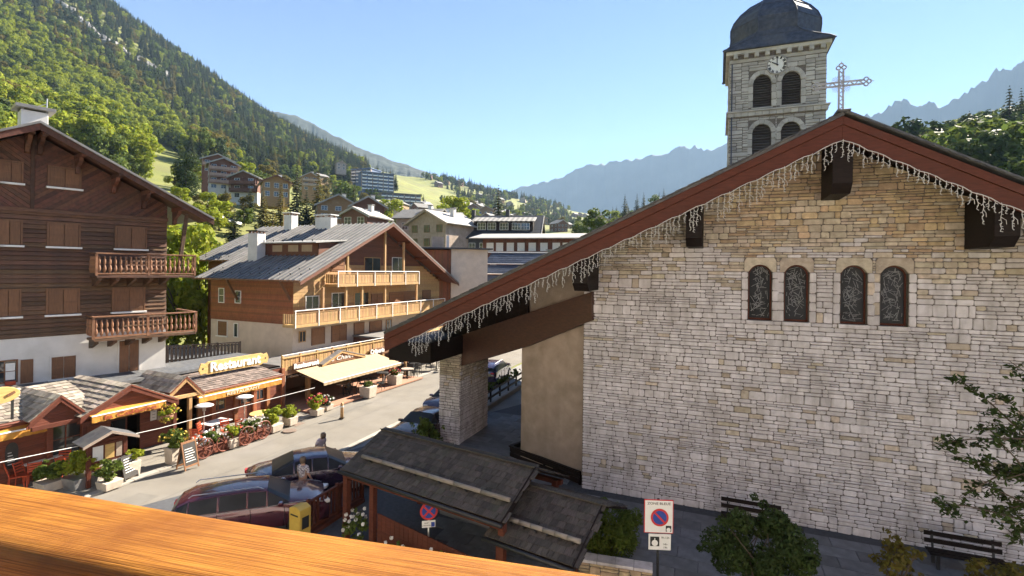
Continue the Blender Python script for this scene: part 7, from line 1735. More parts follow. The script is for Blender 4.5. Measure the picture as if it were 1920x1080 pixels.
# ------------------------------------------------------------------ single trees of the village slope
def village_trees():
    T = tree_px
    T('poplar','poplar0',350,288,378,126,'slim dark poplar beside the red-brown apartment chalets',w=1.25)
    T('spruce_tree','fir0',470,352,425,112,'dark spruce at the edge of the larch group below the chalets',w=1.2)
    T('larch_tree','larch0',495,357,425,100,'yellowish larch in front of the dark red chalet',w=1.25)
    T('larch_tree','larch1',527,346,425,104,'tall yellowish larch in front of the low tan chalet',w=1.3)
    T('larch_tree','larch0',512,385,430,92,'small golden larch just behind the metal roof',w=1.35)
    T('spruce_tree','fir1',557,312,420,122,'tall slim spruce with greenish tips behind the white chimney',w=1.05)
    T('larch_tree','larch1',597,320,420,128,'tall brownish larch beside the bare mast behind the chimneys',w=1.2)
    T('spruce_tree','fir0',575,355,420,118,'dark spruce squeezed between the tall spruce and the brownish larch',w=1.1)
    T('spruce_tree','fir1',440,384,432,92,'small spruce standing by the parked cars on the hill road',w=1.5)
    T('broadleaf_tree','lime0',412,378,412,98,'round yellow-green tree below the apartment chalets',w=1.5)
    T('broadleaf_tree','lime1',385,384,415,92,'low lime green bush tree at the roof corner of the dark chalet',w=1.7)
    T('broadleaf_tree','mid0',458,388,420,108,'small mid green tree in front of the dark red chalet base',w=1.4)
    T('spruce_tree','fir1',935,350,405,135,'single dark spruce rising above the dark hotel roof',w=1.15)
    T('broadleaf_tree','lime0',855,372,425,170,'bushy lime green tree left of the dark hotel roof',w=1.25)
    T('broadleaf_tree','lime1',836,384,425,160,'second lime green tree beside the bushy one by the hotel',w=1.2)
    T('broadleaf_tree','lime0',735,376,410,150,'yellow-green tree between the apartment block and the gables',w=1.2)
    T('broadleaf_tree','mid1',706,380,412,150,'green tree behind the brown gabled chalet',w=1.2)
    T('spruce_tree','fir0',664,345,402,190,'dark spruce below the blue flats',w=1.2)
    T('spruce_tree','fir1',640,350,400,210,'slender spruce beside the dark one below the flats',w=1.1)
    T('broadleaf_tree','mid0',655,335,380,260,'green tree in front of the blue grey flats',w=1.1)
    T('spruce_tree','fir0',1172,366,420,230,'pointed spruce seen over the church roof edge',w=0.9)
    T('spruce_tree','fir1',1208,368,410,240,'slim spruce next to the pointed one over the church roof',w=0.8)
    T('broadleaf_tree','mid1',1120,390,430,160,'rounded green tree over the church roof edge',w=1.1)
    T('broadleaf_tree','mid0',1090,412,432,190,'low green tree left of the rounded one over the roof',w=1.3)
    T('broadleaf_tree','dark0',1742,214,300,150,'dark rounded tree on the hill behind the church roof',w=1.1)
    T('broadleaf_tree','mid0',1860,202,320,110,'big pale green tree crown behind the right roof slope',w=1.25)
    T('broadleaf_tree','mid1',1800,236,320,120,'middle tree between the dark and pale crowns on the hill',w=1.2)
    T('spruce_tree','fir0',1893,164,260,190,'spruce on the skyline above the pale green crown',w=1.0)
    T('spruce_tree','fir1',1915,168,260,195,'second spruce on the skyline above the pale crown',w=1.0)
    T('spruce_tree','fir1',1722,230,290,200,'small spruce at the foot of the dark rounded tree',w=1.0)
    # loose leafy tree beside the orange chalet
    for (px,top,D,h_,lb) in ((356,428,47,None,'loose leafy tree with many thin stems left of the orange chalet'),(330,470,44,None,'second leafy tree between the two chalets'),(384,455,52,None,'small leafy tree against the orange chalet side')):
        T('broadleaf_tree','lime0' if px == 356 else 'lime1',px,top,640,D,lb,w=0.75)
    # planting between the hillside houses
    rr = random.Random(31); kinds = (('lime0','lime green broadleaf tree among the hillside chalets'),('mid1','mid green broadleaf tree among the hillside chalets'),('fir0','spruce among the hillside chalets'),('olive0','brownish broadleaf tree among the hillside chalets'))
    n = 0
    for (x0,x1,y0,y1,k,sz) in ((320,420,330,372,10,(5,9)),(440,640,335,372,20,(8,13)),(600,720,355,400,22,(7,12)),(700,900,380,418,30,(7,12)),(880,1130,385,432,60,(8,13)),(740,860,396,416,12,(6,10)),(690,860,306,380,26,(7,11)),(850,1130,372,402,40,(9,13)),(330,470,385,425,8,(3,6))):
        for _ in range(k):
            px, py = rr.uniform(x0,x1), rr.uniform(y0,y1)
            if any(inpoly(np.array([px]),np.array([py]),m)[0] for m in MEADOWS) and rr.random() < 0.75: continue
            X, Z = ray(px,py); D = 95.0
            while D < 1500 and HC+Z*D > H1(X*D,D): D += 8
            if D >= 1500: continue
            q = rr.randrange(4); key, lb = kinds[q]; zn = 'beside the apartment chalets' if px < 440 else ('between the larches and the flats' if px < 640 else ('along the bright meadow' if D > 480 and px < 860 else ('around the apartment blocks' if px < 740 else ('behind the grey roofed houses' if px < 880 else ('on the far upper slope' if py < 400 else 'in the far village'))))); lb2 = lb.replace('among the hillside chalets', zn); tree('slope_tree', key, X*D, D, rr.uniform(*sz), lb2, group=lb2, w=rr.uniform(0.9,1.3)); n += 1
    print('slope trees', n)
village_trees()
# ------------------------------------------------------------------ cars
def car_parts(kind, paint):
    """a car at the origin heading +x; returns mesh parts"""
    if kind == 'sedan':
        S = [(-2.36,0.66,0.66,0.60),(-2.28,0.80,0.92,0.86),(-1.9,0.87,1.02,0.95),(-1.45,0.90,1.07,0.98),(-0.72,0.91,1.39,0.98),(-0.1,0.91,1.45,0.96),(0.45,0.91,1.41,0.95),(1.12,0.90,1.05,0.96),(1.7,0.89,0.95,0.89),(2.15,0.82,0.82,0.76),(2.36,0.62,0.60,0.55)]; cab = (3,4,6,7)
    else:
        S = [(-2.28,0.78,0.78,0.70),(-2.2,0.86,1.05,0.97),(-2.02,0.89,1.28,0.98),(-1.7,0.91,1.42,1.0),(-0.9,0.91,1.48,1.0),(-0.1,0.91,1.49,0.99),(0.45,0.91,1.44,0.98),(1.10,0.90,1.08,1.0),(1.65,0.91,1.06,1.00),(2.1,0.84,0.94,0.88),(2.3,0.66,0.72,0.66)]; cab = (1,3,6,7)
    body = MB(); glass = {'side_window':MB(),'far_window':MB(),'windscreen':MB(),'rear_window':MB()}; rings = []
    for i,(x,w,zt,zb) in enumerate(S):
        incab = cab[0] < i < cab[3]; wt = w*0.70 if incab else w*0.90
        zb_ = zb if incab or i in (cab[0],cab[3]) else zt-0.05
        rings.append([(x,w*0.86,0.20),(x,w*0.99,0.36),(x,w*1.0,0.62),(x,w*0.965,min(zb_,zt-0.03)),(x,wt*1.02,zt-0.045),(x,wt*0.72,zt-0.005),(x,0,zt)])
    for i in range(len(rings)-1):
        a, b = rings[i], rings[i+1]
        for k in range(6):
            q = [a[k],b[k],b[k+1],a[k+1]]; tgt = body
            if cab[0] <= i < cab[3]:
                if k == 3 and cab[1] <= i+1 and i <= cab[2]: tgt = glass['side_window']
                elif k >= 4 and i < cab[1]: tgt = glass['rear_window'] if (kind == 'sedan' or i < 2) else body
                elif k >= 4 and i >= cab[2]: tgt = glass['windscreen']
            for s in (1,-1):
                vs = [(p[0],p[1]*s,p[2]) for p in q]
                if tgt is glass['side_window']:
                    c = [sum(v[j] for v in vs)/4 for j in range(3)]; inn = [tuple(c[j]+(v[j]-c[j])*(0.93 if j == 0 else 0.9) for j in range(3)) for v in vs]
                    body.add([tuple(c[j]+(v[j]-c[j])*1.0 for j in range(3)) for v in vs]+inn, [(0,1,5,4),(1,2,6,5),(2,3,7,6),(3,0,4,7)]); (tgt if s == 1 else glass['far_window']).add(inn, [(0,1,2,3)])
                else: tgt.add(vs, [(0,1,2,3)] if s == 1 else [(3,2,1,0)])
    for i, rev in ((0,1),(len(rings)-1,0)):
        r = rings[i]; vs = [(p[0],p[1],p[2]) for p in r]+[(p[0],-p[1],p[2]) for p in r[-2::-1]]; body.add(vs, [tuple(range(len(vs)))])
    fl = rings; body.add([(p[0][0],p[0][1]*s,0.20) for p in rings for s in (1,-1)], [(2*i,2*i+1,2*i+3,2*i+2) for i in range(len(rings)-1)])
    return body, glass, S
CARS = {}
def car(kind, paint, loc, rz, label):
    body, glass, S = car_parts(kind, paint); e = empty('parked_car', loc, rz); bm = body
    me = bm.mesh('body', paint, fix=False)
    b2 = bmesh.new(); b2.from_mesh(me); bmesh.ops.remove_doubles(b2, verts=b2.verts, dist=0.002); bmesh.ops.recalc_face_normals(b2, faces=b2.faces); b2.to_mesh(me); b2.free(); me.shade_smooth()
    bo = link('body', me, e)
    for nm, g in glass.items():
        if g.v:
            m2 = g.mesh(nm, G['glassdark']); o = link('side_window' if nm == 'far_window' else nm, m2, e)
            for v in m2.vertices: v.co.z += 0.004; v.co.y *= 1.004
    zt = max(s[2] for s in S)
    for x in (-1.42, 1.42):
        for s in (1,-1):
            w = MB().lathe([(0.20,-0.10),(0.315,-0.105),(0.335,-0.06),(0.335,0.06),(0.315,0.105),(0.20,0.10)],(0,0,0),24,0,'y').build('tyre', G['tyre'], e, smooth=True); w.location = (x, s*0.82, 0.335)
            r = MB(); r.lathe([(0.205,-0.03),(0.205,0.03),(0.18,0.03)],(0,0,0),20,0,'y')
            for k in range(5): t = 6.283*k/5; r.beam((0,0,0),(0.2*math.cos(t),0,0.2*math.sin(t)),0.03,0.05,up=(0,1,0))
            r.lathe([(0.06,-0.03),(0.06,0.04)],(0,0,0),10,0,'y'); ro = r.build('rim', G['steel'], w); ro.location = (0, s*0.075, 0)
            ar = MB().lathe([(0.37,-0.02),(0.37,0.02)],(x,s*0.915,0.345),20,0,'y').build('wheel_arch', G['tyre'], e); ar.scale = (1,0.97,1)
    L0, L1 = S[0][0], S[-1][0]
    for s in (1,-1):
        MB().box(-0.16,0.16,-0.12,0.12,-0.06,0.06).build('headlight', G['paintwhite'], e, bevel=0.03).matrix_local = Matrix.Translation((L1-0.16,s*0.60,0.70 if kind == 'sedan' else 0.80)) @ Matrix.Rotation(-s*0.35,4,'Z')
        MB().box(-0.10,0.10,-0.14,0.14,-0.06,0.06).build('taillight', G['signred'], e, bevel=0.03).matrix_local = Matrix.Translation((L0+0.09,s*0.62,0.82 if kind == 'sedan' else 0.92))
        MB().box(-0.08,0.08,-0.10,0.10,-0.06,0.06).build('mirror', paint, e, bevel=0.03).location = (0.85, s*0.98, S[7][2]-0.02)
        for x in (-0.25, 0.55): bx('door_handle', x-0.09, x+0.09, s*0.925-0.012, s*0.925+0.012, 0.80, 0.83, paint, e)
        if kind != 'sedan': MB().tube([(-1.7,s*0.62,zt-0.02),(-1.6,s*0.63,zt+0.05),(0.2,s*0.63,zt+0.05),(0.35,s*0.62,zt-0.03)],0.018,6).build('roof_bar', G['steel'], e)
        v = MB()
        for (p,q) in zip(S[2:-2],S[3:-1]): v.beam((p[0],s*(p[1]*0.972),p[3] if True else 0),(q[0],s*(q[1]*0.972),q[3]),0.012,0.02)
        v.build('chrome_strip', G['steel'], e)
    for s in (1,-1):
        for x, zz in ((-0.88,0.96),(0.02,0.97),(0.98,0.95)): MB().beam((x,s*0.918,0.34),(x-0.03,s*0.905,zz),0.014,0.014).build('door_seam', G['tyre'], e)
        bx('sill_trim', -1.0, 1.0, s*0.885-0.02, s*0.885+0.02, 0.24, 0.31, G['tyre'], e)
    bx('number_plate', L0-0.02, L0-0.005, -0.26, 0.26, 0.50, 0.61, G['signwhite'], e); bx('number_plate', L1+0.005, L1+0.02, -0.26, 0.26, 0.40, 0.51, G['signwhite'], e)
    tag(e, label, 'car', 'cars parked along the street'); return e
az = math.atan2(kd.y, kd.x)
car('sedan', G['blackcar'], (-7.5,19.6,0.02), R(25), 'dark blue-black saloon car parked beside the shingle shelter')
car('estate', G['winecar'], (-8.3,16.6,0.02), R(22), 'dark wine red estate car parked behind the saloon near the yellow box')
c = gnd(800,822); car('sedan', G['browncar'], (c.x,c.y,0.02), az+math.pi, 'bronze brown car parked by the stone porch pillar')
c = gnd(925,712); car('estate', G['blackcar'], (c.x,c.y,0.02), az+0.1, 'black car seen through the church porch beyond the pillar')
c = gnd(868,772); car('estate', G['blackcar'], (c.x-0.6,c.y,0.02), az+math.pi, 'dark car hidden behind the stone porch pillar')
for px, py, D, p, lb in ((398,408,105,'paintwhite','white car parked on the hill road behind the chalet roof'),(418,407,108,'blackcar','black car parked between the white car and the small spruce'),(432,410,104,'steel','silver car parked next to the black one on the hill road')):
    q = at(px,py,D); car('estate', G[p], (q.x,q.y,H1(q.x,q.y)+0.05), R(-20), lb)
# ------------------------------------------------------------------ street furniture and plants on the pavement
def pot(v, r0, r1, h, sq=False, m=0):
    if sq: v.add([(-r0,-r0,0),(r0,-r0,0),(r0,r0,0),(-r0,r0,0),(-r1,-r1,h),(r1,-r1,h),(r1,r1,h),(-r1,r1,h)],[(3,2,1,0),(4,5,6,7),(0,1,5,4),(1,2,6,5),(2,3,7,6),(3,0,4,7)])
    else: v.lathe([(r0,0),(r1,h*0.93),(r1+0.03,h*0.94),(r1+0.03,h),(r1-0.04,h),(r1-0.05,h-0.05)], n=16)
def potted(px, py, potr, poth, fw, fh, leafm, label, seed, sq=True, potm='planter', n=1500, flowers_=None, stem=0.0):
    p = gnd(px,py,0.05); e = empty('potted_plant', (p.x,p.y,0.05), SF.rot); v = MB(); pot(v, potr*0.85, potr, poth, sq); v.build('pot', G[potm], e, bevel=0.015)
    o = link('foliage', bush_mesh(seed, fw, fw, fh, n, 0.055, G[leafm]), e); o.location = (0,0,poth-0.03+stem)
    if stem: MB().tube([(0,0,poth-0.02),(0,0,poth+stem+0.1)],0.03,6).build('stem', G['bark'], e)
    if flowers_:
        rr = random.Random(seed); f = MB()
        for k in range(26):
            t = rr.uniform(0,6.28); u = rr.uniform(-.2,1); c = Vector((fw*1.02*math.cos(t)*math.sqrt(max(0,1-u*u)), fw*1.02*math.sin(t)*math.sqrt(max(0,1-u*u)), poth+stem+fh*(0.5+0.5*u)))
            for j in range(4): d = Vector((rr.gauss(0,1),rr.gauss(0,1),rr.gauss(0,1))).normalized()*0.04; u_ = d.orthogonal().normalized()*0.045; w_ = d.cross(u_).normalized()*0.045; f.add([c+d-u_,c+d+w_,c+d+u_,c+d-w_],[(0,1,2,3)])
        f.build('blossoms', G[flowers_], e, fix=False)
    tag(e, label, 'potted plant', 'potted plants along the pavement'); return e
potted(150,912,0.42,0.42,0.72,0.95,'leaf_lime','big yellow-green bush in a grey tub beside the menu stand',1,potm='steel',n=2600)
potted(92,918,0.35,0.35,0.50,0.75,'leaf_mid','mid green bush in a tub left of the yellow-green bush',2,n=1600)
potted(205,915,0.32,0.30,0.45,0.80,'leaf_mid','pale green bush between menu stand and blackboard',3,n=1500)
potted(246,893,0.24,0.62,0.42,0.42,'leaf_lime','yellow-green plant in a tall pale pot behind the blackboard',4,n=900)
potted(325,868,0.25,0.70,0.52,0.72,'leaf_mid','round bush in a tall pale pot beside the folding board',5,n=1900,flowers_='flower_y')
potted(434,838,0.28,0.42,0.36,0.62,'leaf_lime','small lime bush in a stone cube between the wagon wheels',6,n=900)
potted(512,808,0.36,0.36,0.62,0.95,'leaf_lime','large lime green bush in a pale square tub by the round table',7,n=2200)
potted(544,796,0.29,0.42,0.46,0.66,'leaf_lime','lime green bush in a square tub nearest the terrace steps',8,n=1300)
potted(594,778,0.30,0.36,0.55,0.85,'leaf_lime','lime green bush at the corner of the terrace',9,n=1500,flowers_='flower_r')
potted(612,768,0.30,0.30,0.45,0.55,'leaf_dark','grey-green plant with white flowers beside the terrace corner bush',10,n=900,flowers_='flower_w')
potted(690,744,0.42,0.70,0.35,0.30,'leaf_mid','plant in a pale stone tub in the middle of the terrace edge',11,n=600)
potted(740,722,0.42,0.75,0.40,0.45,'leaf_mid','red flowering plant in a stone tub at the far terrace corner',12,n=700,flowers_='flower_r')
def wheel_planter(px, py, label, seed):
    p = gnd(px,py,0.05); e = empty('wagon_wheel_planter', (p.x,p.y,0.05), SF.rot); r = 0.42
    for s in (-1,1):
        v = MB(); v.tube([(s*0.5+r*math.cos(t),-0.3,r+r*math.sin(t)) for t in np.linspace(0,6.283,21)],0.03,6)
        for k in range(10): t = 6.283*k/10; v.tube([(s*0.5,-0.3,r),(s*0.5+r*math.cos(t),-0.3,r+r*math.sin(t))],0.016,5)
        v.lathe([(0.07,-0.06),(0.07,0.06)],(s*0.5,-0.3,r),10,0,'y'); v.build('wheel', G['redwall'], e)
    bx('trough', -0.8,0.8,-0.22,0.22,0.02,0.42,G['redwall'],e,0.02); o = link('foliage', bush_mesh(seed,0.8,0.36,0.62,1900,0.05,G['leaf_mid']),e); o.location = (0,0,0.38)
    rr = random.Random(seed); f = MB()
    for k in range(40):
        c = Vector((rr.uniform(-.8,.8),rr.uniform(-.4,.35),0.5+rr.uniform(0.05,0.6)))
        for j in range(4): d = Vector((rr.gauss(0,1),rr.gauss(0,1),rr.gauss(0,1))).normalized()*0.035; u_ = d.orthogonal().normalized()*0.04; w_ = d.cross(u_).normalized()*0.04; f.add([c+d-u_,c+d+w_,c+d+u_,c+d-w_],[(0,1,2,3)])
    f.build('blossoms', G['flower_w'], e, fix=False); tag(e, label, 'planter', 'wagon wheel planters')
wheel_planter(394,850,'wagon wheel planter with white flowers beside the folding board',21)
wheel_planter(470,826,'wagon wheel planter with white flowers left of the large lime bush',22)
def table(x, y, rz, label, round_=True, m='beigecloth', z=0.05, r=0.45):
    e = empty('cafe_table', (x,y,z), rz)
    if round_: MB().lathe([(r,0.70),(r+0.01,0.715),(r,0.735)], n=22).build('table_top', G[m], e)
    else: bx('table_top', -0.6,0.6,-0.4,0.4,0.70,0.735,G[m],e,0.01)
    MB().lathe([(0.04,0.03),(0.035,0.70)],n=10).build('pedestal', G['black'], e); v = MB()
    for k in range(4): t = k*1.5708+0.78; v.beam((0,0,0.03),(0.32*math.cos(t),0.32*math.sin(t),0.02),0.05,0.03)
    v.build('foot', G['black'], e); tag(e, label, 'table', 'cafe tables'); return e
CH = {}
def chair(x, y, rz, label, m='redplastic', z=0.05, group='chairs'):
    if m not in CH:
        d = {}
        d['seat'] = MB().box(-0.21,0.21,-0.21,0.21,0.43,0.47).mesh('seat', G[m]); bk = MB()
        for k in range(4): zz = 0.56+0.10*k; bk.box(-0.2,0.2,0.20+0.03*k,0.225+0.03*k,zz,zz+0.06)
        d['backrest'] = bk.mesh('backrest', G[m])
        for i,(sx,sy) in enumerate(((-1,-1),(1,-1),(-1,1),(1,1))):
            v = MB(); v.tube([(sx*0.20,sy*0.22,0),(sx*0.18,sy*0.18,0.44)]+([(sx*0.19,0.33,0.95)] if sy > 0 else []),0.018,6); d['leg%d'%i] = v.mesh('leg', G[m])
        CH[m] = d
    e = empty('cafe_chair', (x,y,z), rz)
    for k, me in CH[m].items(): link('leg' if k.startswith('leg') else k, me, e)
    tag(e, label, 'chair', group); return e
def gp(px, py, z=0.05): q = gnd(px,py,z); return q.x, q.y
RL = 'red cafe chair on the pavement terrace of the timber restaurant'; RG = 'red chairs in front of the timber restaurant'
for px, py, rz in ((125,898,1.9),(112,893,-1.0),(48,912,0.4),(30,915,1.2),(66,908,2.6),(370,838,2.0),(384,828,0.5),(412,836,1.2),(424,824,-0.4),(448,818,2.5)): x, y = gp(px,py); chair(x,y,SF.rot+rz,'red cafe chair at the pale table below the menu blackboard' if px < 200 else 'red cafe chair behind the wagon wheel planters','redplastic',group=RG if px < 200 else 'red chairs behind the wagon wheels')
x,y = gp(72,895); table(x,y,SF.rot,'pale rectangular table between the red chairs below the menu blackboard',False,'paintwhite')
x,y = gp(405,818); table(x,y,SF.rot,'white rectangular table behind the wagon wheel planter',False,'paintwhite')
x,y = gp(492,800); table(x,y,SF.rot,'round honey coloured table beside the large lime bush',True,'signwood',r=0.62)
DL = 'dark metal chair under the beige awning'; DG = 'dark chairs on the far terrace'
rr = random.Random(3)
for k in range(7):
    a = RF.a(600,770)+1.0+k*2.0; d = -1.0-0.7*(k%2); q = RF.pt(a,d,0.14); tb = table(q.x,q.y,RF.rot,'dark round table under the beige awning',True,'black' if k%3 else 'plaster',0.14)
    for j in range(3): t = rr.uniform(0,6.28)+j*2.1; chair(q.x+0.65*math.cos(t), q.y+0.65*math.sin(t), t-1.57, DL, 'black', 0.14, DG)
def heater(px, py, top, label):
    x, y = gp(px,py); D = y; h = at(px,top,D).z-0.05; e = empty('patio_heater', (x,y,0.05))
    MB().lathe([(0.22,0),(0.22,0.04),(0.17,0.08),(0.16,0.5),(0.03,0.55)],n=16).build('base', G['steel'], e, smooth=True); MB().tube([(0,0,0.5),(0,0,h-0.25)],0.028,8).build('pole', G['steel'], e); MB().lathe([(0.07,h-0.35),(0.09,h-0.12),(0.06,h-0.1)],n=12).build('burner', G['steel'], e)
    MB().lathe([(0.40,h-0.10),(0.41,h-0.085),(0.30,h-0.03),(0.05,h),(0.0,h)],n=22).build('reflector', G['paintwhite'], e, smooth=True); tag(e, label, 'heater', 'patio heaters')
heater(382,828,757,'steel patio heater with white dish beside the yellow post'); heater(458,806,741,'steel patio heater with white dish behind the round table')
def aboard(px, py, rz, label, wood=True, h=1.15):
    x, y = gp(px,py); e = empty('folding_board', (x,y,0.05), SF.rot+rz); w = 0.32
    for s in (-1,1):
        b = bpy.data.objects.new('board_leaf', None); SC.collection.objects.link(b); b.parent = e; b.rotation_euler = (-s*R(13),0,0); b.location = (0,-s*0.26,0)
        bx('slate', -w+0.05,w-0.05,-0.012,0.012,0.18,h-0.08,G['chalk'],b); fr = G['shutter_orange'] if wood else G['chalk']
        v = MB(); v.box(-w,-w+0.049,-0.02,0.02,0,h).box(w-0.049,w,-0.02,0.02,0,h).box(-w+0.05,w-0.05,-0.02,0.02,h-0.079,h).box(-w+0.05,w-0.05,-0.02,0.02,0.11,0.179); v.build('board_frame', fr, b)
        if s == 1:
            for k in range(6): bx('chalk_line', -w+0.10, w-0.12-0.04*(k%3), -0.017,-0.0125,0.32+0.1*k,0.345+0.1*k,G['paintwhite'],b)
    tag(e, label, 'sign board')
aboard(352,877,0.0,'wooden folding blackboard standing on the pavement edge'); aboard(236,898,0.25,'black chalkboard with white writing next to the pale pot',False,0.95)
def menu_stand():
    x, y = gp(200,905); e = empty('menu_stand', (x,y,0.05), RF.rot+R(-8)); w = 0.58
    for s in (-1,1): bx('post', s*w-0.07,s*w+0.07,-0.07,0.07,0,1.75,G['redwood'],e,0.01)
    bx('display_case', -w+0.08,w-0.08,-0.05,0.05,0.85,1.6,G['redwood'],e,0.01)
    for k,(a,b,m) in enumerate(((-0.47,-0.14,'signwhite'),(-0.08,0.22,'signwood'),(0.28,0.47,'plaster'))): bx('menu_sheet', a,b,-0.058,-0.052,0.95,1.5,G[m],e)
    for s in (-1,1):
        P = [(s*0.9,-0.45,1.70),(0,-0.45,2.1),(0,0.6,2.1),(s*0.9,0.6,1.70)]; shingle_roof(e, [Vector(p) for p in ([P[0],P[1],P[2],P[3]] if s < 0 else [P[1],P[0],P[3],P[2]])], 1, G['slate'], 'roof_board') if False else MB().slab(*(P if s < 0 else P[::-1]),0.05).build('roof_slope', G['slate'], e)
        MB().prism([(s*0.9,1.70),(0,2.1),(0,2.0),(s*0.9,1.6)],-0.50,-0.46).build('bargeboard', G['plaster'], e)
    MB().beam((-w,0,1.68),(w,0,1.68),0.1,0.12).build('tie_beam', G['redwood'], e); bx('lower_rail', -w,w,-0.04,0.04,0.55,0.65,G['redwood'],e)
    tag(e,'small roofed menu stand with posted menus at the pavement edge','menu stand')
menu_stand()
def hanging_basket():
    a, z = RF.hit(313,778,-1.8); e = RF.empty('hanging_basket', a, -1.8, z-0.3); link('foliage', bush_mesh(41,0.36,0.36,0.75,900,0.05,G['leaf_lime']), e); MB().lathe([(0.08,0.02),(0.24,0.2),(0.26,0.32)],n=12).build('basket', G['terracotta'], e); MB().tube([(0,0,0.3),(0,0,1.0)],0.008,4).build('chain', G['black'], e)
    rr = random.Random(8); f = MB()
    for k in range(30):
        c = Vector((rr.uniform(-.36,.36),rr.uniform(-.4,.2),rr.uniform(0.0,0.75)))
        for j in range(4): d = Vector((rr.gauss(0,1),rr.gauss(0,1),rr.gauss(0,1))).normalized()*0.035; u_ = d.orthogonal().normalized()*0.04; w_ = d.cross(u_).normalized()*0.04; f.add([c+d-u_,c+d+w_,c+d+u_,c+d-w_],[(0,1,2,3)])
    f.build('blossoms', G['flower_y'], e, fix=False); tag(e,'yellow flowering basket hanging at the gable corner','hanging basket')
hanging_basket()
def cable():
    pts = []
    for px, py in ((-60,880),(0,867),(150,836),(300,803),(450,763),(590,727)): a, z = RF.hit(px,py,-2.4); p = RF.pt(a,-2.4,z); pts.append(p)
    o = MB().tube(pts,0.012,6).build('guide_cable', G['paintwhite']); tag(o,'thin white cable stretched along the pavement in front of the restaurants','cable')
cable()
b = gnd(641,784,0.05); e = empty('bollard', (b.x,b.y,0.05)); MB().lathe([(0.09,0),(0.085,0.78),(0.06,0.86),(0.0,0.88)],n=12).build('bollard_post', G['honeywood'], e, smooth=True); bx('base_plate',-0.12,0.12,-0.12,0.12,0,0.03,G['black'],e); MB().lathe([(0.092,0.62),(0.092,0.70)],n=12).build('reflector_band', G['paintwhite'], e); tag(e,'pale wooden bollard standing alone at the kerb','bollard')
# fence, flower boxes and wall along the side street, seen through the porch
def porch_view():
    p, q = gnd(905,775), gnd(985,722); F = Fr(p.x,p.y,math.degrees(math.atan2(q.y-p.y,q.x-p.x))); L = (q-p).length; e = F.empty('street_fence'); tag(e,'dark timber fence with flower boxes along the street beyond the porch','fence')
    bx('stone_kerb', 0,L,-0.1,0.25,0,0.28,G['kerb'],e,0.02); n = int(L/0.3)
    for z in (0.55,0.95): bx('rail', 0,L,0.05,0.11,z,z+0.14,G['darkwood'],e,0.01)
    for k in range(6): x = L*k/5; bx('fence_post', x-0.06,x+0.06,0.115,0.2,0.28,1.15,G['darkwood'],e)
    for k in range(3):
        o = link('flower_box_foliage', bush_mesh(60+k,L/7,0.3,0.5,500,0.06,G['leaf_mid']), e); o.location = (L*(k+0.6)/3.4,0.2,0.95)
porch_view()
c = gnd(800,845); bush('shrub', c.x, c.y, 0.02, 0.9,0.8,1.5, 1500, 0.07, G['leaf_mid'], 'green shrub by the bronze car next to the porch pillar', seed=55)
# dark street side beyond the terrace, with souvenir racks
def far_shop():
    a0 = RF.a(745,690); e = RF.empty('souvenir_shop', a0, 0); tag(e,'shaded shop front with souvenir racks beyond the terrace','shop'); 
    bx('shop_wall', 0.3, 9, 1.5, 5, 0, 2.7, BR, e); bx('canopy', 0.0, 9, -0.8, 1.5, 2.75, 2.95, G['honeywood'], e, 0.01); bx('canopy_post', 0.05,0.2,-0.75,-0.6,0.05,2.75,G['honeywood'],e)
    rr = random.Random(4)
    for k in range(3):
        r = bx('rack', 0.8+k*1.3, 1.8+k*1.3, 1.2, 1.48, 0.3, 2.3, G['darkwood'], e)
        for i in range(5):
            for j in range(6): bx('souvenir', 0.85+k*1.3+i*0.19, 0.98+k*1.3+i*0.19, 1.12, 1.19, 0.4+j*0.31, 0.58+j*0.31, rr.choice([G['signwhite'],G['redplastic'],G['signblue'],G['plaster'],G['flower_y']]), r)
    bx('shop_roof', 0.2, 9.1, 1.51, 5.1, 2.71, 2.85, GREYR, e)
far_shop()
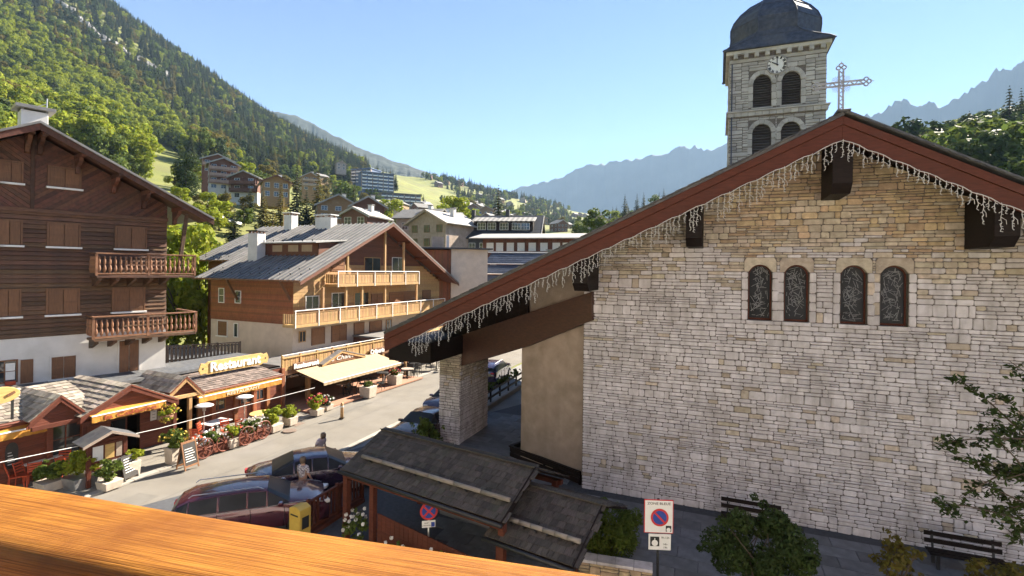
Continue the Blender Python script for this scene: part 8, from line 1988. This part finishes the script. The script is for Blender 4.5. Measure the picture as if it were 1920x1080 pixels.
# ------------------------------------------------------------------ people
def person(name, joints, radii, edges, root, loc, rz, label, mats, hair, dress=None):
    e = empty(name, loc, rz)
    def skin(nm, J, Rr, E, m, rt):
        me = bpy.data.meshes.new(nm); me.from_pydata(J, E, []); o = link(nm, me, e); me.materials.append(m)
        md = o.modifiers.new('skin','SKIN'); md.use_smooth_shade = True
        for i, r in enumerate(Rr): me.skin_vertices[0].data[i].radius = (r,r)
        me.skin_vertices[0].data[rt].use_root = True
        sb = o.modifiers.new('sub','SUBSURF'); sb.levels = 1; sb.render_levels = 2; return o
    skin('body', joints, radii, edges, mats, root); return e, skin
def standing(loc, rz, label, top, trousers, lean=0.0, h=1.66):
    k = h/1.70; L = lambda x,y,z: (x*k, (y-lean*max(0,z-0.9)/0.8*0.75)*k, (z-lean*max(0,z-0.9)*0.35)*k)
    J = [L(0,0,0.95),L(0,0,1.12),L(0,0,1.32),L(0,0,1.44),L(0,-0.01,1.53),L(0,-0.02,1.62),L(0,-0.01,1.70)]
    Rr = [0.135,0.115,0.14,0.07,0.055,0.092,0.07]; E = [(0,1),(1,2),(2,3),(3,4),(4,5),(5,6)]
    hands = []
    for s in (-1,1):
        b = len(J); J += [L(s*0.17,0,1.38),L(s*0.24,-0.02,1.12),L(s*0.26,-0.14,0.92),L(s*0.26,-0.19,0.85)]; Rr += [0.06,0.045,0.034,0.028]; E += [(2,b),(b,b+1),(b+1,b+2),(b+2,b+3)]
        for f in range(5):
            c = len(J); ox = (f-2)*0.018; th = f == (0 if s > 0 else 4)
            J += [L(s*0.26+ox, -0.21, 0.83 if not th else 0.85), L(s*0.26+ox*1.2-(s*0.02 if th else 0), -0.235, 0.775 if not th else 0.82)]; Rr += [0.010,0.008]; E += [(b+3,c),(c,c+1)]
        b = len(J); J += [L(s*0.09,0,0.86),L(s*0.10,-0.03 if s > 0 else 0.06,0.48),L(s*0.10,0.03 if s > 0 else 0.10,0.09),L(s*0.11,-0.11 if s > 0 else -0.03,0.04)]; Rr += [0.085,0.058,0.040,0.035]; E += [(0,b),(b,b+1),(b+1,b+2),(b+2,b+3)]
    e, skin = person('person', J, Rr, E, 0, loc, rz, label, G['skin'], None)
    T = [L(0,0,0.98),L(0,0,1.12),L(0,0,1.32),L(0,0,1.43)]; TR = [0.165,0.135,0.165,0.085]; TE = [(0,1),(1,2),(2,3)]
    for s in (-1,1): b = len(T); T += [L(s*0.175,0,1.38),L(s*0.235,-0.02,1.16)]; TR += [0.078,0.062]; TE += [(2,b),(b,b+1)]
    skin('top', T, TR, TE, top, 0)
    Bq = [L(0,0,0.97)]; BR_ = [0.155]; BE = []
    for s in (-1,1): b = len(Bq); Bq += [L(s*0.09,0,0.85),L(s*0.10,-0.03 if s > 0 else 0.06,0.48),L(s*0.10,0.03 if s > 0 else 0.10,0.14)]; BR_ += [0.105,0.078,0.062]; BE += [(0,b),(b,b+1),(b+1,b+2)]
    skin('trousers', Bq, BR_, BE, trousers, 0)
    hc = L(0,0.012,1.645); hm = MB(); hm.lathe([(0.0,0.115),(0.07,0.10),(0.108,0.05),(0.115,0.0),(0.11,-0.06),(0.085,-0.12)], hc, 14); ho = hm.build('hair', G['hair'], e, smooth=True)
    fc = L(0,-0.105,1.61); MB().lathe([(0.012,-0.02),(0.018,0.01),(0.004,0.03)], (fc[0],fc[1],fc[2]), 8).build('nose', G['skin'], e, smooth=True)
    for s in (-1,1): MB().lathe([(0.010,-0.006),(0.010,0.006)], (fc[0]+s*0.032,fc[1]+0.012,fc[2]+0.03), 8, 0, 'y').build('eye', G['black'], e)
    bx('mouth', fc[0]-0.025, fc[0]+0.025, fc[1]+0.006, fc[1]+0.016, fc[2]-0.05, fc[2]-0.04, G['redplastic'], e)
    tag(e, label, 'person'); return e
PAT = mat('patterned_blouse', (0.62,0.58,0.60), (0.16,0.13,0.17), rough=0.9, scale=22, contrast=(0.44,0.56)); DEN = mat('dark_denim', (0.05,0.055,0.08), (0.035,0.04,0.06), rough=0.9, scale=20)
q = at(568,905,18.28); standing((q.x,q.y,0.02), R(160), 'woman in a patterned grey blouse standing between the parked cars', PAT, DEN)
q = at(597,850,21.6); standing((q.x,q.y,0.02), R(60), 'person in a pale top leaning forward on the road behind the saloon', mat('pale_mauve_cloth',(0.62,0.52,0.56),(0.5,0.42,0.47),rough=0.9), DEN, lean=0.45, h=1.6)
